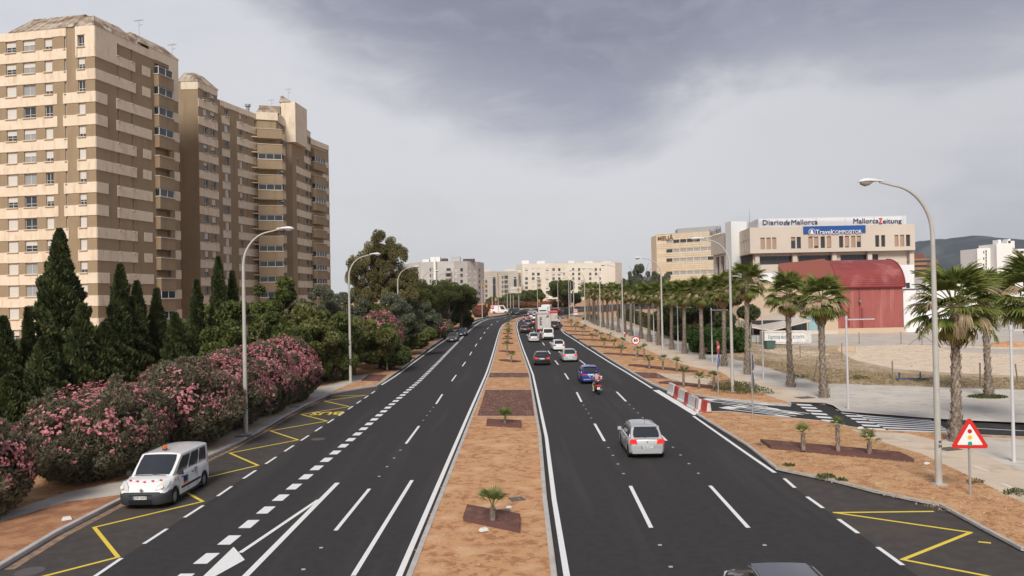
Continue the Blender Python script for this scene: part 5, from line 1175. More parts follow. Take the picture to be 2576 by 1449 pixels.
# background trees behind the left belt so that no bare soil shows
for k in range(9):
    Z = 84+k*9; px = 600+k*58; rr = random.Random(90+k)
    tree('background_tree', 'dark green tree filling the left belt behind '+['the nearest lamp post', 'the brightest oleander', 'the lift tower foot', 'the small silver tree', 'the second lamp post', 'the light green trees', 'the eucalyptus trunk', 'the third lamp post', 'the fourth lamp post'][k], 'tree', X(px, Z)-4.5, Z+3, crownblobs(3.6, .3, 6.6, 26, (.8, 1.3), rr), 11000, .24, lfGreen, 4., .2, 'trees in the belt behind the left verge')
for k in range(6):
    Z = 52+k*6; px = 30+k*95; rr = random.Random(70+k)
    tree('background_tree', 'dark bushy tree behind the cypresses', 'tree', X(px, Z+8), Z+8, crownblobs(4., .3, 5.2, 26, (.8, 1.4), rr), 11000, .24, lfDark if k % 2 else lfGreen, 4., .2, 'bushy trees behind the cypresses')
# red leaved shrubs at the bend and beyond the crossroads
g = G(1190+18, 798, .12); oleander('round dark red shrub on the verge at the bend', (g.x, g.y), (2.3, 2.0, 1.75), 8000, 1300, flow=lfRed, nb=12, size=.2, fs=.17, group=None)
hg = [(1250, 771, 4), (1272, 769, 5), (1297, 770, 5), (1322, 768, 6), (1345, 766, 6), (1368, 765, 6), (1390, 764, 6), (1412, 763, 5), (1238, 773, 4)]
for k, (px, yt, wd) in enumerate(hg):
    Z = 300.; oleander(['brownish red shrub left of the billboard post', 'dull green shrub below the billboard', 'olive green shrub in the middle of the far hedge', 'reddest shrub of the far hedge', 'brown red shrub above the queue of cars', 'dark red shrub right of the queue', 'red shrub near the far lamp post', 'rightmost red shrub of the far hedge', 'leftmost brown shrub of the far hedge'][k], (X(px, Z), Z), (3.4, 2.2, max(1.2, (zat(px, yt, Z)-T(Z))*.55)), 3500, 900 if k not in (1, 2) else 120, flow=lfRed, nb=10, rs=(.8, 1.3), size=.35, fs=.25, group='reddish shrubs beyond the crossroads')
def smalltree(px, yt, yb, Z, hw_, m_, lab, n=9000, grp='street trees beyond the crossroads'):
    z0 = max(T(Z), zat(px, yb, Z)); top = zat(px, yt, Z)-z0; rr = random.Random(px); tree('street_tree', lab, 'tree', X(px, Z), Z, crownblobs(hw_, top*.25, top, 20, (hw_*.28, hw_*.45), rr), n, .38, m_, top*.6, .25, grp, clump=.5, z0=z0)
smalltree(1415, 706, 768, 290, 4.6, lfGreen, 'tall loose street tree before the long cream block', 14000); smalltree(1445, 740, 768, 300, 2.6, lfDark, 'dark small tree right of the tall loose street tree'); smalltree(1325, 733, 768, 330, 3.4, lfGreen, 'street tree before the left end of the cream block'); smalltree(1350, 734, 768, 330, 3.4, lfGreen, 'street tree left of the arcade canopy'); smalltree(1270, 746, 770, 330, 3.6, lfGreen, 'bushy tree under the billboard'); smalltree(1290, 742, 770, 340, 3.6, lfGreen, 'bushy tree right of the billboard'); smalltree(1243, 748, 770, 330, 2.6, lfGreen, 'small tree left of the billboard'); smalltree(1190, 760, 785, 250, 2.2, lfDark, 'small dark tree behind the round red shrub')
# silver poplar behind the palms, rounded pine behind them, hedge
for px, yt, Z, hw_, n in ((1613, 664, 205, 5.0, 26000), (1662, 690, 200, 3.6, 12000)):
    top = zat(px, yt, Z)-T(Z); rr = random.Random(px); tree('poplar_tree', 'rounded silver grey poplar rising behind the palms' if px == 1613 else 'sparse silver poplar before the hotel corner', 'poplar', X(px, Z), Z, clumps((0, 0, top*.62), (hw_, hw_, top*.38), 34 if px == 1613 else 20, (.5, 1.0), 1.3, rr, .2), n, .2, lfSilv, top*.8, .22, None, 12, .35, .9, 0, .3, hw_)
for px, yt, Z, hw_, lab in ((1808, 702, 112, 5.2, 'dark domed tree between the palms and the newspaper offices'), (1745, 718, 120, 4.6, 'dark green tree behind the middle palms'), (1700, 728, 130, 4.4, 'dark green tree left of the domed tree behind the palms')):
    top = zat(px, yt, Z)-T(Z); rr = random.Random(px); tree('domed_tree', lab, 'tree', X(px, Z), Z, crownblobs(hw_, .3, top, 30, (.9, 1.5), rr), 22000, .22, lfDark, top*.6, .3, 'dark trees behind the palm row', clump=.4)
for k, (px, Z) in enumerate(((1775, 98), (1815, 96), (1850, 97))):
    rr = random.Random(px); t = thing('garden_shrub', ['bright green shrub behind the stop sign', 'bright green shrub right of the stop sign', 'bright green shrub by the cactus clump'][k], 'shrub', (X(px, Z), Z, T(Z)+.1), 0, 'bright green shrubs at the end of the hedge')
    leaves('foliage', crownblobs(2.2, 0, 3.1, 18, (.6, 1.0), rr), 12000, .16, lfHedge, .6, .3, .5, t, ground=.05)
# clipped hedge behind the palm row: one length of hedge per bay between posts
hA = G(1750, 871, .12)+Vector((.8, 1.5)); hB = G(1500, 799, .12)+Vector((6, 0)); nH = 14
mPost = mat('grey_post', (.30, .29, .27), .7)
for k in range(nH):
    a = hA.lerp(hB, k/nH); b = hA.lerp(hB, (k+1)/nH); c = (a+b)/2; L = (b-a).length; ang = math.atan2((b-a).y, (b-a).x)
    t = thing('hedge_section', 'near end of the clipped dark hedge, by the white meter box' if k == 0 else ('clipped hedge section behind the palm beside the bench' if k == 1 else 'clipped dark hedge section farther along behind the palm trunks'), 'hedge', (c.x, c.y, T(c.y)+.1), ang, 'lengths of hedge behind the palms')
    n = max(1500, int(9000-k*600)); P = np.stack([RG.uniform(-L/2, L/2, n), np.where(RG.random(n) < .55, RG.uniform(-.6, .6, n), np.sign(RG.random(n)-.5)*.6), RG.random(n)*2.5], 1); sel = RG.random(n) < .3; P[sel, 2] = 2.3+.35*RG.random(sel.sum())
    T_ = unit(RG.normal(size=(n, 3))+np.array([0, 0, 1.5])); C = unit(np.cross(T_, RG.normal(size=(n, 3)))); s = .16*(.6+RG.random(n))
    obj('foliage', quads_mesh('foliage', P, T_*s[:, None], C*(s*.5)[:, None], RG.random(n), lfDark if k % 3 else lfPine), t)
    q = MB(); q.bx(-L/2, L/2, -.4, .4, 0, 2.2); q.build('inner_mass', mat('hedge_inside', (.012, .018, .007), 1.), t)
    q = MB(); q.tube([(-L/2, .75, 0), (-L/2, .75, 2.0)], .035, 5); q.build('fence_post', mPost, t)
# ------------------------------------------------------------------ palms
mPT = mat('palm_trunk', (.30, .245, .20), .95, (.17, .135, .11), 7., .35, .6, .5, 20.); mPB = mat('palm_boot', (.40, .335, .27), .9, (.24, .19, .15), 5.)
lfP = [leafmat('palm_frond_green', (.085, .12, .022), (.235, .26, .065), .32), leafmat('palm_frond_yellow', (.20, .19, .05), (.34, .26, .08), .25), leafmat('palm_frond_dead', (.22, .12, .05), (.34, .21, .11), .15), leafmat('palm_seed', (.34, .25, .15), (.52, .40, .27), .15)]
def frondmesh(m, pet, bl, spread, droop, nseg, seed, fold=.0, wid=.045):
    rr = random.Random(seed); vs = []; fs = []; rn = []
    def quad(a, b, c, d, r_): k = len(vs); vs.extend([a, b, c, d]); fs.append((k, k+1, k+2, k+3)); rn.append(r_)
    # petiole along +X, slightly arched
    pw = .02; pts = [Vector((pet*f, 0, -.10*pet*f*f)) for f in (0, .5, 1)]
    for a, b in zip(pts, pts[1:]): quad(a+Vector((0, -pw, 0)), a+Vector((0, pw, 0)), b+Vector((0, pw, 0)), b+Vector((0, -pw, 0)), .9); quad(a+Vector((0, 0, -pw)), a+Vector((0, 0, pw)), b+Vector((0, 0, pw)), b+Vector((0, 0, -pw)), .9)
    h = pts[-1]
    for k in range(nseg):
        f = k/(nseg-1)*2-1; a = f*spread; l = bl*(1-.25*abs(f)**1.5)*rr.uniform(.88, 1.05); r_ = rr.random()
        d = Vector((math.cos(a), math.sin(a), fold*abs(math.sin(a))-.05)); s = Vector((-math.sin(a), math.cos(a), 0)); P = [h]
        q = h.copy(); dd = d.copy()
        for j in range(4):
            q = q+dd.normalized()*l/4; P.append(q.copy()); dd.z -= droop*(j+1)*.33*rr.uniform(.7, 1.3)
        ws = [.012, wid*1.2, wid, wid*.55, .006]; tilt = Vector((0, 0, .35*wid*(1 if k % 2 else -1)))
        for j in range(4):
            quad(P[j]-s*ws[j]+tilt, P[j]+s*ws[j]-tilt, P[j+1]+s*ws[j+1]-tilt, P[j+1]-s*ws[j+1]+tilt, r_)
    me = bpy.data.meshes.new('frond'); me.from_pydata(vs, [], fs); at = me.attributes.new('rnd', 'FLOAT', 'FACE'); at.data.foreach_set('value', rn); me.materials.append(m); return me
FR = {'g': [frondmesh(lfP[0], .85, .95, 1.45, .5, 22, s) for s in (1, 2, 3, 4)], 'y': [frondmesh(lfP[1], .8, .9, 1.3, .9, 18, s) for s in (5, 6)], 'd': [frondmesh(lfP[2], .7, .95, .55, 1.2, 16, s) for s in (7, 8)], 's': [frondmesh(lfP[3], .95, .95, .5, 1.5, 15, s, wid=.02) for s in (9, 10)]}
# same leaves with few segments for palms that are only a few pixels wide
FRL = {'g': [frondmesh(lfP[0], .8, .95, 1.45, .5, 10, s, wid=.09) for s in (1, 2)], 'y': [frondmesh(lfP[1], .8, .9, 1.3, .9, 8, 5, wid=.09)], 'd': [frondmesh(lfP[2], .7, .9, .55, 1.2, 7, 7, wid=.08)], 's': [frondmesh(lfP[3], .95, .9, .5, 1.5, 7, 9, wid=.06)]}
def palmtrunk(h, r0, r1, seed, boots=150):
    rr = random.Random(seed); mb = MB(); n = 14; pts = [(.06*math.sin(f*3+seed), .05*math.sin(f*2.2+seed*2), -.1+(h+.1)*f) for f in [k/n for k in range(n+1)]]
    rs = [(r1+(r0-r1)*max(0, 1-f*3.2)**1.5)*(1+.05*rr.uniform(-1, 1)) for f in [k/n for k in range(n+1)]]; mb.tube(pts, rs, 10)
    bt_ = MB()
    for k in range(boots):
        f = (k+.5)/boots; z = h*f; a = k*2.4; i = min(n-1, int(f*n)); r = rs[i]; c = Vector(pts[i]).lerp(Vector(pts[i+1]), f*n-i); o = Vector((math.cos(a), math.sin(a), 0)); s = Vector((-math.sin(a), math.cos(a), 0)); w_ = .085+.03*rr.random(); l = .20+.1*rr.random(); out = .05+.07*rr.random()+.05*max(0, 1-f*4)
        b = c+o*r*.93; t = b+o*out+Vector((0, 0, l)); bt_.add([b-s*w_, b+s*w_, t+s*w_*.45, t-s*w_*.45, b+Vector((0, 0, l*.8))], [(0, 1, 2, 3), (3, 2, 4)])
    return mb.mesh('trunk', mPT, True), bt_.mesh('bark_scales', mPB)
PTK = {k: palmtrunk(*a) for k, a in {'a': (6.3, .37, .18, 1, 190), 'b': (6.3, .32, .17, 2, 180), 'c': (6.3, .35, .19, 3, 170)}.items()}
def palm(px, py, label, htop=9.0, sc_=1., variant='a', low=False, seed=1, xy=None, ng=40, dens=1.):
    g = xy or G(px, py, .12); rr = random.Random(seed*13+5); z = T(g.y)+.11
    t = thing('palm_tree', label, 'palm', (g.x, g.y, z), 0, 'fan palms along the promenade'); hh = htop-1.62*sc_; me, bs = PTK[variant]
    a = obj('trunk', me, t); a.scale = (1, 1, hh/6.3); a.rotation_euler.z = rr.uniform(0, 6); b = obj('bark_scales', bs, a); tag(b, kind='stuff')
    S = FRL if low else FR; k2 = 0
    lst = [('g', 82-112*(k/ng)**.9, -.25*(k/ng)) for k in range(ng)]+[('y', -30-32*rr.random(), -.3) for _ in range(7)]+[('d', -55-25*rr.random(), -.4) for _ in range(9)]+[('s', 30-60*rr.random(), .05) for _ in range(18)]
    for k, (kd, el, dz_) in enumerate(lst):
        if low and kd in 'ds' and rr.random() < .25: continue
        az = k*2.39996+rr.uniform(-.25, .25); el = R(el+rr.uniform(-8, 8)); o = obj({'g': 'frond', 'y': 'yellowing_frond', 'd': 'dead_frond', 's': 'flower_stalk'}[kd], rr.choice(S[kd]), t)
        s_ = sc_*rr.uniform(.88, 1.1)*(.8 if kd in 'yd' else 1); o.location = (.1*math.cos(az), .1*math.sin(az), hh+(.1 if kd == 'g' else .0)+dz_*sc_+.25*max(0, math.sin(el))); o.rotation_euler = (rr.uniform(-.3, .3), -el, az); o.scale = (s_, s_, s_)
    return t
pl_ = [(2409, 1111, 8.75, 1.28, 'a', 'nearest palm, rising behind the triangular traffic light sign'), (2484.8, 997, 8.75, 1.2, 'b', 'palm in the grassy pit right of the nearest one'), (2618, 1085, 9.2, 1.35, 'c', 'palm cut by the right edge of the view'), (2073.2, 1000.5, 8.7, 1.12, 'c', 'palm before the red warehouse door'), (1988.9, 973, 9.1, 1.12, 'b', 'palm standing before the white skip'),
 (1882.6, 941.5, 10.3, 1.15, 'a', 'tallest palm, before the left corner of the newspaper offices'), (1822.4, 921.3, 9.6, 1.1, 'b', 'palm just behind the stop sign'), (1766.4, 903.6, 9.4, 1.1, 'c', 'palm beside the far end of the path bench'), (1723.5, 889.6, 9.2, 1.1, 'a', 'palm beside the near end of the path bench'), (1691.2, 879.3, 9.1, 1.08, 'b', 'palm between the white path lamp and the third right lamp post'), (1657.2, 868.2, 9.0, 1.08, 'c', 'palm just left of the third right lamp post'), (1634.3, 860, 9.0, 1.08, 'a', 'palm behind the large 60 sign, right of a white path lamp')]
for k, (px, py, ht, s_, vr, lab) in enumerate(pl_): palm(px, py, lab, ht, s_, vr, False, k+1)
fl = [(1612, 852), (1587.6, 845.8), (1572, 840), (1555, 836), (1540.9, 830.6), (1529.5, 827), (1517, 823.5), (1505, 819.8), (1497.5, 816.5), (1492, 813), (1484.5, 810), (1478, 806), (1472.6, 802.4)]
FLB = ['at the fourth right lamp post', 'left of the fourth right lamp post', 'between the fourth and fifth right lamp posts', 'just right of the fifth right lamp post', 'behind the shaft of the fifth right lamp post', 'left of the fifth right lamp post', 'third left of the fifth right lamp post', 'midway between the fifth and sixth right lamp posts', 'near the hydrant end of the far row', 'just right of the sixth right lamp post', 'behind the shaft of the sixth right lamp post', 'second from the far end of the row', 'at the far end of the row']
for k, (px, py) in enumerate(fl): palm(px, py, 'distant palm '+FLB[k], 9.+.3*math.sin(k*2.1), 1.1, 'abc'[k % 3], True, 40+k, ng=26)
# ------------------------------------------------------------------ young palms in the beds
lfY = leafmat('young_palm_frond', (.07, .11, .025), (.19, .23, .07), .25); YF = [None]*3
for s in range(3):
    rr = random.Random(60+s); vs = []; fs = []; rn = []
    for k in range(11):
        f = k/10*2-1; a = f*1.0; l = .42*(1-.2*abs(f)); p0 = Vector((.32, 0, -.01)); p1 = p0+Vector((math.cos(a), math.sin(a), -.05))*l*.6; p2 = p0+Vector((math.cos(a), math.sin(a), -.35))*l; s_ = Vector((-math.sin(a), math.cos(a), 0))*.016; q = len(vs)
        vs += [p0-s_*.4, p0+s_*.4, p1+s_, p1-s_, p2]; fs += [(q, q+1, q+2, q+3), (q+3, q+2, q+4)]; rn += [rr.random()]*2
    q = len(vs); vs += [Vector((0, -.012, 0)), Vector((0, .012, 0)), Vector((.33, .01, -.01)), Vector((.33, -.01, -.01))]; fs.append((q, q+1, q+2, q+3)); rn.append(.9)
    me = bpy.data.meshes.new('frond'); me.from_pydata(vs, [], fs); at = me.attributes.new('rnd', 'FLOAT', 'FACE'); at.data.foreach_set('value', rn); me.materials.append(lfY); YF[s] = me
ytr = MB(); ytr.tube([(0, 0, -.05), (.01, 0, .35), (0, .01, .8)], [.14, .11, .08], 8); ybt = MB(); rr = random.Random(2)
for k in range(46):
    z = .02+k*.017; a = k*2.4; o = Vector((math.cos(a), math.sin(a), 0)); s = Vector((-math.sin(a), math.cos(a), 0)); b = o*(.12-.03*z)+Vector((0, 0, z)); t = b+o*.05+Vector((0, 0, .12)); ybt.add([b-s*.05, b+s*.05, t+s*.02, t-s*.02], [(0, 1, 2, 3)])
YT, YB = ytr.mesh('trunk', mPT, True), ybt.mesh('bark_scales', mPB)
def young(px, py, label, h=.8, sc_=1., nf=11, seed=1, group='young palms in the planting beds', flare=60):
    g = G(px, py, .30); rr = random.Random(seed); t = thing('young_palm', label, 'young palm', (g.x, g.y, T(g.y)+.27), rr.uniform(0, 6), group)
    a = obj('trunk', YT, t); a.scale = (.78, .78, h/.8); b = obj('bark_scales', YB, a); tag(b, kind='stuff')
    for k in range(nf):
        az = k*2.4; el = R(78-flare*(k/nf)+rr.uniform(-8, 8)); o = obj('frond', rr.choice(YF), t); s = sc_*rr.uniform(.85, 1.15); o.location = (0, 0, h); o.rotation_euler = (rr.uniform(-.3, .3), -el, az); o.scale = (s, s, s)
young(1240, 1306, 'young palm with upswept leaves in the nearest median bed', .42, 1.05, 12, 1, flare=34); young(1270.7, 1064, 'young palm beyond the red gravel square on the median', .30, 1.05, 12, 2, flare=45)
young(2021, 1129, 'short young palm at the left end of the long right bed', .75, .8, 10, 3); young(2108.3, 1134, 'tallest young palm, in the middle of the long right bed', 1.15, .8, 12, 4, flare=75); young(2187.5, 1139.5, 'low young palm at the right end of the long right bed', .55, .9, 10, 5, flare=75)
nm = [(1286.6, 908.7, 'young palm of the first strip beyond the red gravel on the median'), (1276.2, 883.5, 'leaning young palm of the second median strip'), (1276, 864, 'young palm of the third median strip'), (1278.4, 852, 'young palm of the fourth median strip'), (1278.4, 839.5, 'young palm of the fifth median strip'), (1278.4, 829.6, 'young palm of the sixth median strip'), (1278, 821, 'young palm of the seventh median strip'), (1285.6, 808.3, 'young palm at the far tip of the median'),
 (1633, 924.5, 'left young palm in the bed before the 60 sign foot'), (1668, 928, 'young palm at the foot of the third right lamp post'), (1702.5, 932, 'right young palm in the bed beyond the red gravel verge square'), (1719.8, 968, 'left young palm behind the plastic barriers'), (1758.8, 972.5, 'spreading young palm behind the plastic barriers'), (1796.8, 976.5, 'tall young palm left of the stop sign post'), (1562.6, 893, 'young palm left of the 60 sign'), (1620.5, 896.5, 'young palm right of the 60 sign'), (1604, 895, 'small young palm at the 60 sign post'), (1520.3, 874, 'left young palm of the verge strip beyond the 60 sign'), (1545, 875, 'middle young palm of the verge strip beyond the 60 sign'), (1567, 876.5, 'young palm at the fourth right lamp post'),
 (1489.5, 856, 'young palm on the verge at the fifth right lamp'), (1512, 857, 'small young palm right of the fifth right lamp'), (1534.4, 858, 'right young palm of that strip'), (1465, 843.5, 'sturdy young palm near the sixth right lamp'), (1499.7, 845, 'small young palm behind the fifth right lamp'), (1447.6, 834, 'young palm beyond the sixth right lamp'), (1472, 835, 'small young palm right of the sixth right lamp'), (1436.8, 822, 'young palm left of the far 40 sign'), (1454, 822.5, 'young palm right of the far 40 sign'), (1428.8, 811, 'farthest young palm on the right verge'),
 (973.8, 930, 'nearest young palm on the left verge'), (1022, 902.5, 'young palm past the third left lamp post'), (1062.3, 878, 'young palm at the fourth left lamp post'), (1108, 849, 'young palm behind the oncoming dark car'), (1126.2, 836, 'young palm on the left verge near the oncoming pair'), (1139.2, 828, 'young palm on the left verge before the bend'), (1160, 818, 'farthest young palm on the left verge')]
for k, (px, py, lab) in enumerate(nm): young(px, py, lab, [.55, .8, .7, .9][k % 4], 1.15, 9, 10+k, flare=62)
# ------------------------------------------------------------------ weeds, dry grass, litter
lfDry = leafmat('dry_grass', (.42, .30, .16), (.60, .47, .29), .1); lfWeed = leafmat('weed', (.05, .075, .02), (.13, .14, .05), .2)
def scatter(name, poly, n, h, m, lab=None):
    P2 = [Vector(p[:2]) for p in poly]; x0, x1 = min(p.x for p in P2), max(p.x for p in P2); y0, y1 = min(p.y for p in P2), max(p.y for p in P2)
    px = RG.uniform(x0, x1, n*3); py = RG.uniform(y0, y1, n*3); ins = np.zeros(n*3, bool); k = len(P2)
    for i in range(k):
        a, b = P2[i], P2[(i+1) % k]; c = ((a.y > py) != (b.y > py)); c &= px < (b.x-a.x)*(py-a.y)/((b.y-a.y) if abs(b.y-a.y) > 1e-6 else 1e-6)+a.x; ins ^= c
    px, py = px[ins][:n], py[ins][:n]; m_ = len(px); z = np.array([T(y) for y in py])+.125
    P = np.stack([px, py, z+h*.3], 1); T_ = unit(RG.normal(size=(m_, 3))*np.array([1, 1, .35])+np.array([0, 0, .25])); C = unit(np.cross(T_, RG.normal(size=(m_, 3)))); s = h*(.4+.9*RG.random(m_))
    return tag(obj(name, quads_mesh(name, P, T_*s[:, None], C*(s*.09)[:, None], RG.random(m_), m)), kind='stuff')
scatter('dry_grass', med, 11000, .09, lfDry); scatter('dry_grass', GL([(1774, 1045), (2137, 1080), (2410, 1184), (2576, 1266), (2576, 1386), (2410, 1296), (2200, 1240), (1962, 1184), (1886, 1125)], .12), 12000, .09, lfDry)
scatter('dry_grass', GL([(2060, 965), (2576, 981), (2900, 990), (2900, 962), (2450, 950), (2150, 935), (1900, 905), (1850, 900)], .12), 13000, .26, leafmat('dry_weeds', (.26, .19, .10), (.45, .36, .22), .1))
scatter('dry_grass', GL([(1800, 890), (1900, 918), (2060, 958), (2200, 960), (2240, 935), (2150, 908), (2090, 885), (1900, 870)], .12), 6000, .20, MC['dry_weeds'])
scatter('dry_grass', GL([(1460, 862), (1690, 968), (1985, 1015), (1900, 985), (1690, 915), (1520, 845), (1440, 825)], .12), 7000, .12, lfDry)
def weed(px, py, r, n, lab, m=lfWeed, sz=.07, flat=.35):
    g = G(px, py, .12); t = leaves('weed_patch', [(0, 0, .02, r, r*.7, r*flat)], n, sz, m, .35, .5, .2, None, ground=0.0); t.location = (g.x, g.y, T(g.y)+.12); tag(t, lab, 'weed', 'weeds on the verges')
for a in ((1824, 972, 1.5, 1500, 'green weeds behind the stop sign post'), (1850, 985, 1.9, 2200, 'green weeds around the second right lamp post foot'), (1898, 990, 1.5, 1200, 'green weeds at the tip of the near verge'), (1870, 975, 1.3, 900, 'weeds between the second right lamp post and the path'), (1985, 1172, .28, 160, 'small green weed behind the right kerb bend'), (2078, 1201, .38, 300, 'bushiest green weed along the right kerb'), (2118, 1209, .25, 160, 'low weed right of the bushiest one'), (2560, 1243, .5, 260, 'weeds at the path edge by the right frame edge'), (2318, 960, .7, 500, 'weed by the blue frame on the lot edge'), (2160, 955, 1.0, 700, 'weeds on the lot edge left of the warehouse post'), (2010, 952, .9, 500, 'weeds by the leaning fence post'), (1956, 874, 1.4, 700, 'shrubby weed at the foot of the white skip'), (2456, 1216, .4, 120, 'weed by the cycle path near the triangular sign')): weed(*a)
weed(2484.8, 999, 1.3, 1600, 'strip of grass round the second nearest palm', lfWeed, .09, .1)
def litter(px, py, lab, col, s=.12):
    g = G(px, py, .12); q = MB(); q.box((0, 0, s*.3), (s*1.6, s, s*.5), rz=.6, taper=.7); o = q.build('litter', mat('litter_'+col, {'white': (.7, .7, .68), 'brown': (.35, .25, .17)}[col], .7)); o.location = (g.x, g.y, T(g.y)+.125); tag(o, lab, 'litter')
litter(1283-3, 1278, 'crumpled white paper beside the nearest young palm', 'white'); litter(168, 1308, 'discarded bottle on the bare soil at lower left', 'white', .2); litter(2332, 1168, 'white scrap near the foot of the nearest right lamp', 'white', .16); litter(2165, 1054+25, 'white scrap at the side road edge near the long bed', 'white', .2); litter(1217, 1336, 'whitish root tuft at the edge of the nearest bed', 'white', .18)
def pebbles(poly, n, s0, m, seed):
    rr = np.random.default_rng(seed); P2 = [Vector(p[:2]) for p in poly]; mb = MB(); x0, x1 = min(p.x for p in P2), max(p.x for p in P2); y0, y1 = min(p.y for p in P2), max(p.y for p in P2); k = len(P2)
    for _ in range(n):
        x, y = rr.uniform(x0, x1), rr.uniform(y0, y1); ins = False
        for i in range(k):
            a, b = P2[i], P2[(i+1) % k]
            if (a.y > y) != (b.y > y) and x < (b.x-a.x)*(y-a.y)/(b.y-a.y)+a.x: ins = not ins
        if not ins: continue
        s = s0*rr.uniform(.4, 1.3); mb.box((x, y, T(y)+.12+s*.25), (s*1.4, s, s*.6), rz=rr.uniform(0, 3), taper=.6)
    tag(mb.build('stones', m), kind='stuff')
mStone_ = mat('pale_stone', (.52, .42, .31), .9, (.36, .25, .16), 5.)
pebbles(med, 1200, .045, mStone_, 1); pebbles(GL([(1774, 1045), (2137, 1080), (2410, 1184), (2576, 1266), (2576, 1386), (2410, 1296), (2200, 1240), (1962, 1184), (1886, 1125)], .12), 900, .05, mStone_, 2); pebbles(GL([(2105, 885), (2250, 925), (2576, 945), (2576, 872), (2200, 862)], .12), 900, .10, mStone_, 3)
# windblown straw and dust along the foot of the bay kerbs
scatter('kerb_straw', offs(rb, .6)+[p for p in offs(gKR2, -.15)[::-1] if p.y > 8], 1500, .07, lfDry) if 0 else None
sd_ = MB(); mDust = mat('kerb_dust', (.34, .22, .14), .95, (.20, .14, .10), 3., .4, .6)
kk_ = [p for p in gKR2 if 8 < p.y < 36]; ribbon(sd_, offs(kk_, -.28), .34, .0065); kl_ = [p for p in gKL if 22 < p.y < 62]; ribbon(sd_, offs(kl_, .26), .28, .0065); struct('kerb_dust', sd_.mesh('kerb_dust', mDust))
# ------------------------------------------------------------------ street lamps
mLampW = mat('lamp_post_paint', (.52, .50, .46), .55, (.46, .44, .40), 1.5, .35, .65, metal=.15)
mHead = mat('lamp_head_white', (.74, .74, .73), .35, coat=.3); mBowl = mat('lamp_bowl', (.36, .34, .31), .15, spec=.7, coat=.5)
lp = MB(); hgt = 11.75; Rr = 1.75
arc = [(0, 0, 0), (0, 0, 3), (0, 0, 7), (0, 0, hgt-Rr-.35)]+[(Rr*1.0*(1-math.cos(a)), 0, hgt-Rr-.35+Rr*1.12*math.sin(a)) for a in [R(d) for d in range(12, 85, 8)]]+[(2.15, 0, hgt-.02)]
lp.tube(arc, [.135, .12, .10, .085]+[.075-.0035*k for k in range(10)]+[.035], 10)
LPM = lp.mesh('post', mLampW, True, 60); b_ = MB(); b_.box((0, 0, .03), (.42, .42, .06)); b_.box((.0, -.13, .75), (.12, .04, .45)); LBM = b_.mesh('base_plate', mLampW)
hd = MB(); vs = []; n = 12; prof = [(1.98, .04, .04, 0), (2.15, .07, .06, .0), (2.4, .13, .10, .0), (2.65, .18, .13, 0), (2.85, .165, .11, -.01), (2.97, .09, .06, -.03), (3.0, .02, .02, -.04)]
for x, ry, rz_, dz_ in prof:
    for k in range(n): a = 2*math.pi*k/n; zz = math.sin(a); vs.append((x, ry*math.cos(a), hgt+.02+dz_+rz_*(zz if zz > 0 else zz*.35)))
hd.add(vs, [(i*n+k, i*n+(k+1) % n, (i+1)*n+(k+1) % n, (i+1)*n+k) for i in range(len(prof)-1) for k in range(n)]+[tuple(range(n))[::-1], tuple((len(prof)-1)*n+k for k in range(n))])
LHM = hd.mesh('lamp_head', mHead, True, 70)
bw = MB(); vs = []; prof = [(2.45, .08, .03), (2.6, .14, .13), (2.75, .15, .17), (2.9, .12, .11), (2.95, .03, .02)]
for x, ry, rz_ in prof:
    for k in range(8): a = math.pi+math.pi*k/7; vs.append((x, ry*math.cos(a), hgt-.02+rz_*math.sin(a)))
bw.add(vs, [(i*8+k, i*8+k+1, (i+1)*8+k+1, (i+1)*8+k) for i in range(len(prof)-1) for k in range(7)]); LWM = bw.mesh('bowl', mBowl, True, 80)
def lamp(g, rz, label, group, s=1., z=None):
    t = thing('street_lamp', label, 'street lamp', (g.x, g.y, T(g.y)+.12 if z is None else z), rz, group); t.scale = (s, s, s)
    obj('post', LPM, t); obj('base_plate', LBM, t); h_ = obj('lamp_head', LHM, t); obj('bowl', LWM, h_); return t
gl_ = 'curved street lamps on the left verge'; gr_ = 'curved street lamps on the right verge'
LL = [(618.5, 1091, 'nearest curved lamp post on the left, rising from the pavement by the bus bay'), (882, 962, 'second curved lamp post on the left, where the pavement ends'), (1003.5, 893.5, 'third curved lamp post on the left, by the pink crested oleander'), (1063.6, 855.5, 'left lamp post with the grey sign back at its foot'), (1099.5, 837, 'fifth curved lamp post on the left, beyond the grey sign back'), (1127.5, 821, 'sixth curved lamp post on the left'), (1151.7, 813.5, 'lamp post before the bulging pine on the left verge'), (1213.4, 800, 'left lamp post past the red shrub at the bend')]
for k, (px, py, lab) in enumerate(LL):
    g = G(px, py, .12); lamp(g, -.05-.03*k if k < 6 else -.25, lab, gl_, 1.0 if k < 7 else .97)
RL = [(2362, 1220, 'nearest and tallest lamp post on the right, marked 24 low on its shaft'), (1843, 986, 'second lamp post on the right, behind the blue arrow sign'), (1667.5, 906.5, 'third lamp post on the right, just past the 60 sign'), (1568, 871, 'fourth lamp post on the right'), (1511, 845, 'fifth lamp post on the right'), (1472.6, 829.8, 'sixth lamp post on the right'), (1444.3, 814, 'lamp post beside the far 40 sign'), (1432.4, 803.5, 'lamp post at the far tip of the right verge')]
for k, (px, py, lab) in enumerate(RL): g = G(px, py, .12); lamp(g, math.pi+.12-.02*k, lab, gr_)
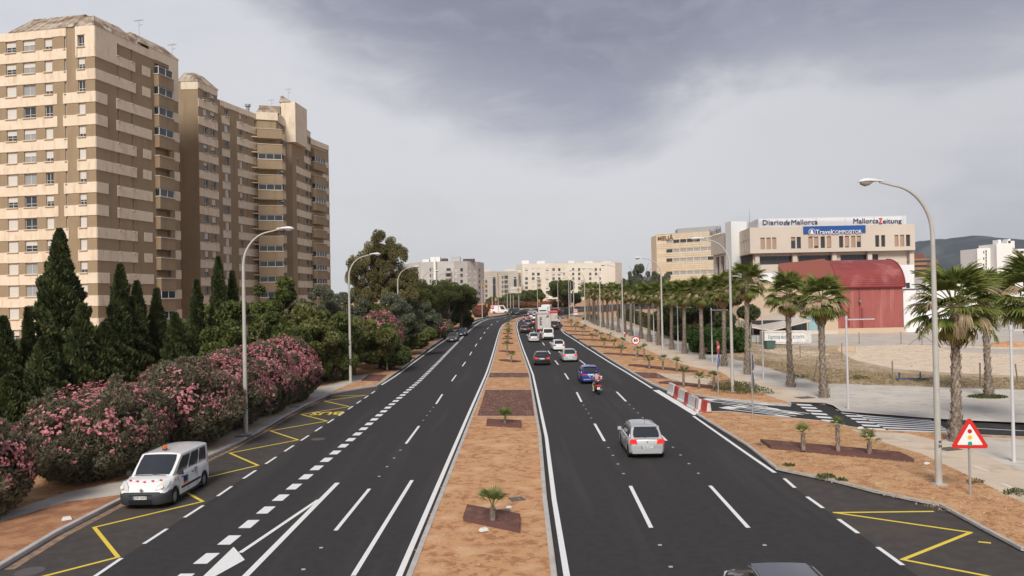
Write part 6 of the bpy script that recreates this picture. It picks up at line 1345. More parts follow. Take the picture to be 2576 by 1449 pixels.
for k, (px, Z, s, rz, lab) in enumerate(((1276, 255, .95, .1, 'lamp post behind the white van at the crossroads'), (1284, 262, .95, 0, 'thin lamp post right of the van at the crossroads'), (1352, 275, .95, 0, 'lamp post before the red hedge beyond the queue'), (1436, 285, .95, math.pi, 'lamp post beyond the far crossroads, right of the tall street tree'), (1403.5, 272, .95, 0, 'lamp post before the tall loose street tree'), (1238, 268, 1.05, 0, 'lamp post among the traffic lights at the left of the crossroads'), (1253, 240, .8, math.pi, 'lamp post left of the traffic lights'), (1462, 300, .9, math.pi, 'lamp post before the cream block, above the palms'))):
    lamp(Vector((X(px, Z), Z)), rz, lab, 'lamp posts at the crossroads', s)
nt_ = [o for o in bpy.data.objects if o.get('label', '').startswith('nearest and tallest')][0]
for s, zz in (('24', 1.52), ('N', 1.68)): textobj('number_marking', s, .14, mat('black_paint', (.02, .02, .02), .6), nt_, Matrix(((-1, 0, 0, 0), (0, 0, 1, .135), (0, 1, 0, zz), (0, 0, 0, 1))), .004, .004)
# path lamps: slim white pole with a short flat arm
mPole = mat('white_pole', (.66, .66, .68), .35, metal=.25)
a = MB(); a.tube([(0, 0, 0), (0, 0, 5.75)], [.075, .055], 10); a.tube([(0, 0, 5.7), (0, 0, 5.95)], .075, 10); PLM = a.mesh('pole', mPole, True, 60)
a = MB(); a.box((.95, 0, 5.72), (1.75, .16, .07)); PAM = a.mesh('lamp_arm', mPole); a = MB(); a.box((1.25, 0, 5.675), (.9, .12, .02)); PLL = a.mesh('light_panel', mBowl)
for px, py, lab in ((2134, 1028.5, 'slim white path lamp beside the zebra crossing'), (2551, 1162, 'slim white path lamp near the right edge of the view'), (1920.6, 953.5, 'slim white path lamp before the white skip'), (1792, 912, 'slim white path lamp left of the stop sign'), (1706.3, 884.6, 'slim white path lamp right of the third right street lamp'), (1645.4, 865.3, 'slim white path lamp left of the third right street lamp'), (1597, 849, 'slim white path lamp seen above the 60 sign'), (1563, 838, 'slim white path lamp by the fourth right street lamp'), (1534.5, 827.6, 'small path lamp among the distant palms'), (1504, 817, 'farthest path lamp among the palms')):
    g = G(px, py, .12); t = thing('path_lamp', lab, 'path lamp', (g.x, g.y, T(g.y)+.12), .05, 'white path lamps among the palms'); obj('pole', PLM, t); q = obj('lamp_arm', PAM, t); obj('light_panel', PLL, q)
# ------------------------------------------------------------------ signs
mGal = mat('galvanised_post', (.42, .42, .43), .45, metal=.4); mRed = mat('sign_red', (.62, .03, .025), .45); mSW = mat('sign_white', (.80, .80, .80), .45); mBlk = mat('sign_black', (.02, .02, .02), .5); mBl = mat('sign_blue', (.03, .10, .38), .45); mAlu = mat('sign_back', (.36, .37, .39), .5, metal=.5)
def poly_plate(pts, y0, y1):
    mb = MB(); n = len(pts); mb.add([(p[0], y0, p[1]) for p in pts]+[(p[0], y1, p[1]) for p in pts], [tuple(range(n)), tuple(range(2*n-1, n-1, -1))]+[(i, (i+1) % n, n+(i+1) % n, n+i) for i in range(n)]); return mb
def rpoly(cx, cz, r, n, a0=0.): return [(cx+r*math.cos(a0+2*math.pi*k/n), cz+r*math.sin(a0+2*math.pi*k/n)) for k in range(n)]
def post(t, h, r=.045): a = MB(); a.tube([(0, 0, -.05), (0, 0, h)], r, 8); a.build('post', mGal, t, True, 60)
def ftext(t, s, size, cz, m_, y=-.075, sx=1., off=.01, cx=0.): return textobj('lettering', s, size, m_, t, Matrix(((1, 0, 0, cx), (0, 0, -1, y), (0, 1, 0, cz), (0, 0, 0, 1))), .004, off, sx)
def rtri(w_, cz, r=.0):
    h = w_*.866; P = [Vector((-w_/2, -h/3)), Vector((w_/2, -h/3)), Vector((0, 2*h/3))]; out = []
    for i in range(3):
        p = P[i]; a = (P[i-1]-p).normalized(); b = (P[(i+1) % 3]-p).normalized()
        for f in (0, .33, .66, 1): q = p+a*r*(1-f)**1.2+b*r*f**1.2; out.append((q.x, q.y+cz))
    return out
g = G(2441, 1244, .12); ts = thing('warning_sign', 'red bordered triangular traffic light warning sign at lower right', 'road sign', (g.x, g.y, .12), -.12)
post(ts, 2.6); W_ = 1.36; cz = 2.10
poly_plate(rtri(W_, cz, .12), -.075, -.05).build('sign_plate', mRed, ts); poly_plate(rtri(W_*.66, cz-.005, .03), -.081, -.0745).build('white_field', mSW, ts); poly_plate(rtri(W_*.98, cz, .12), -.049, -.045).build('sign_back', mAlu, ts)
for k, (c_, nm) in enumerate((((.55, .02, .02), 'red_disc'), ((.80, .48, .03), 'amber_disc'), ((.01, .33, .24), 'green_disc'))): poly_plate(rpoly(0, cz+.235-.225*k, .078, 20), -.086, -.08).build(nm, mat(nm, c_, .45), ts)
def speed(px, py, cz, r, txt, lab, rz=0., plate=False, tall=None):
    g = G(px, py, .12); t = thing('speed_limit_sign', lab, 'road sign', (g.x, g.y, T(g.y)+.12), rz); post(t, cz+r*.8)
    poly_plate(rpoly(0, cz, r, 32), -.075, -.05).build('sign_disc', mRed, t); poly_plate(rpoly(0, cz, r*.78, 32), -.081, -.0745).build('white_field', mSW, t); ftext(t, txt, r*.95, cz, mBlk, -.083, 1., .022); poly_plate(rpoly(0, cz, r*.97, 24), -.049, -.045).build('sign_back', mAlu, t)
    if plate: poly_plate([(-.42, cz-r-.42), (.42, cz-r-.42), (.42, cz-r-.1), (-.42, cz-r-.1)], -.07, -.05).build('supplementary_plate', mSW, t)
    return t
speed(1600, 909, 2.37, .49, '60', 'round red and white 60 speed limit sign on the right verge'); speed(1449, 815, 3.0, .46, '40', 'distant round 40 speed limit sign with white plate below', 0., True)
# stop + straight on/right arrow, facing the side road
g = G(1807.2, 993.4, .12); t = thing('stop_sign', 'red octagonal stop sign above a round blue arrow sign, almost edge on', 'road sign', (g.x, g.y, .12), R(63)); post(t, 4.0)
oc = rpoly(0, 3.52, .47, 8, math.pi/8); poly_plate(oc, -.075, -.05).build('stop_plate', mRed, t); ftext(t, 'STOP', .30, 3.52, mSW, -.08, .85, .012)
poly_plate(rpoly(0, 2.58, .46, 28), -.075, -.05).build('blue_disc', mBl, t); poly_plate(rpoly(0, 2.58, .475, 28), -.07, -.045).build('white_rim', mSW, t)
q = MB(); q.add([(-.06, -.08, 2.28), (.04, -.08, 2.28), (.04, -.08, 2.68), (-.06, -.08, 2.68), (.2, -.08, 2.72), (.02, -.08, 2.88), (.02, -.08, 2.60)], [(0, 1, 2, 3), (6, 4, 5)]); q.build('arrow', mSW, t)
g = G(1893.5, 1053.5, .12); t = thing('edge_on_sign', 'pair of sign plates seen exactly edge on, on a post beside the side road', 'road sign', (g.x, g.y, .12), R(84)); post(t, 4.0); poly_plate(rpoly(0, 3.38, .48, 24), -.075, -.05).build('upper_disc', mAlu, t); poly_plate(rpoly(0, 2.32, .48, 24), -.075, -.05).build('lower_disc', mAlu, t)
# grey sign back at the fourth lamp, no entry sign, billboard, traffic lights
g = G(1061, 858, .12); t = thing('sign_back', 'grey back of a rectangular road sign at the left lamp post', 'road sign', (g.x-.5, g.y-.6, T(g.y)+.12), .1); q = MB(); q.box((0, 0, 2.3), (1.5, .05, 2.1)); q.build('plate', mAlu, t)
for x in (-.4, .4): q = MB(); q.tube([(x, .06, 0), (x, .06, 3.2)], .04, 6); q.build('post', mGal, t)
def simple(px, py, name, lab, h, r, m_, cz, bar=False, rz=0., cat='road sign'):
    g = G(px, py, .12); t = thing(name, lab, cat, (g.x, g.y, T(g.y)+.12), rz); post(t, h); poly_plate(rpoly(0, cz, r, 24), -.075, -.05).build('sign_disc', m_, t)
    if bar: poly_plate([(-r*.7, cz-.07), (r*.7, cz-.07), (r*.7, cz+.07), (-r*.7, cz+.07)], -.082, -.0745).build('white_bar', mSW, t)
    return t
simple(1239.5, 792, 'no_entry_sign', 'red no entry sign left of the white van at the crossroads', 2.6, .52, mRed, 2.2, True); simple(1210.5, 794.5, 'round_sign_back', 'grey back of a round sign near the red shrub at the bend', 2.8, .55, mAlu, 2.35)
for px, py, lab in ((1217.5, 797, 'black framed traffic light post, left of the pair by the bend'), (1227.5, 796, 'black framed traffic light post, right of the pair by the bend')):
    g = G(px, py+1, .12); t = thing('traffic_light', lab, 'traffic light', (g.x, g.y, T(g.y)+.12), 0, 'traffic lights at the crossroads'); q = MB(); q.tube([(0, 0, 0), (0, 0, 3.6)], .09, 6); q.build('post', mat('dark_green_post', (.04, .05, .04), .6), t); q = MB(); q.box((-.25, -.15, 3.1), (.45, .4, 1.1)); q.box((-.25, -.15, 3.1), (.5, .1, 1.2)); q.build('housing', mat('amber_housing', (.40, .25, .05), .6), t)
for px, Z, zc, lab in ((1218, 290, 9.2, 'yellow overhead traffic light before the beige block'), (1247, 285, 4.0, 'yellow traffic light left of the van at the crossroads'), (1304, 290, 7.5, 'yellow traffic light on the billboard post'), (1356, 280, 3.2, 'yellow traffic light before the reddish hedge')):
    x = X(px, Z); t = thing('traffic_light', lab, 'traffic light', (x, Z, T(Z)), 0, 'traffic lights at the crossroads'); q = MB(); q.tube([(0, 0, 0), (0, 0, zc)], .1, 6); q.build('post', mPost, t); q = MB(); q.box((0, -.2, zc), (.7, .4, 1.2)); q.box((0, -.42, zc), (.4, .06, 1.0)); q.build('housing', MC['amber_housing'], t)
Zbb = 290; t = thing('billboard', 'pale back of a large billboard on posts before the beige concrete block', 'billboard', (X(1299, Zbb), Zbb, T(Zbb)), 0); x0, x1 = X(1284.5, Zbb)-t.location.x, X(1312, Zbb)-t.location.x; z0_, z1_ = zat(1299, 738, Zbb)-t.location.z, zat(1299, 721, Zbb)-t.location.z
for k in range(4): q = MB(); q.bx(x0+k*(x1-x0)/4+.04, x0+(k+1)*(x1-x0)/4-.04, -.1, .1, z0_+.25, z1_); q.build('panel', mat('pale_board', (.58, .55, .50), .7), t)
q = MB(); q.bx(x0, x1, -.6, .2, z0_, z0_+.2); q.bx(x0, x1, -.2, -.12, (z0_+z1_)/2, (z0_+z1_)/2+.15); q.build('walkway', mPost, t)
for x in (x0+1, x1-1): q = MB(); q.tube([(x, .3, 0), (x, .3, z1_-1)], .15, 6); q.build('post', mPost, t)
# ------------------------------------------------------------------ plastic barriers
mPW = mat('barrier_white', (.66, .64, .61), .5, (.56, .54, .51), 3., .4, .6); mPR = mat('barrier_red', (.50, .07, .06), .5, (.40, .06, .05), 3., .4, .6)
def barmesh(m_):
    mb = MB(); L = 1.7
    sec = [(-.25, .0), (.25, .0), (.25, .14), (.17, .20), (.085, .86), (-.085, .86), (-.17, .20), (-.25, .14)]
    vs = []
    for y in (-L/2, -L/2+.05, -.1, .1, L/2-.05, L/2):
        k = .86 if abs(y) > L/2-.02 else 1
        vs += [(x*k, y, z*(1 if k == 1 else .985)+.015) for x, z in sec]
    n = 8; mb.add(vs, [(i*n+k, i*n+(k+1) % n, (i+1)*n+(k+1) % n, (i+1)*n+k) for i in range(5) for k in range(n)]+[tuple(range(n))[::-1], tuple(5*n+k for k in range(n))])
    return mb.mesh('body', m_)
BM_ = {}
for kk, m_ in (('white', mPW), ('red', mPR)):
    c = MB(); c.box((0, -.80, .80), (.16, .14, .16)); f = MB(); f.box((0, -.853, .07), (.2, .03, .13)); 
    BM_[kk] = (barmesh(m_), c.mesh('connector', m_), f.mesh('fork_slot', mDarkIn))
for px, py, cl, lab, rz in ((1691.7, 994, 'white', 'white plastic barrier at the far end of the line', .03), (1704.7, 1003, 'red', 'red plastic barrier second from the far end', -.06), (1719, 1011, 'white', 'white plastic barrier between the two red ones', .05), (1733, 1021, 'red', 'red plastic barrier in the middle of the line', -.02), (1744, 1028, 'white', 'white plastic barrier just before the middle red one', .04), (1755, 1034, 'white', 'white plastic barrier next to the nearest red edged one', -.03), (1768, 1038.5, 'red', 'nearest plastic barrier, its white end face edged red', .22)):
    g = G(px, py); t = thing('water_barrier', lab, 'barrier', (g.x, g.y, 0), rz, 'plastic barriers closing the side road')
    b = obj('body', BM_[cl][0], t); b.scale = (1, 1, 1); obj('connector', BM_[cl][1], t); obj('fork_slot', BM_[cl][2], t)
    if px == 1768:
        q = MB(); q.prism([(0, 0)], 0, 0) if 0 else q.add([(-.17, -.87, .2), (.17, -.87, .2), (.08, -.87, .82), (-.08, -.87, .82)], [(0, 1, 2, 3)]); q.build('white_end_face', mPW, t)
# ------------------------------------------------------------------ skip, tanks, bench, posts ...
gs = 108.; t = thing('skip_container', 'long white open skip with grey blue lettering behind the palms', 'skip', (X(1979, gs), gs, T(gs)+.13), -.03); mSk = mat('skip_white', (.72, .70, .67), .6, (.60, .57, .52), 1.2, .45, .7)
x0, x1 = X(1922, gs)-t.location.x, X(2036.5, gs)-t.location.x; hk = 1.85
q = MB(); q.bx(x0, x1, 0, .06, .1, hk); q.build('front_side', mSk, t); q = MB(); q.bx(x0, x1, 2.3, 2.36, .1, hk); q.build('rear_side', mSk, t); q = MB(); q.bx(x0, x0+.06, .06, 2.3, .1, hk); q.build('end_wall', mSk, t); q = MB(); q.bx(x1-.06, x1, .06, 2.3, .1, hk); q.build('end_wall', mSk, t); q = MB(); q.bx(x0+.06, x1-.06, .06, 2.3, .1, .18); q.build('floor', mSk, t)
for z in (hk-.1, .32): q = MB(); q.bx(x0-.04, x1+.04, -.09, -.002, z, z+.13); q.build('rail', mSk, t)
nR = 9
for k in range(nR+1):
    if k in (0, 1, nR-1, nR) or k % 3 == 0: q = MB(); xx = x0+(x1-x0)*k/nR; q.bx(xx-.05, xx+.05, -.08, -.003, .45, hk-.1); q.build('rib', mSk, t)
for k in range(5): q = MB(); q.bx(x1-.75, x1-.06, -.05, -.002, .5+k*.24, .56+k*.24); q.build('ladder_rung', mSk, t)
textobj('lettering', 'ismaeco.com', .86, mat('grey_blue_letters', (.22, .29, .36), .6), t, Matrix(((1, 0, 0, (x0+x1)/2-.2), (0, 0, -1, -.02), (0, 1, 0, 1.1), (0, 0, 0, 1))), .006, .012, 1.12)
mTank = mat('tank_plastic', (.62, .63, .62), .4)
for px, lab in ((1894, 'left caged liquid tank beside the dark store'), (1904, 'middle caged liquid tank'), (1914.5, 'right caged liquid tank, next to the skip')):
    Z = 112+(px-1894)*.0; t = thing('liquid_tank', lab, 'tank', (X(px, Z), Z-(px-1894)*.05, T(Z)+.13), 0, 'caged tanks left of the skip'); q = MB(); q.box((0, 0, .66), (.9, 1., .95)); q.build('bottle', mTank, t); c = MB()
    for k in range(5):
        c.box((-.5+k*.25, -.54, .66), (.03, .03, 1.05)); c.box((0, -.54, .2+k*.24), (1.02, .03, .03)); c.box((.52, -.5+k*.25, .66), (.03, .03, 1.05))
    c.build('cage', mGal, t); q = MB(); q.box((0, 0, .07), (1.05, 1.1, .14)); q.build('pallet', mPost, t)
Z = 101; t = thing('waste_bin', 'green wheeled bin left of the skip', 'bin', (X(1933, Z), Z, T(Z)+.13), .2); q = MB(); q.box((0, 0, .55), (1.1, .8, .9), taper=1.15); q.build('body', mat('bin_green', (.07, .13, .11), .6), t); q = MB(); q.box((0, 0, 1.05), (1.3, .95, .08)); q.build('lid', mat('bin_lid', (.05, .09, .08), .6), t)
# cactus clump
Z = 106; t = thing('cactus_clump', 'clump of tall grey columnar cacti beside the second lamp post', 'cactus', (X(1862, Z), Z, T(Z)+.1), 0); rr = random.Random(8)
for k in range(11): q = MB(); x, y, h_ = rr.uniform(-1.5, 1.6), rr.uniform(-.6, .6), rr.uniform(1.8, 3.9); q.tube([(x, y, 0), (x+rr.uniform(-.15, .15), y, h_*.6), (x+rr.uniform(-.3, .3), y, h_)], [.14, .15, .09], 7); q.build('column', mat('cactus_grey', (.20, .21, .17), .8), t)
# benches
def bench(px, py, lab, rz):
    g = G(px, py, .12); t = thing('bench', lab, 'bench', (g.x, g.y, T(g.y)+.125), rz, 'benches on the promenade')
    for k in range(4): q = MB(); q.box((0, -.2+k*.13, .45), (1.8, .1, .035)); q.build('seat_slat', mat('bench_wood', (.16, .11, .08), .8), t)
    for k in range(3): q = MB(); q.box((0, .3+.04*k, .58+k*.13), (1.8, .03, .1)); q.build('back_slat', MC['bench_wood'], t)
    for s in (-.7, .7): q = MB(); q.box((s, 0, .22), (.06, .5, .44)); q.box((s, .33, .6), (.05, .05, .5)); q.build('leg', mDarkFr, t)
bench(1778, 892.5, 'slatted bench facing the path between two palms', -.3-math.pi*0+math.pi/2*0+.0); bench(1576, 842.5, 'farther bench among the distant palms', -.4)
g = G(1571, 848, .12); t = thing('fire_hydrant', 'small red hydrant beside the promenade palms', 'hydrant', (g.x, g.y, T(g.y)+.12), 0); q = MB(); q.tube([(0, 0, 0), (0, 0, .62)], [.2, .16], 10); q.build('barrel', mat('hydrant_red', (.5, .04, .04), .5), t); q = MB(); q.tube([(0, 0, .62), (0, 0, .74), (0, 0, .80)], [.2, .16, .05], 10); q.build('cap', mSW, t)
g = G(1760, 882, .12); t = thing('meter_box', 'small white meter box at the near end of the hedge', 'meter box', (g.x, g.y, T(g.y)+.12), 0); q = MB(); q.box((0, 0, .75), (.45, .35, 1.5)); q.build('cabinet', mSW, t); q = MB(); q.box((0, -.18, .8), (.38, .02, 1.2)); q.build('door', mHead, t)
# fence posts on the lot
mFP = mat('rusty_post', (.20, .17, .145), .8)
fp = [(2046, 960, 905, .35, 'leaning fence post left of the path lamp'), (2246, 967, 907, 0, 'thin fence post in the middle of the sandy lot'), (2466, 975, 912, .02, 'fence post between the two nearest palms'), (2561, 964, 915, -.2, 'leaning fence post near the right edge'), (2118, 905-2, 862, .02, 'fence post before the warehouse, right of the palms'), (2161.5, 865, 835, 0, 'fence post before the middle of the warehouse door'), (2267, 866, 834, 0, 'fence post below the right end of the warehouse'), (2319.5, 868, 838, .05, 'braced fence post before the white annex'), (1985, 898, 870, 0, 'thin fence post before the skip'), (2013, 900, 868, 0, 'thin fence post right of the skip middle')]
for px, yb, yt, ln, lab in fp:
    g = G(px, yb, .12); h_ = zat(px, yt, g.y)-T(g.y)-.12; t = thing('fence_post', lab, 'fence post', (g.x, g.y, T(g.y)+.1), 0, 'old fence posts on the lot'); q = MB(); q.tube([(0, 0, 0), (ln*h_*.6, 0, h_)], .05, 6); q.build('shaft', mFP, t)
    if 'braced' in lab: q = MB(); q.tube([(-1.9, 0, 0), (0, 0, h_*.9)], .04, 5); q.tube([(1.9, 0, 0), (0, 0, h_*.9)], .04, 5); q.build('brace', mFP, t)
# yellow crowd barrier lying in the sand and the blue frame
g = G(2120, 889, .12); t = thing('crowd_barrier', 'yellow crowd barrier standing on the sandy lot', 'crowd barrier', (g.x, g.y, T(g.y)+.12), .1); mYB = mat('barrier_yellow', (.55, .36, .10), .6); q = MB(); 
for z in (.2, 1.05): q.tube([(-1.6, 0, z), (1.6, 0, z)], .03, 5)
for s in (-1.6, 1.6): q.tube([(s, 0, 0), (s, 0, 1.05)], .035, 5)
q.build('frame', mYB, t); 
for k in range(14): q = MB(); q.tube([(-1.4+k*.215, 0, .2), (-1.4+k*.215, 0, 1.05)], .02, 4); q.build('bar', mYB, t)
g = G(2300, 958, .12); t = thing('metal_frame', 'blue metal frame lying at the edge of the lot', 'metal frame', (g.x, g.y, T(g.y)+.14), -.05); mBF = mat('frame_blue', (.05, .08, .20), .6); q = MB(); q.box((0, 0, .15), (2.9, .12, .1)); q.box((.3, .5, .12), (3.2, .1, .08)); q.build('rails', mBF, t); 
for s in (-1.2, .5): q = MB(); q.box((s, 0, .4), (.1, .1, .6)); q.build('upright', mBF, t)
g = G(2540, 870, .12); q = leaves('soil_mound', [(0, 0, 0, 3.2, 1.6, .55)], 3, .01, lfDry); bpy.data.objects.remove(q)
md = MB(); ring = []
for j in range(5):
    for k in range(16): a = k*math.pi/8; r = (1-j/5)*(1+.15*math.sin(k*3.1+j)); ring.append((3.4*r*math.cos(a), 1.7*r*math.sin(a), .62*(j/5)**.7))
ring.append((0, 0, .64)); md.add(ring, [(j*16+k, j*16+(k+1) % 16, (j+1)*16+(k+1) % 16, (j+1)*16+k) for j in range(4) for k in range(16)]+[(64+k, 64+(k+1) % 16, 80) for k in range(16)]); o = md.build('soil_mound', mSoil, None, True, 80); o.location = (g.x, g.y, T(g.y)+.13); tag(o, 'low reddish soil mound at the edge of the yard on the right', 'soil mound')
# ------------------------------------------------------------------ vehicles
mTyre = mat('tyre', (.018, .017, .017), .85); mRim = mat('rim', (.42, .42, .43), .35, metal=.6); mRimD = mat('dark_rim', (.10, .10, .10), .4, metal=.5); mPlast = mat('black_plastic', (.028, .028, .03), .6)
mCG = mat('car_glass', (.022, .026, .03), .07, spec=.8, coat=.5); mHL = mat('headlight_glass', (.62, .62, .60), .12, spec=.7, coat=.6); mHL2 = mat('headlight_bulb', (.85, .82, .70), .2)
mTL = mat('tail_light', (.42, .015, .012), .2, coat=.6); mTLb = mat('brake_light_lit', (.62, .02, .015), .3, emit=(1, .04, .025), es=.38); mPl = mat('number_plate', (.72, .72, .70), .5); mInd = mat('orange_lens', (.75, .16, .02), .2, coat=.5); mChr = mat('chrome', (.6, .6, .6), .2, metal=.9)
def paint(nm, c, metal=.0, r=.28): return mat('car_paint_'+nm, c, r, spec=.5, coat=.8, metal=metal)
P_ = {'white': paint('white', (.78, .78, .77)), 'silver': paint('silver', (.56, .565, .57), .35, .3), 'silver2': paint('pale_silver', (.62, .63, .64), .3, .3), 'grey': paint('grey', (.10, .105, .11), .5, .35), 'black': paint('black', (.015, .015, .016)), 'blue': paint('blue', (.018, .045, .32), .3), 'red': paint('red', (.28, .02, .02)), 'dark': paint('dark_blue', (.03, .035, .045), .4), 'green': paint('dark_green', (.045, .055, .055), .4)}
def lin(tab, s):
    for (a, b), (c, d) in zip(tab, tab[1:]):
        if s <= c: return b+(d-b)*max(0, (s-a))/(c-a)
    return tab[-1][1]
STY = {
 'hatch': dict(L=4.0, W=1.72, H=1.48, belt=[(0, .86), (.04, .93), (.45, .93), (.76, .90), (.80, .90), (.93, .78), (1, .64)], rb=.045, rt=.15, wt=.60, wb=.785, ra=.155, fa=.80, wr=.31, front=.52),
 'family': dict(L=4.35, W=1.80, H=1.46, belt=[(0, .84), (.03, .92), (.45, .92), (.74, .90), (.80, .90), (.93, .78), (1, .62)], rb=.04, rt=.17, wt=.57, wb=.76, ra=.17, fa=.80, wr=.32, front=.5),
 'saloon': dict(L=4.7, W=1.84, H=1.44, belt=[(0, .84), (.03, .98), (.14, .99), (.45, .93), (.72, .90), (.78, .90), (.93, .78), (1, .62)], rb=.12, rt=.27, wt=.56, wb=.74, ra=.20, fa=.81, wr=.32, front=.5),
 'suv': dict(L=4.5, W=1.86, H=1.66, belt=[(0, .95), (.03, 1.02), (.45, 1.03), (.76, 1.02), (.80, 1.02), (.94, .93), (1, .76)], rb=.035, rt=.13, wt=.60, wb=.77, ra=.17, fa=.81, wr=.35, front=.55),
 'kangoo': dict(L=4.21, W=1.83, H=1.82, belt=[(0, 1.0), (.02, 1.06), (.45, 1.08), (.76, 1.06), (.80, 1.08), (.90, 1.0), (.965, .84), (1, .66)], rb=.012, rt=.04, wt=.615, wb=.815, ra=.16, fa=.80, wr=.315, front=.56),
 'van': dict(L=4.95, W=1.98, H=1.98, belt=[(0, 1.06), (.02, 1.12), (.45, 1.14), (.78, 1.12), (.82, 1.12), (.93, 1.02), (1, .78)], rb=.012, rt=.045, wt=.68, wb=.84, ra=.19, fa=.81, wr=.34, front=.56),
 'panel': dict(L=5.9, W=2.0, H=2.6, belt=[(0, 1.1), (.02, 1.2), (.45, 1.2), (.80, 1.18), (.84, 1.18), (.94, 1.05), (1, .8)], rb=.008, rt=.02, wt=.72, wb=.86, ra=.18, fa=.83, wr=.35, front=.56)}
WM = {}
def wheel(parent, x, y, r, side, rim=None):
    rim = rim or mRim; k = (r, side, rim.name)
    if k not in WM:
        ty = MB(); n = 22; w_ = .105; pf = [(-w_, r*.66), (-w_, r*.93), (-w_*.75, r), (w_*.75, r), (w_, r*.93), (w_, r*.66)]; vs = []
        for xx, rr_ in pf:
            for q in range(n): a = 2*math.pi*q/n; vs.append((xx, rr_*math.cos(a), rr_*math.sin(a)))
        ty.add(vs, [(i*n+q, i*n+(q+1) % n, (i+1)*n+(q+1) % n, (i+1)*n+q) for i in range(5) for q in range(n)])
        rm = MB(); xo = w_*.62*side
        for q in range(5):
            a = 2*math.pi*q/5; c, s = math.cos(a), math.sin(a); p = lambda rr_, ww: (xo, rr_*c-ww*s, rr_*s+ww*c)
            rm.add([p(r*.1, -.045), p(r*.62, -.06), p(r*.62, .06), p(r*.1, .045)]+[(v[0]-.03*side, v[1], v[2]) for v in (p(r*.1, -.045), p(r*.62, -.06), p(r*.62, .06), p(r*.1, .045))], [(0, 1, 2, 3), (7, 6, 5, 4), (0, 4, 5, 1), (3, 2, 6, 7)])
        ring = []
        for rr_, xx in ((r*.66, xo+.005*side), (r*.58, xo), (r*.58, xo-.03*side)):
            for q in range(n): a = 2*math.pi*q/n; ring.append((xx, rr_*math.cos(a), rr_*math.sin(a)))
        rm.add(ring, [(i*n+q, i*n+(q+1) % n, (i+1)*n+(q+1) % n, (i+1)*n+q) for i in range(2) for q in range(n)])
        rm.tube([(xo-.03*side, 0, 0), (xo+.012*side, 0, 0)], r*.15, 10)
        dk = MB(); dk.tube([(xo-.06*side, 0, 0), (xo-.045*side, 0, 0)], r*.64, 18)
        WM[k] = (ty.mesh('wheel', mTyre, True, 40), rm.mesh('rim', rim), dk.mesh('brake_disc', mDarkIn))
    o = obj('wheel', WM[k][0], parent, (x, y, r)); obj('rim', WM[k][1], o); obj('brake_disc', WM[k][2], o)
def patch(q, u0, u1, v0, v1, off, nu=6, nv=3, bow=0., rnd=.0, name='glass', m=None, parent=None):
    """panel on the bilinear quad q = (bl, br, tr, tl), lifted along the normal"""
    bl, br, tr, tl = [Vector(p) for p in q]; n = ((br-bl).cross(tl-bl)).normalized(); mb = MB(); vs = []
    for j in range(nv+1):
        for i in range(nu+1):
            fu, fv = i/nu, j/nv
            if rnd: # squeeze the corners
                ev = abs(fv*2-1)**4; fu = .5+(fu-.5)*(1-rnd*ev)
            u = u0+(u1-u0)*fu; v = v0+(v1-v0)*fv; p = (bl*(1-u)+br*u)*(1-v)+(tl*(1-u)+tr*u)*v; vs.append(p+n*(off+bow*(1-(2*u-1)**2)))
    mb.add(vs, [(j*(nu+1)+i, j*(nu+1)+i+1, (j+1)*(nu+1)+i+1, (j+1)*(nu+1)+i) for j in range(nv) for i in range(nu)]); k = len(vs)
    mb.add([v-n*.03 for v in vs], []); e = [(i, i+1) for i in range(nu)]+[(nv*(nu+1)+i+1, nv*(nu+1)+i) for i in range(nu)]+[((j+1)*(nu+1), j*(nu+1)) for j in range(nv)]+[(j*(nu+1)+nu, (j+1)*(nu+1)+nu) for j in range(nv)]
    mb.f += [(a, b, b+k, a+k)[::-1] for a, b in e]; mb.m += [0]*len(e)
    me = bpy.data.meshes.new(name); me.from_pydata(mb.v, [], mb.f); me.materials.append(m or mCG); me.shade_smooth(); me.set_sharp_from_angle(angle=R(40)); return obj(name, me, parent)
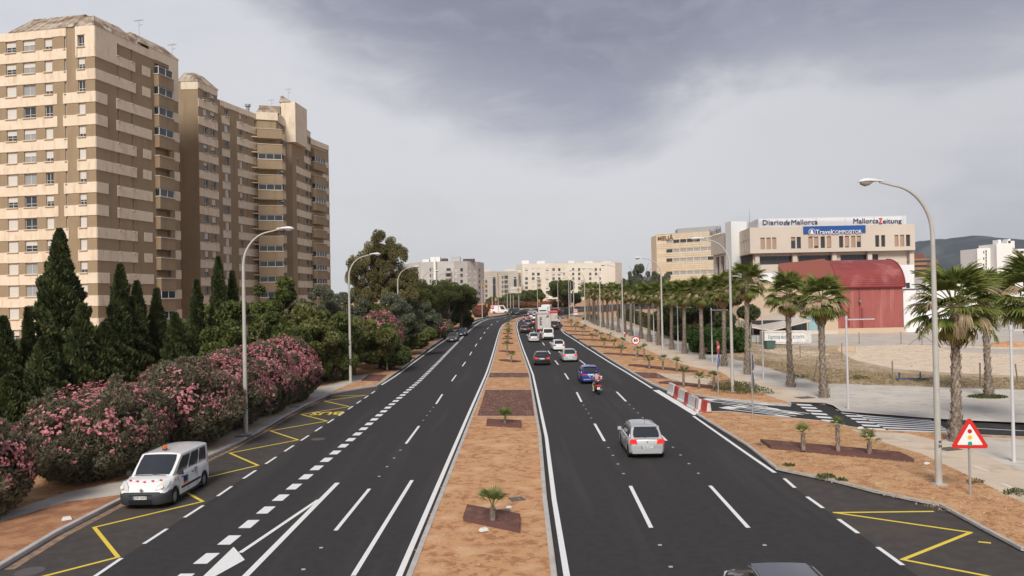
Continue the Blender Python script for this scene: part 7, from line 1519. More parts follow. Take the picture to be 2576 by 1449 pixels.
def car(label, sty, col, g, rz, plate='', brake=False, group='vehicles on the dual carriageway', name='car', cat='car', side_glass=3, lights=True, bump=None, rimm=None, z=None, **kw):
    S = dict(STY[sty]); S.update(kw); L, W_, H = S['L'], S['W'], S['H']; b = S['belt']; z = (T(g.y)+.005) if z is None else z
    slope = -math.atan((T(g.y+2)-T(g.y-2))/4)*math.cos(rz)
    t = thing(name, label, cat, (g.x, g.y, z), rz, group); t.rotation_euler = (-slope, 0, rz); pm = P_[col]; Y_ = lambda s: (s-.5)*L
    ya, yf, wr = Y_(S['ra']), Y_(S['fa']), S['wr']; ar = wr+.055
    st = sorted(set([0, .006, .02, .05, .09]+[round((y0+ar*math.cos(a)+L/2)/L, 4) for y0 in (ya, yf) for a in [math.pi*k/10 for k in range(11)]]+[.36, .45, .54, .62, .70, .92, .95, .975, .992, 1]))
    mb = MB(); vs = []; nS = len(st)
    for s in st:
        y = Y_(s); zb = lin(b, s); d = min(s, 1-s)*L; e = max(0, 1-d/.42); wk = 1-.15*e**2.2; zl = .20+.12*e**2
        for y0 in (ya, yf):
            dd = abs(y-y0)
            if dd <= ar+1e-4: zl = max(zl, wr+math.sqrt(max(0, ar*ar-dd*dd)))
        zl = min(zl, zb-.16); w2 = W_/2*wk; hgt_ = zb-zl
        wb_ = 1.0 if S['wb'] > s > S['rb'] else .97
        half = [(.90, zl), (.975, zl+.05*hgt_), (1.0, zl+.30*hgt_), (1.0, zl+.55*hgt_), (.985, zl+.80*hgt_), (.955*wb_, zl+.95*hgt_), (.90*wb_, zb), (.62, zb+.018), (.0, zb+.03)]
        if s in (0, 1): half = [(a*.985, zz*1.0+(.02 if k < 2 else (-.03 if k > 5 else 0))) for k, (a, zz) in enumerate(half)]
        vs += [(a*w2, y, zz) for a, zz in half]+[(-a*w2, y, zz) for a, zz in half[-2::-1]]
    n = 17; mb.add(vs, [(i*n+k, (i+1)*n+k, (i+1)*n+k+1, i*n+k+1) for i in range(nS-1) for k in range(n-1)]+[tuple(range(n)), tuple((nS-1)*n+k for k in range(n))[::-1]])
    mb.add([(-W_*.43, Y_(.02), .26), (W_*.43, Y_(.02), .26), (W_*.43, Y_(.98), .26), (-W_*.43, Y_(.98), .26)], [(0, 1, 2, 3)])
    # greenhouse
    zr, zw = lin(b, S['rb']), lin(b, S['wb']); hb, ht = W_*.455, W_*(.365 if H < 1.7 else .415)
    RB, RT_, WT, WB = (Y_(S['rb']), zr-.02), (Y_(S['rt']), H-.07), (Y_(S['wt']), H-.05), (Y_(S['wb']), zw-.02)
    ys = [RB, RT_]+[(Y_(S['rt']+(S['wt']-S['rt'])*f), H-.04) for f in (.12, .35, .65, .88)]+[WT, WB]; gv = []
    for k, (y, zz) in enumerate(ys):
        top = k not in (0, len(ys)-1); hw_ = ht if top else hb*.93; sb_ = lin(b, (y/L)+.5)-.02
        gv += [(hb, y, sb_), (hw_+.02, y, zz-.05 if top else sb_), (hw_-.02, y, zz if top else sb_), (hw_*.6, y, zz+(.045 if top else .02)), (0, y, zz+(.06 if top else .03)), (-hw_*.6, y, zz+(.045 if top else .02)), (-hw_+.02, y, zz if top else sb_), (-hw_-.02, y, zz-.05 if top else sb_), (-hb, y, sb_)]
    n = 9; mb.add(gv, [(i*n+k, (i+1)*n+k, (i+1)*n+k+1, i*n+k+1) for i in range(len(ys)-1) for k in range(n-1)])
    body_ = mb.build('body', pm, t, True, 32)
    # glass
    q_r = [(-hb*.93, RB[0], RB[1]), (hb*.93, RB[0], RB[1]), (ht, RT_[0], RT_[1]), (-ht, RT_[0], RT_[1])]
    patch(q_r, .06, .94, .17 if H > 1.7 else .10, .90, .016, 10, 5, .035, .10, 'rear_window', mCG, t)
    q_w = [(hb*.93, WB[0], WB[1]), (-hb*.93, WB[0], WB[1]), (-ht, WT[0], WT[1]), (ht, WT[0], WT[1])]
    patch(q_w, .05, .95, .10, .95, .014, 8, 4, .04, .06, 'windscreen', mCG, t)
    for sd in (1, -1):
        xb, xt = hb*sd, (ht+.02)*sd; yb0, yb1 = Y_(S['rb'])+.10, Y_(S['wb'])-.05; yt0, yt1 = Y_(S['rt'])+.02, Y_(S['wt'])-.02; zz0, zz1 = lin(b, .4)+.0, H-.12
        q = [(xb, yb0, zz0), (xb, yb1, zz0), (xt, yt1, zz1), (xt, yt0, zz1)] if sd > 0 else [(xb, yb1, zz0), (xb, yb0, zz0), (xt, yt0, zz1), (xt, yt1, zz1)]
        sp_ = {3: ((.07, .30), (.335, .62), (.655, .95)), 2: ((.36, .62), (.655, .95)), 1: ((.68, .95),)}[side_glass]
        for a, c in sp_:
            if sd < 0: a, c = 1-c, 1-a
            patch(q, a, c, .07, .93, .012, 4, 3, 0, .10, 'side_window', mCG, t)
        m_ = MB(); m_.box((sd*(W_/2+.08), Y_(S['wb'])-.30, lin(b, .6)+.08), (.20, .12, .15), taper=.85); m_.build('mirror', mPlast if col in ('black', 'blue') or sty == 'kangoo' else pm, t)
        for y0, lb in ((ya, 'r'), (yf, 'f')): wheel(t, sd*(W_/2-.12), y0, wr, sd, rimm)
        # arch lining
        # lights
        tl = MB(); zt_ = zr-.02; w0_ = W_/2
        if H > 1.7: tl.box((sd*(w0_-.20), Y_(0)+.085, 1.05), (.12, .16, .40), taper=.95)
        elif sty == 'suv': tl.box((sd*(w0_-.21), Y_(0)+.07, .92), (.36, .16, .17), rz=.16*sd, taper=.9)
        else: tl.box((sd*(w0_-.235), Y_(0)+.055, .82), (.36, .17, .19), rz=.13*sd, taper=.8)
        tl.build('tail_light', mTLb if brake else mTL, t)
        hl = MB(); zf = lin(b, .965)-.06
        hl.box((sd*(w0_-.25), Y_(1)-.15-(.35 if sty == 'kangoo' else 0), zf-.03), (.34, .26, .15), rz=-.38*sd, taper=.85); h_ = hl.build('headlight', mHL, t)
        hb2 = MB(); hb2.box((sd*.4, 0, .6), (.05, .05, .05)) if sty == 'kangoo' else hb2.tube([(sd*(w0_-.27), Y_(1)-.06, zf-.03), (sd*(w0_-.27), Y_(1)-.015, zf-.03)], .055, 8); hb2.build('bulb', mHL2, h_)  # on the kangoo only a stray box hidden inside the body, no bulb
        dh = MB()
        for f in (.44, .66): dh.box((sd*(W_/2+.004), Y_(f), lin(b, .5)-.16), (.03, .17, .03))
        dh.build('door_handles' if 0 else 'door_handle_strip', pm if col != 'white' or sty != 'kangoo' else mPlast, t)
        dl = MB()
        for f in (.345, .545, .735): dl.box((sd*(W_/2+.0012), Y_(f), .60), (.006, .012, .58))
        dl.build('door_gaps', mDarkIn, t); sk = MB(); sk.box((sd*(W_/2-.07), (ya+yf)/2, .215), (.12, yf-ya-2*ar+.04, .09)); sk.build('sill', mPlast, t)
    for y, nm in ((Y_(0)+.035, 'rear_bumper'), (Y_(1)-.05, 'front_bumper')):
        bp = MB(); bp.box((0, y, .36 if not bump else .40), (W_*.80, .10, .20 if not bump else .34)); bp.build(nm, pm if (not bump and sty in ('hatch', 'family', 'saloon')) else mPlast, t)
    lw_ = MB(); lw_.box((0, Y_(0)+.07, .255), (W_*.72, .10, .07)); lw_.build('rear_diffuser', mPlast, t)
    pz_ = .98-.22*(H < 1.7) if sty not in ('hatch',) else .50; pz_ = S.get('pz', pz_)
    pp = MB(); pp.box((0, Y_(0)-.012, pz_), (.52, .02, .115)); po = pp.build('rear_plate', mPl, t)
    if plate: textobj('plate_number', plate, .105, mBlk, po, Matrix(((1, 0, 0, .02), (0, 0, -1, Y_(0)-.026), (0, 1, 0, pz_), (0, 0, 0, 1))), .002, .001, .9); bs = MB(); bs.box((-.237, Y_(0)-.0235, pz_), (.045, .004, .113)); bs.build('blue_strip', mBl, po)
    fp_ = MB(); fp_.box((0, Y_(1)+.012, .44), (.52, .02, .115)); fp_.build('front_plate', mPl, t)
    gr = MB(); gr.box((0, Y_(1)-.012, .57), (W_*.42, .05, .09)); gr.build('grille', mPlast, t)
    if brake and H < 1.7: hb3 = MB(); hb3.box((0, Y_(S['rt'])-.03, H-.045), (.30, .05, .035)); hb3.build('high_brake_light', mTLb, t)
    sp2 = MB()
    if H < 1.7: sp2.box((0, Y_(S['rt'])-.03, H-.03), (ht*1.75, .2, .03)); sp2.build('spoiler', pm, t)
    wp_ = MB(); a0 = Vector(q_r[0]).lerp(Vector(q_r[1]), .5); a0 = a0.lerp((Vector(q_r[3])+Vector(q_r[2]))/2, .16); wp_.tube([(0, a0.y-.06, a0.z), (-.28, a0.y-.055, a0.z+.02), (-.42, a0.y-.05, a0.z+.05)], .014, 4); wp_.build('rear_wiper', mPlast, t)
    return t
# direction of travel from the traced lane lines
def heading(poly, y):
    for a, c in zip(poly, poly[1:]):
        if a.y <= y <= c.y: d = c-a; return -math.atan2(d.x, d.y)
    d = poly[-1]-poly[-2]; return -math.atan2(d.x, d.y)
def place(px, py, L, poly, back=True, dh=0.):
    g = G(px, py); h_ = heading(poly, g.y)+dh; d = Vector((-math.sin(h_), math.cos(h_))); return g+d*(L/2)*(1 if back else -1), h_
gR = smooth(gMR, 2); gLm = smooth(gML, 2); gKRn = GL(L2)
VG = 'vehicles heading away on the right carriageway'
def vr(px, py, lab, sty, col, **k):
    g, h_ = place(px, py, k.get('L', STY[sty]['L'])-.4, smooth(extend(GL(L2 if px > 1400 else L1), 15), 2)); return car(lab, sty, col, g, h_, group=VG, **k)
t = vr(1627, 1153, 'silver five door hatchback with lit brake lights, nearest whole car in the right lanes', 'hatch', 'silver', plate='5993 KYY', brake=True, pz=.56)
g_ = t.location; q = MB(); q.tube([(0, Y0_, 1.53) for Y0_ in (-1.25,)]+[(0, -1.35, 1.9)], .008, 4); q.build('aerial', mPlast, t); q = MB(); q.prism([(.0, .035), (.05, 0), (0, -.035), (-.05, 0)], 0, .012); o = q.build('emblem', mChr, t); o.rotation_euler = (R(90), 0, 0); o.location = (0, -2.0, .80)
q = MB(); q.box((-.60, .1, 1.462), (.03, 1.6, .012)); q.build('roof_seam', mPlast, t); q = MB(); q.box((.60, .1, 1.462), (.03, 1.6, .012)); q.build('roof_seam', mPlast, t)
t = vr(1486, 966, 'bright blue hatchback just ahead of the motorcyclist', 'hatch', 'blue', brake=False, plate='', L=3.9, H=1.5, pz=.82); q = MB(); q.box((0, -1.99, .42), (1.3, .03, .07)); q.build('bumper_strip', P_['silver'], t)
vr(1434, 911, 'silver hatchback with lit brake lights ahead of the blue car', 'family', 'silver', brake=True, plate='', pz=.5); vr(1364, 919.5, 'black hatchback in the inner lane with glowing tail lights', 'family', 'black', brake=True)
vr(1406.4, 883, 'small white hatchback behind the white passenger van', 'hatch', 'white', pz=.48); t = vr(1379.3, 855.5, 'white passenger van with dark tailgate window behind the lorry', 'van', 'white', name='passenger_van', cat='van', bump=True)
vr(1343.5, 861, 'pale silver hatchback in the inner lane beside the white van', 'family', 'silver2'); vr(1321.4, 838, 'black low sports car with glowing tail lights at the inner kerb', 'family', 'black', brake=True, H=1.38, L=4.2)
vr(1329, 823, 'grey crossover ahead of the black sports car', 'suv', 'green'); vr(1341, 818, 'dark red hatchback squeezed beside the lorry', 'family', 'red', brake=True); vr(1395, 829, 'black crossover right of the lorry', 'suv', 'black')
vr(1323.8, 806, 'dark red car near the far tip of the median', 'hatch', 'red', brake=True); vr(1335.5, 803, 'white crossover farther up the queue', 'suv', 'white'); vr(1345, 806, 'small white car just left of the lorry', 'hatch', 'white'); vr(1401.5, 812.5, 'white hatchback right of the red topped truck', 'hatch', 'white')
vr(1334, 797, 'silver saloon at the head of the queue', 'saloon', 'silver'); vr(1345, 797.5, 'white car at the head of the queue', 'family', 'white')
# bottom car, mostly below the frame
g = Vector((5.87, 16.85)); t = car('dark estate car at the bottom edge, with silver roof rails and glass roof', 'suv', 'black', g, heading(gR, 16)-.03, group=VG, H=1.52, L=4.5)
q = patch([(-.62, -.9, 1.555), (.62, -.9, 1.555), (.62, .62, 1.545), (-.62, .62, 1.545)], 0, 1, 0, 1, .012, 6, 3, .02, 0, 'glass_roof', mat('glass_roof', (.09, .09, .10), .1, spec=.7, coat=.4), t)
for sd in (-1, 1): q = MB(); q.tube([(sd*.69, -1.3, 1.50), (sd*.68, -1.2, 1.575), (sd*.67, .3, 1.575), (sd*.66, .62, 1.50)], .022, 6); q.build('roof_rail', mChr, t)
# oncoming and crossing traffic
VL = 'vehicles on the left carriageway'; gK2 = smooth(gKL, 1)
def vl(px, py, lab, sty, col, **k):
    g, h_ = place(px, py, STY[sty]['L']-.3, gK2, True); return car(lab, sty, col, g, h_+math.pi, group=VL, **k)
vl(1136.6, 861, 'dark grey hatchback leading the oncoming pair on the left', 'family', 'grey', rimm=mRimD); vl(1160, 846.5, 'dark blue grey car following the oncoming hatchback', 'family', 'dark')
for px, py, sty, col, lab, rz in ((1291.6, 791, 'van', 'green', 'dark people carrier turning at the far crossroads', 2.6), (1311, 791, 'saloon', 'dark', 'grey saloon behind the turning people carrier', 2.4), (1321, 788.5, 'family', 'grey', 'dark hatchback third in the crossing line', 2.4), (1333.4, 789.5, 'saloon', 'silver', 'silver saloon fourth in the crossing line', 2.4), (1343, 787.5, 'family', 'dark', 'dark car last in the crossing line', 2.3), (1487, 806, 'family', 'dark', 'dark blue car parked behind the distant palms', 1.2)):
    car(lab, sty, col, G(px, py), rz, group='vehicles at the far crossroads', name='people_carrier' if sty == 'van' else 'car', z=T(G(px, py).y)+.01)
car('white panel van parked side on at the far left of the crossroads', 'panel', 'white', G(1258, 789.5), -math.pi/2-.1, group='vehicles at the far crossroads', name='panel_van', cat='van', side_glass=1, z=T(G(1258, 789.5).y)+.1)
# --- parked white van with works markings ---------------------------------
f0, r0 = G(437, 1267), G(508, 1225); dv = (f0-r0).normalized(); hv = -math.atan2(dv.x, dv.y); S = STY['kangoo']; nrm = Vector((dv.y, -dv.x)); ctr = r0-nrm*0
# wheel contacts given are on the van's left (road) side; centre lies half a track inwards
rearc = r0+Vector((-dv.y, dv.x))*(-.0)
side_in = Vector((dv.y, -dv.x)); side_in = side_in if side_in.dot(Vector((-1, 0))) > 0 else -side_in
c0 = (f0+r0)/2+side_in*(S['W']/2-.12); cen = c0-dv*((S['ra']+S['fa'])/2-.5)*S['L']
kv = car('white works van with amber beacon parked in the left bus bay', 'kangoo', 'white', cen, hv, group=None, name='works_van', cat='van', bump=True, rimm=mRim)
Yk = lambda s: (s-.5)*S['L']; Wk = S['W']
mDG = mat('bumper_grey', (.045, .047, .052), .65); mNavyB = mat('navy_decal', (.02, .035, .13), .5); mOrg = mat('orange_decal', (.70, .13, .05), .5)
# grey wrap-round front bumper following the body's plan
q = MB(); pl_ = []; n = 12
for k in range(n+1):
    f = k/n*2-1; x = f*Wk*.5*1.02; y = Yk(1)+.09-.36*abs(f)**7; pl_.append((x, y))
pl_ = [(-Wk*.512, Yk(1)-.47)]+pl_+[(Wk*.512, Yk(1)-.47)]; n += 2; vs = []
for z, o_ in ((.20, -.06), (.30, .0), (.48, .03), (.60, .02), (.66, -.05)):
    vs += [(x*(1 if o_ > -.03 else .985), y+o_, z) for x, y in pl_]
vs += [(x*.95, y-(.30 if abs(x) < Wk*.5 else .0), .67) for x, y in pl_]
q.add(vs, [(j*(n+1)+i, j*(n+1)+i+1, (j+1)*(n+1)+i+1, (j+1)*(n+1)+i) for j in range(5) for i in range(n)]); q.build('bumper', mDG, kv, True, 50)
for z, w_ in ((.575, .86), (.395, .90), (.33, .86), (.27, .80)): q = MB(); q.box((0, Yk(1)+.122, z), (w_, .02, .028)); q.build('grille_slot', mBlk, kv)
q = MB(); q.box((0, Yk(1)+.135, .485), (.52, .02, .115)); po = q.build('registration_plate', mPl, kv); textobj('plate_number', '2299 GWZ', .115, mBlk, po, Matrix(((-1, 0, 0, -.02), (0, 0, 1, Yk(1)+.147), (0, 1, 0, .485), (0, 0, 0, 1))), .002, .001, .88); q = MB(); q.box((.238, Yk(1)+.144, .485), (.04, .006, .113)); q.build('blue_strip', mBl, po)
q = MB(); q.tube([(0, .18, 1.885), (0, .18, 1.92)], .10, 12); q.build('beacon_base', mPlast, kv); q = MB(); q.tube([(0, .18, 1.92), (0, .18, 2.03), (0, .18, 2.07)], [.085, .08, .045], 12); q.build('amber_beacon', mat('amber_lens', (.80, .16, .02), .15, coat=.6), kv, True)
q = MB(); q.tube([(0, .42, 1.86), (0, .30, 2.22)], .007, 4); q.build('aerial', mPlast, kv); q = MB(); q.tube([(.66, -1.7, 1.80), (.66, -1.6, 1.86), (.66, .1, 1.87), (.66, .3, 1.81)], .018, 5); q.build('roof_rail', mPlast, kv)
for sd in (-1, 1):
    q = MB(); q.box((sd*(Wk/2+.006), (Yk(S['ra'])+Yk(S['fa']))/2-.0, .52), (.03, 1.75, .08)); q.build('side_moulding', mPlast, kv)
    q = MB(); q.box((sd*(Wk/2+.006), Yk(.60), .80), (.008, .34, .22)); q.build('navy_decal', mNavyB, kv); q = MB(); q.box((sd*(Wk/2+.006), Yk(.60), .65), (.008, .34, .08)); q.build('orange_decal', mOrg, kv)
    for k in range(4): q = MB(); q.add([(sd*(Wk/2+.004), Yk(.745)+k*.10, .86+.03*k*0), (sd*(Wk/2+.004), Yk(.745)+k*.10+.05, .86), (sd*(Wk/2+.004), Yk(.745)+k*.10+.11, 1.0), (sd*(Wk/2+.004), Yk(.745)+k*.10+.06, 1.0)], [(0, 1, 2, 3)]); q.build('warning_stripe', mRed if k % 2 == 0 else mSW, kv)
    for k in range(3): q = MB(); q.add([(sd*(Wk/2+.004), Yk(.05)+k*.09, 1.0), (sd*(Wk/2+.004), Yk(.05)+k*.09+.05, 1.0), (sd*(Wk/2+.004), Yk(.05)+k*.09+.10, 1.14), (sd*(Wk/2+.004), Yk(.05)+k*.09+.05, 1.14)], [(0, 1, 2, 3)]); q.build('warning_stripe', mRed if k % 2 == 0 else mSW, kv)
    for k in range(2): q = MB(); yy = Yk(.385)-k*.14; q.add([(sd*(Wk/2+.004), yy-.03, 1.04), (sd*(Wk/2+.004), yy+.03, 1.04), (sd*(Wk/2+.004), yy-.01, .72-.02*k), (sd*(Wk/2+.004), yy-.03, .80)], [(0, 1, 2, 3)]); q.build('blue_swoosh', mNavyB, kv)
bz = lambda s: lin(S['belt'], s)+.034
for k in range(9):
    x = -.62+k*.145; s_ = .935-.035*abs(k-4)/4*.6; q = MB(); q.add([(x, Yk(s_), bz(s_)+.004), (x+.10, Yk(s_), bz(s_)+.004), (x+.14, Yk(s_-.018), bz(s_-.018)+.004), (x+.04, Yk(s_-.018), bz(s_-.018)+.004)], [(0, 1, 2, 3)]); q.build('bonnet_stripe', mRed if k % 2 == 0 else mSW, kv)
q = MB(); q.tube([(0, Yk(1)+.01, .74), (0, Yk(1)+.04, .74)], .07, 4); q.build('badge', mChr, kv)
for sd in (-1, 1):
    q = MB(); vs = [(sd*.47, Yk(1)-.03, .70), (sd*.80, Yk(1)-.12, .68), (sd*.885, Yk(.925), .86), (sd*.86, Yk(.885), .985), (sd*.72, Yk(.91), .99), (sd*.53, Yk(.965), .86)]
    cv = Vector((sd*.72, Yk(.972), .86)); q.add([Vector(v)+Vector((sd*.025, .035, .025)) for v in vs]+[cv+Vector((sd*.05, .07, .04))], [(k, (k+1) % 6, 6) for k in range(6)]); o = q.build('headlamp_unit', mHL, kv, True, 80)
    q = MB(); q.tube([(sd*.72, Yk(.965), .84), (sd*.74, Yk(.985)+.05, .86)], .07, 10); q.build('bulb', mHL2, o)
q = MB(); q.tube([(-.6, Yk(.83), 1.13), (-.1, Yk(.815), 1.14), (.0, Yk(.82), 1.13), (.65, Yk(.82), 1.13)], .014, 4); q.build('windscreen_wipers', mPlast, kv)
# --- lorry ------------------------------------------------------------------
mTr = mat('trailer_white', (.62, .60, .57), .6, (.53, .51, .48), 1.5, .4, .65); mTrR = mat('trailer_red', (.42, .05, .05), .55)
g, h_ = place(1369.5, 845, 0, smooth(extend(GL(L1), 15), 2)); lt = thing('lorry_trailer', 'tall white box lorry with vertical lettering on its rear doors', 'lorry', (g.x, g.y, T(g.y)), h_-.03, VG)
Wt, Ht, Zf, Lt = 2.5, 4.0, 1.15, 13.2
q = MB(); q.box((0, Lt/2, (Ht+Zf)/2), (Wt, Lt, Ht-Zf)); q.build('box_body', mTr, lt)
for sd in (-1, 1):
    q = MB(); q.box((sd*.585, -.03, (Ht+Zf)/2), (1.15, .05, Ht-Zf-.28)); dr = q.build('rear_door', mTr, lt)
    for x in (-.28, .28): q = MB(); q.tube([(sd*.585+x, -.075, Zf+.2), (sd*.585+x, -.075, Ht-.2)], .025, 5); q.build('locking_bar', mGal, dr)
    q = MB(); q.box((sd*(Wt/2-.03), -.03, (Ht+Zf)/2), (.07, .07, Ht-Zf)); q.build('rear_frame', mTrR, lt); q = MB(); q.box((sd*.85, .0, .92), (.55, .08, .16)); q.build('tail_light', mTL, lt)
    for k in range(3): wheel(lt, sd*1.08, 2.6+k*1.3, .48, sd)
    q = MB(); q.box((sd*1.2, 8, .75), (.04, 4, .7)); q.build('side_guard', mTr, lt)
for z in (Ht-.06, Zf+.03): q = MB(); q.box((0, -.03, z), (Wt, .07, .11)); q.build('rear_frame', mTrR, lt)
q = MB(); q.box((0, .15, .55), (2.3, .1, .14)); q.build('underrun_bar', mTr, lt); q = MB(); q.box((0, Lt/2, .98), (1.9, Lt-.6, .3)); q.build('chassis', mPlast, lt)
textobj('lettering', 'KRANI', .50, mBlk, lt, Matrix(((0, 1, 0, -.62), (0, 0, -1, -.065), (-1, 0, 0, 2.65), (0, 0, 0, 1))), .004, .02, 1.05)
q = MB(); q.add([(.35, -.062, 3.25), (.55, -.062, 3.22), (.58, -.062, 3.5), (.72, -.062, 3.24), (.80, -.062, 3.25), (.78, -.062, 3.5), (.95, -.062, 3.55), (.72, -.062, 3.68), (.52, -.062, 3.6)], [(0, 1, 2, 8), (2, 3, 4, 5), (2, 5, 7, 8), (5, 6, 7)]); q.build('emblem', mBlk, lt)
q = MB(); q.bx(-1.2, 1.2, 14.0, 16.2, .9, 3.6); q.build('cab', P_['white'], lt); q = MB(); q.bx(-1.1, 1.1, 16.2, 16.24, 2.1, 3.2); q.build('windscreen', mCG, lt)
for sd in (-1, 1): wheel(lt, sd*1.08, 15, .5, sd); wheel(lt, sd*1.08, 12.4, .5, sd)
# red topped truck
g, h_ = place(1390.5, 817, 0, smooth(extend(GL(L2), 15), 2)); rt = thing('delivery_truck', 'box truck with a red strip across its roller door, right of the tall lorry', 'truck', (g.x, g.y, T(g.y)), h_, VG)
q = MB(); q.box((0, 3.2, 1.95), (2.2, 6.2, 2.2)); q.build('box_body', mTr, rt); q = MB(); q.box((0, .06, 2.85), (2.1, .05, .42)); q.build('red_strip', mRed, rt)
for k in range(6): q = MB(); q.box((-.25, .07, 1.05+k*.25), (1.5, .04, .22)); q.build('door_slat', mTr, rt)
q = MB(); q.box((.78, .07, 1.8), (.3, .04, .7)); q.build('orange_panel', mat('ochre_panel', (.55, .33, .08), .6), rt); q = MB(); q.bx(-1.05, 1.05, 6.5, 8.3, .6, 2.5); q.build('cab', P_['white'], rt)
for sd in (-1, 1): wheel(rt, sd*.98, 1.6, .4, sd); wheel(rt, sd*.98, 7.4, .4, sd)
# white box vans and a loaded transporter ahead of the lorry
for (px, py, hh, lab) in ((1366, 806, 3.3, 'white box van showing over the lorry roof'), (1373, 802, 3.7, 'white coach ahead of the box van')):
    g, h_ = place(px, py, 0, smooth(extend(GL(L2), 15), 2)); t = thing('box_van', lab, 'van', (g.x, g.y, T(g.y)), h_, VG); q = MB(); q.box((0, 3.2, hh/2+.35), (2.3, 6.4, hh-.7)); q.box((0, 3.2, hh+.02), (2.0, 5.8, .12)); q.build('box_body', P_['white'], t, True, 30); q = MB(); q.box((0, -.02, hh-.8), (1.8, .04, .3)); q.build('rear_window', mCG, t); q = MB(); q.bx(-1, 1, 6.4, 7.9, .5, 2.3); q.build('cab', P_['white'], t)
    for sd in (-1, 1): wheel(t, sd*1., 1.4, .42, sd); wheel(t, sd*1., 6.9, .42, sd)
g = G(1397, 799); t = thing('transporter', 'dark transporter trailer with a dark red car on its deck, before the crossroads', 'transporter', (g.x, g.y, T(g.y)), -1.1, 'vehicles at the far crossroads'); q = MB(); q.box((0, 0, 1.0), (2.4, 7.5, .3)); q.box((0, 3.6, 1.7), (2.3, .12, 1.2)); q.build('deck', mPlast, t)
for sd in (-1, 1):
    for y in (-2.2, -1.1): wheel(t, sd*1.05, y, .42, sd)
    q = MB(); q.box((sd*1.1, 0, 1.6), (.06, 7.2, .08)); 
    for k in range(6): q.box((sd*1.1, -3.5+k*1.4, 1.35), (.06, .08, .5))
    q.build('side_rail', mPlast, t)
car('dark red car carried on the transporter deck', 'family', 'red', g, -1.1, group='vehicles at the far crossroads', z=T(g.y)+1.17)
# --- motorcycles and riders -------------------------------------------------
mSkin = mat('skin', (.48, .29, .20), .6); mShirt = mat('grey_shirt', (.36, .37, .38), .9); mShort = mat('grey_shorts', (.33, .34, .36), .9); mShoe = mat('grey_shoes', (.38, .38, .38), .8); mHel = mat('black_helmet', (.015, .015, .016), .2, coat=.8); mBox = mat('top_box_red', (.50, .03, .04), .3, coat=.5)
def skin(name, verts, edges, rad, m, parent, sub_=2):
    me = bpy.data.meshes.new(name); me.from_pydata(verts, edges, []); o = obj(name, me, None)
    o.modifiers.new('skin', 'SKIN'); sl = me.skin_vertices[0].data
    for i, r in enumerate(rad): sl[i].radius = (r, r) if not isinstance(r, tuple) else r
    sl[0].use_root = True; s = o.modifiers.new('sub', 'SUBSURF'); s.levels = sub_; s.render_levels = sub_
    dg = bpy.context.evaluated_depsgraph_get(); dg.update(); m2 = bpy.data.meshes.new_from_object(o.evaluated_get(dg)); bpy.data.objects.remove(o); m2.materials.clear(); m2.materials.append(m); m2.shade_smooth(); m2.name = name; return obj(name, m2, parent)
def rider(g, rz, lab, zs=.0, simple_=False):
    p = thing('person', lab, 'person', (g.x, g.y, T(g.y)+.005), rz, 'motorcyclists')
    # one continuous body: pelvis root, spine, head, arms with fingers round the grips, bent legs
    V = [(0, -.05, .86), (0, -.02, 1.05), (0, .06, 1.28), (0, .10, 1.42), (0, .13, 1.52), (0, .16, 1.66),
         (.17, .08, 1.38), (.30, .22, 1.18), (.34, .50, 1.08), (.35, .58, 1.07),
         (-.17, .08, 1.38), (-.30, .22, 1.18), (-.34, .50, 1.08), (-.35, .58, 1.07),
         (.12, 0, .84), (.25, .38, .74), (.25, .14, .38), (.26, .10, .30), (.27, .28, .27),
         (-.12, 0, .84), (-.25, .38, .74), (-.25, .14, .38), (-.26, .10, .30), (-.27, .28, .27)]
    E = [(0, 1), (1, 2), (2, 3), (3, 4), (4, 5), (3, 6), (6, 7), (7, 8), (8, 9), (3, 10), (10, 11), (11, 12), (12, 13), (0, 14), (14, 15), (15, 16), (16, 17), (17, 18), (0, 19), (19, 20), (20, 21), (21, 22), (22, 23)]
    rd = [.15, .145, .16, .11, .06, .09, .075, .05, .036, .032, .075, .05, .036, .032, .10, .075, .05, .045, .04, .10, .075, .05, .045, .04]
    skin('body', V, E, rd, mSkin, p)
    Vs = [(0, -.06, .92), (0, -.02, 1.06), (0, .06, 1.27), (0, .09, 1.40), (.18, .08, 1.37), (.27, .18, 1.24), (-.18, .08, 1.37), (-.27, .18, 1.24)]
    skin('shirt', Vs, [(0, 1), (1, 2), (2, 3), (3, 4), (4, 5), (3, 6), (6, 7)], [.175, .17, .19, .125, .095, .075, .095, .075], mShirt, p)
    skin('shorts', [(0, -.06, .86), (.13, 0, .85), (.25, .34, .75), (-.13, 0, .85), (-.25, .34, .75)], [(0, 1), (1, 2), (0, 3), (3, 4)], [.17, .125, .095, .125, .095], mShort, p)
    for sd in (-1, 1):
        q = MB(); q.box((sd*.265, .20, .275), (.10, .29, .10), taper=.8); q.build('shoe', mShoe, p)
        for k in range(4): q = MB(); q.tube([(sd*(.33+.022*k), .575, 1.095), (sd*(.335+.022*k), .62, 1.085), (sd*(.335+.022*k), .615, 1.045), (sd*(.335+.022*k), .585, 1.04)], .0095, 5); q.build('finger', mSkin, p)
        q = MB(); q.tube([(sd*.325, .56, 1.07), (sd*.315, .60, 1.045), (sd*.325, .615, 1.035)], .011, 5); q.build('thumb', mSkin, p)
    hm = MB(); vs = []; 
    for j in range(9):
        a = math.pi*j/8
        for k in range(14): b_ = 2*math.pi*k/14; vs.append((.135*math.sin(a)*math.cos(b_), .165*math.sin(a)*math.sin(b_)+.17, 1.69+.145*math.cos(a)))
    hm.add(vs, [(j*14+k, j*14+(k+1) % 14, (j+1)*14+(k+1) % 14, (j+1)*14+k) for j in range(8) for k in range(14)]); hm.build('helmet', mHel, p, True, 80)
    q = MB(); q.box((0, .325, 1.69), (.18, .03, .10)); q.build('visor', mCG, p); return p
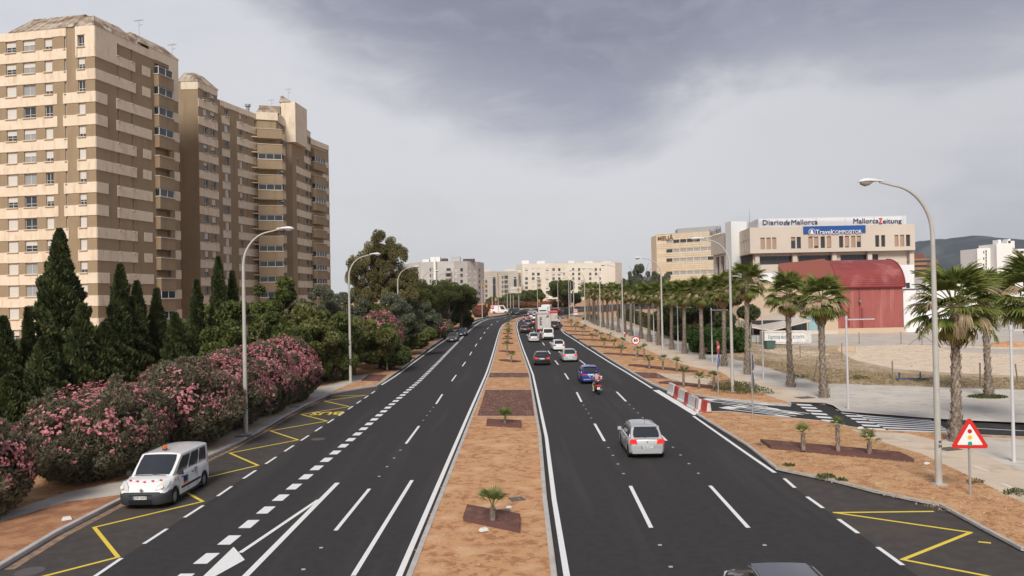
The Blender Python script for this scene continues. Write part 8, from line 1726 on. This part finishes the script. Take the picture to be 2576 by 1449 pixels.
def moto(g, rz, lab):
    t = thing('motorcycle', lab, 'motorcycle', (g.x, g.y, T(g.y)+.005), rz, 'motorcycles')
    for y, r, w_ in ((-.58, .29, .085), (.78, .29, .06)):
        ty = MB(); n = 20; vs = []; pf = [(-w_, r*.72), (-w_*.9, r*.92), (0, r), (w_*.9, r*.92), (w_, r*.72)]
        for xx, rr_ in pf:
            for q in range(n): a = 2*math.pi*q/n; vs.append((xx, y+rr_*math.cos(a), r+rr_*math.sin(a)))
        ty.add(vs, [(i*n+q, i*n+(q+1) % n, (i+1)*n+(q+1) % n, (i+1)*n+q) for i in range(4) for q in range(n)]); o = ty.build('wheel', mTyre, t, True, 60); q = MB(); q.tube([(-.04, y, r), (.04, y, r)], r*.72, 14); q.build('rim', mRimD, o)
    q = MB(); q.box((0, -.1, .62), (.26, .95, .28), taper=.8); q.box((0, .45, .80), (.40, .35, .42), taper=.7); q.box((0, -.55, .62), (.16, .35, .16)); q.build('fairing', mPlast, t, True, 30)
    q = MB(); q.box((0, .0, .52), (.30, .6, .34)); q.build('engine', mRimD, t); q = MB(); q.box((0, -.15, .79), (.30, .70, .10)); q.build('seat', mPlast, t)
    q = MB(); q.box((0, -.50, 1.02), (.48, .36, .14), taper=.95); q.build('top_box_base', mPlast, t); q = MB(); q.box((0, -.50, 1.155), (.50, .36, .12), taper=.82); q.build('top_box', mBox, t, True, 30); q = MB(); q.box((0, -.685, 1.10), (.12, .02, .045)); q.build('reflector', mSW, t)
    q = MB(); q.box((0, -.79, .74), (.20, .05, .09)); q.build('tail_light', mTLb, t); q = MB(); q.box((0, -.85, .52), (.22, .015, .19)); q.build('rear_plate', mPl, t); q = MB(); q.tube([(0, -.7, .62), (0, -.85, .50)], .02, 5); q.build('plate_bracket', mPlast, t)
    q = MB(); q.tube([(-.40, .56, 1.06), (-.15, .62, 1.04), (.15, .62, 1.04), (.40, .56, 1.06)], .014, 6); q.build('handlebar', mPlast, t)
    for sd in (-1, 1): q = MB(); q.tube([(sd*.3, .62, 1.06), (sd*.42, .66, 1.24)], .01, 4); q.box((sd*.45, .66, 1.27), (.13, .05, .10)); q.build('mirror', mSW if sd > 0 else mGal, t); q = MB(); q.tube([(sd*.14, -.75, .72), (sd*.27, -.75, .72)], .022, 5); q.build('indicator', mInd, t)
    q = MB(); q.tube([(.20, -.1, .35), (.23, -.78, .42)], .05, 8); q.build('exhaust', mGal, t); q = MB(); q.tube([(.05, .62, 1.0), (.05, .78, .30)], .025, 5); q.tube([(-.05, .62, 1.0), (-.05, .78, .30)], .025, 5); q.build('fork', mGal, t)
    q = MB(); q.box((0, .70, 1.12), (.30, .03, .30), taper=.7); q.build('screen', mCG, t); return t
g = G(1504, 993)+Vector((0, .55)); h_ = heading(GL(L2), g.y)+.05; moto(g, h_, 'motorcycle with a red top box behind the blue hatchback'); rider(g, h_, 'motorcyclist in grey shirt, shorts and black helmet behind the blue hatchback')
g = G(1318, 812)+Vector((0, .5)); h_ = heading(GL(L1), g.y); moto(g, h_, 'distant motorcycle at the inner kerb near the median tip'); rider(g, h_, 'distant rider in grey shirt at the inner kerb near the median tip')

# ------------------------------------------------------------------ thin summer haze
q = MB(); q.bx(-2450, 2450, -55, 4200, -1.6, 240); hz_o = q.build('haze', None); hm_ = bpy.data.materials.new('haze'); hm_.use_nodes = True; nt = hm_.node_tree; nt.nodes.remove(nt.nodes['Principled BSDF'])
pv_ = nn(nt, 'ShaderNodeVolumePrincipled'); pv_.inputs['Color'].default_value = (.86, .90, .98, 1); pv_.inputs['Density'].default_value = .00006; nt.links.new(pv_.outputs[0], nt.nodes['Material Output'].inputs['Volume'])
hz_o.data.materials.append(hm_); tag(hz_o, kind='stuff')
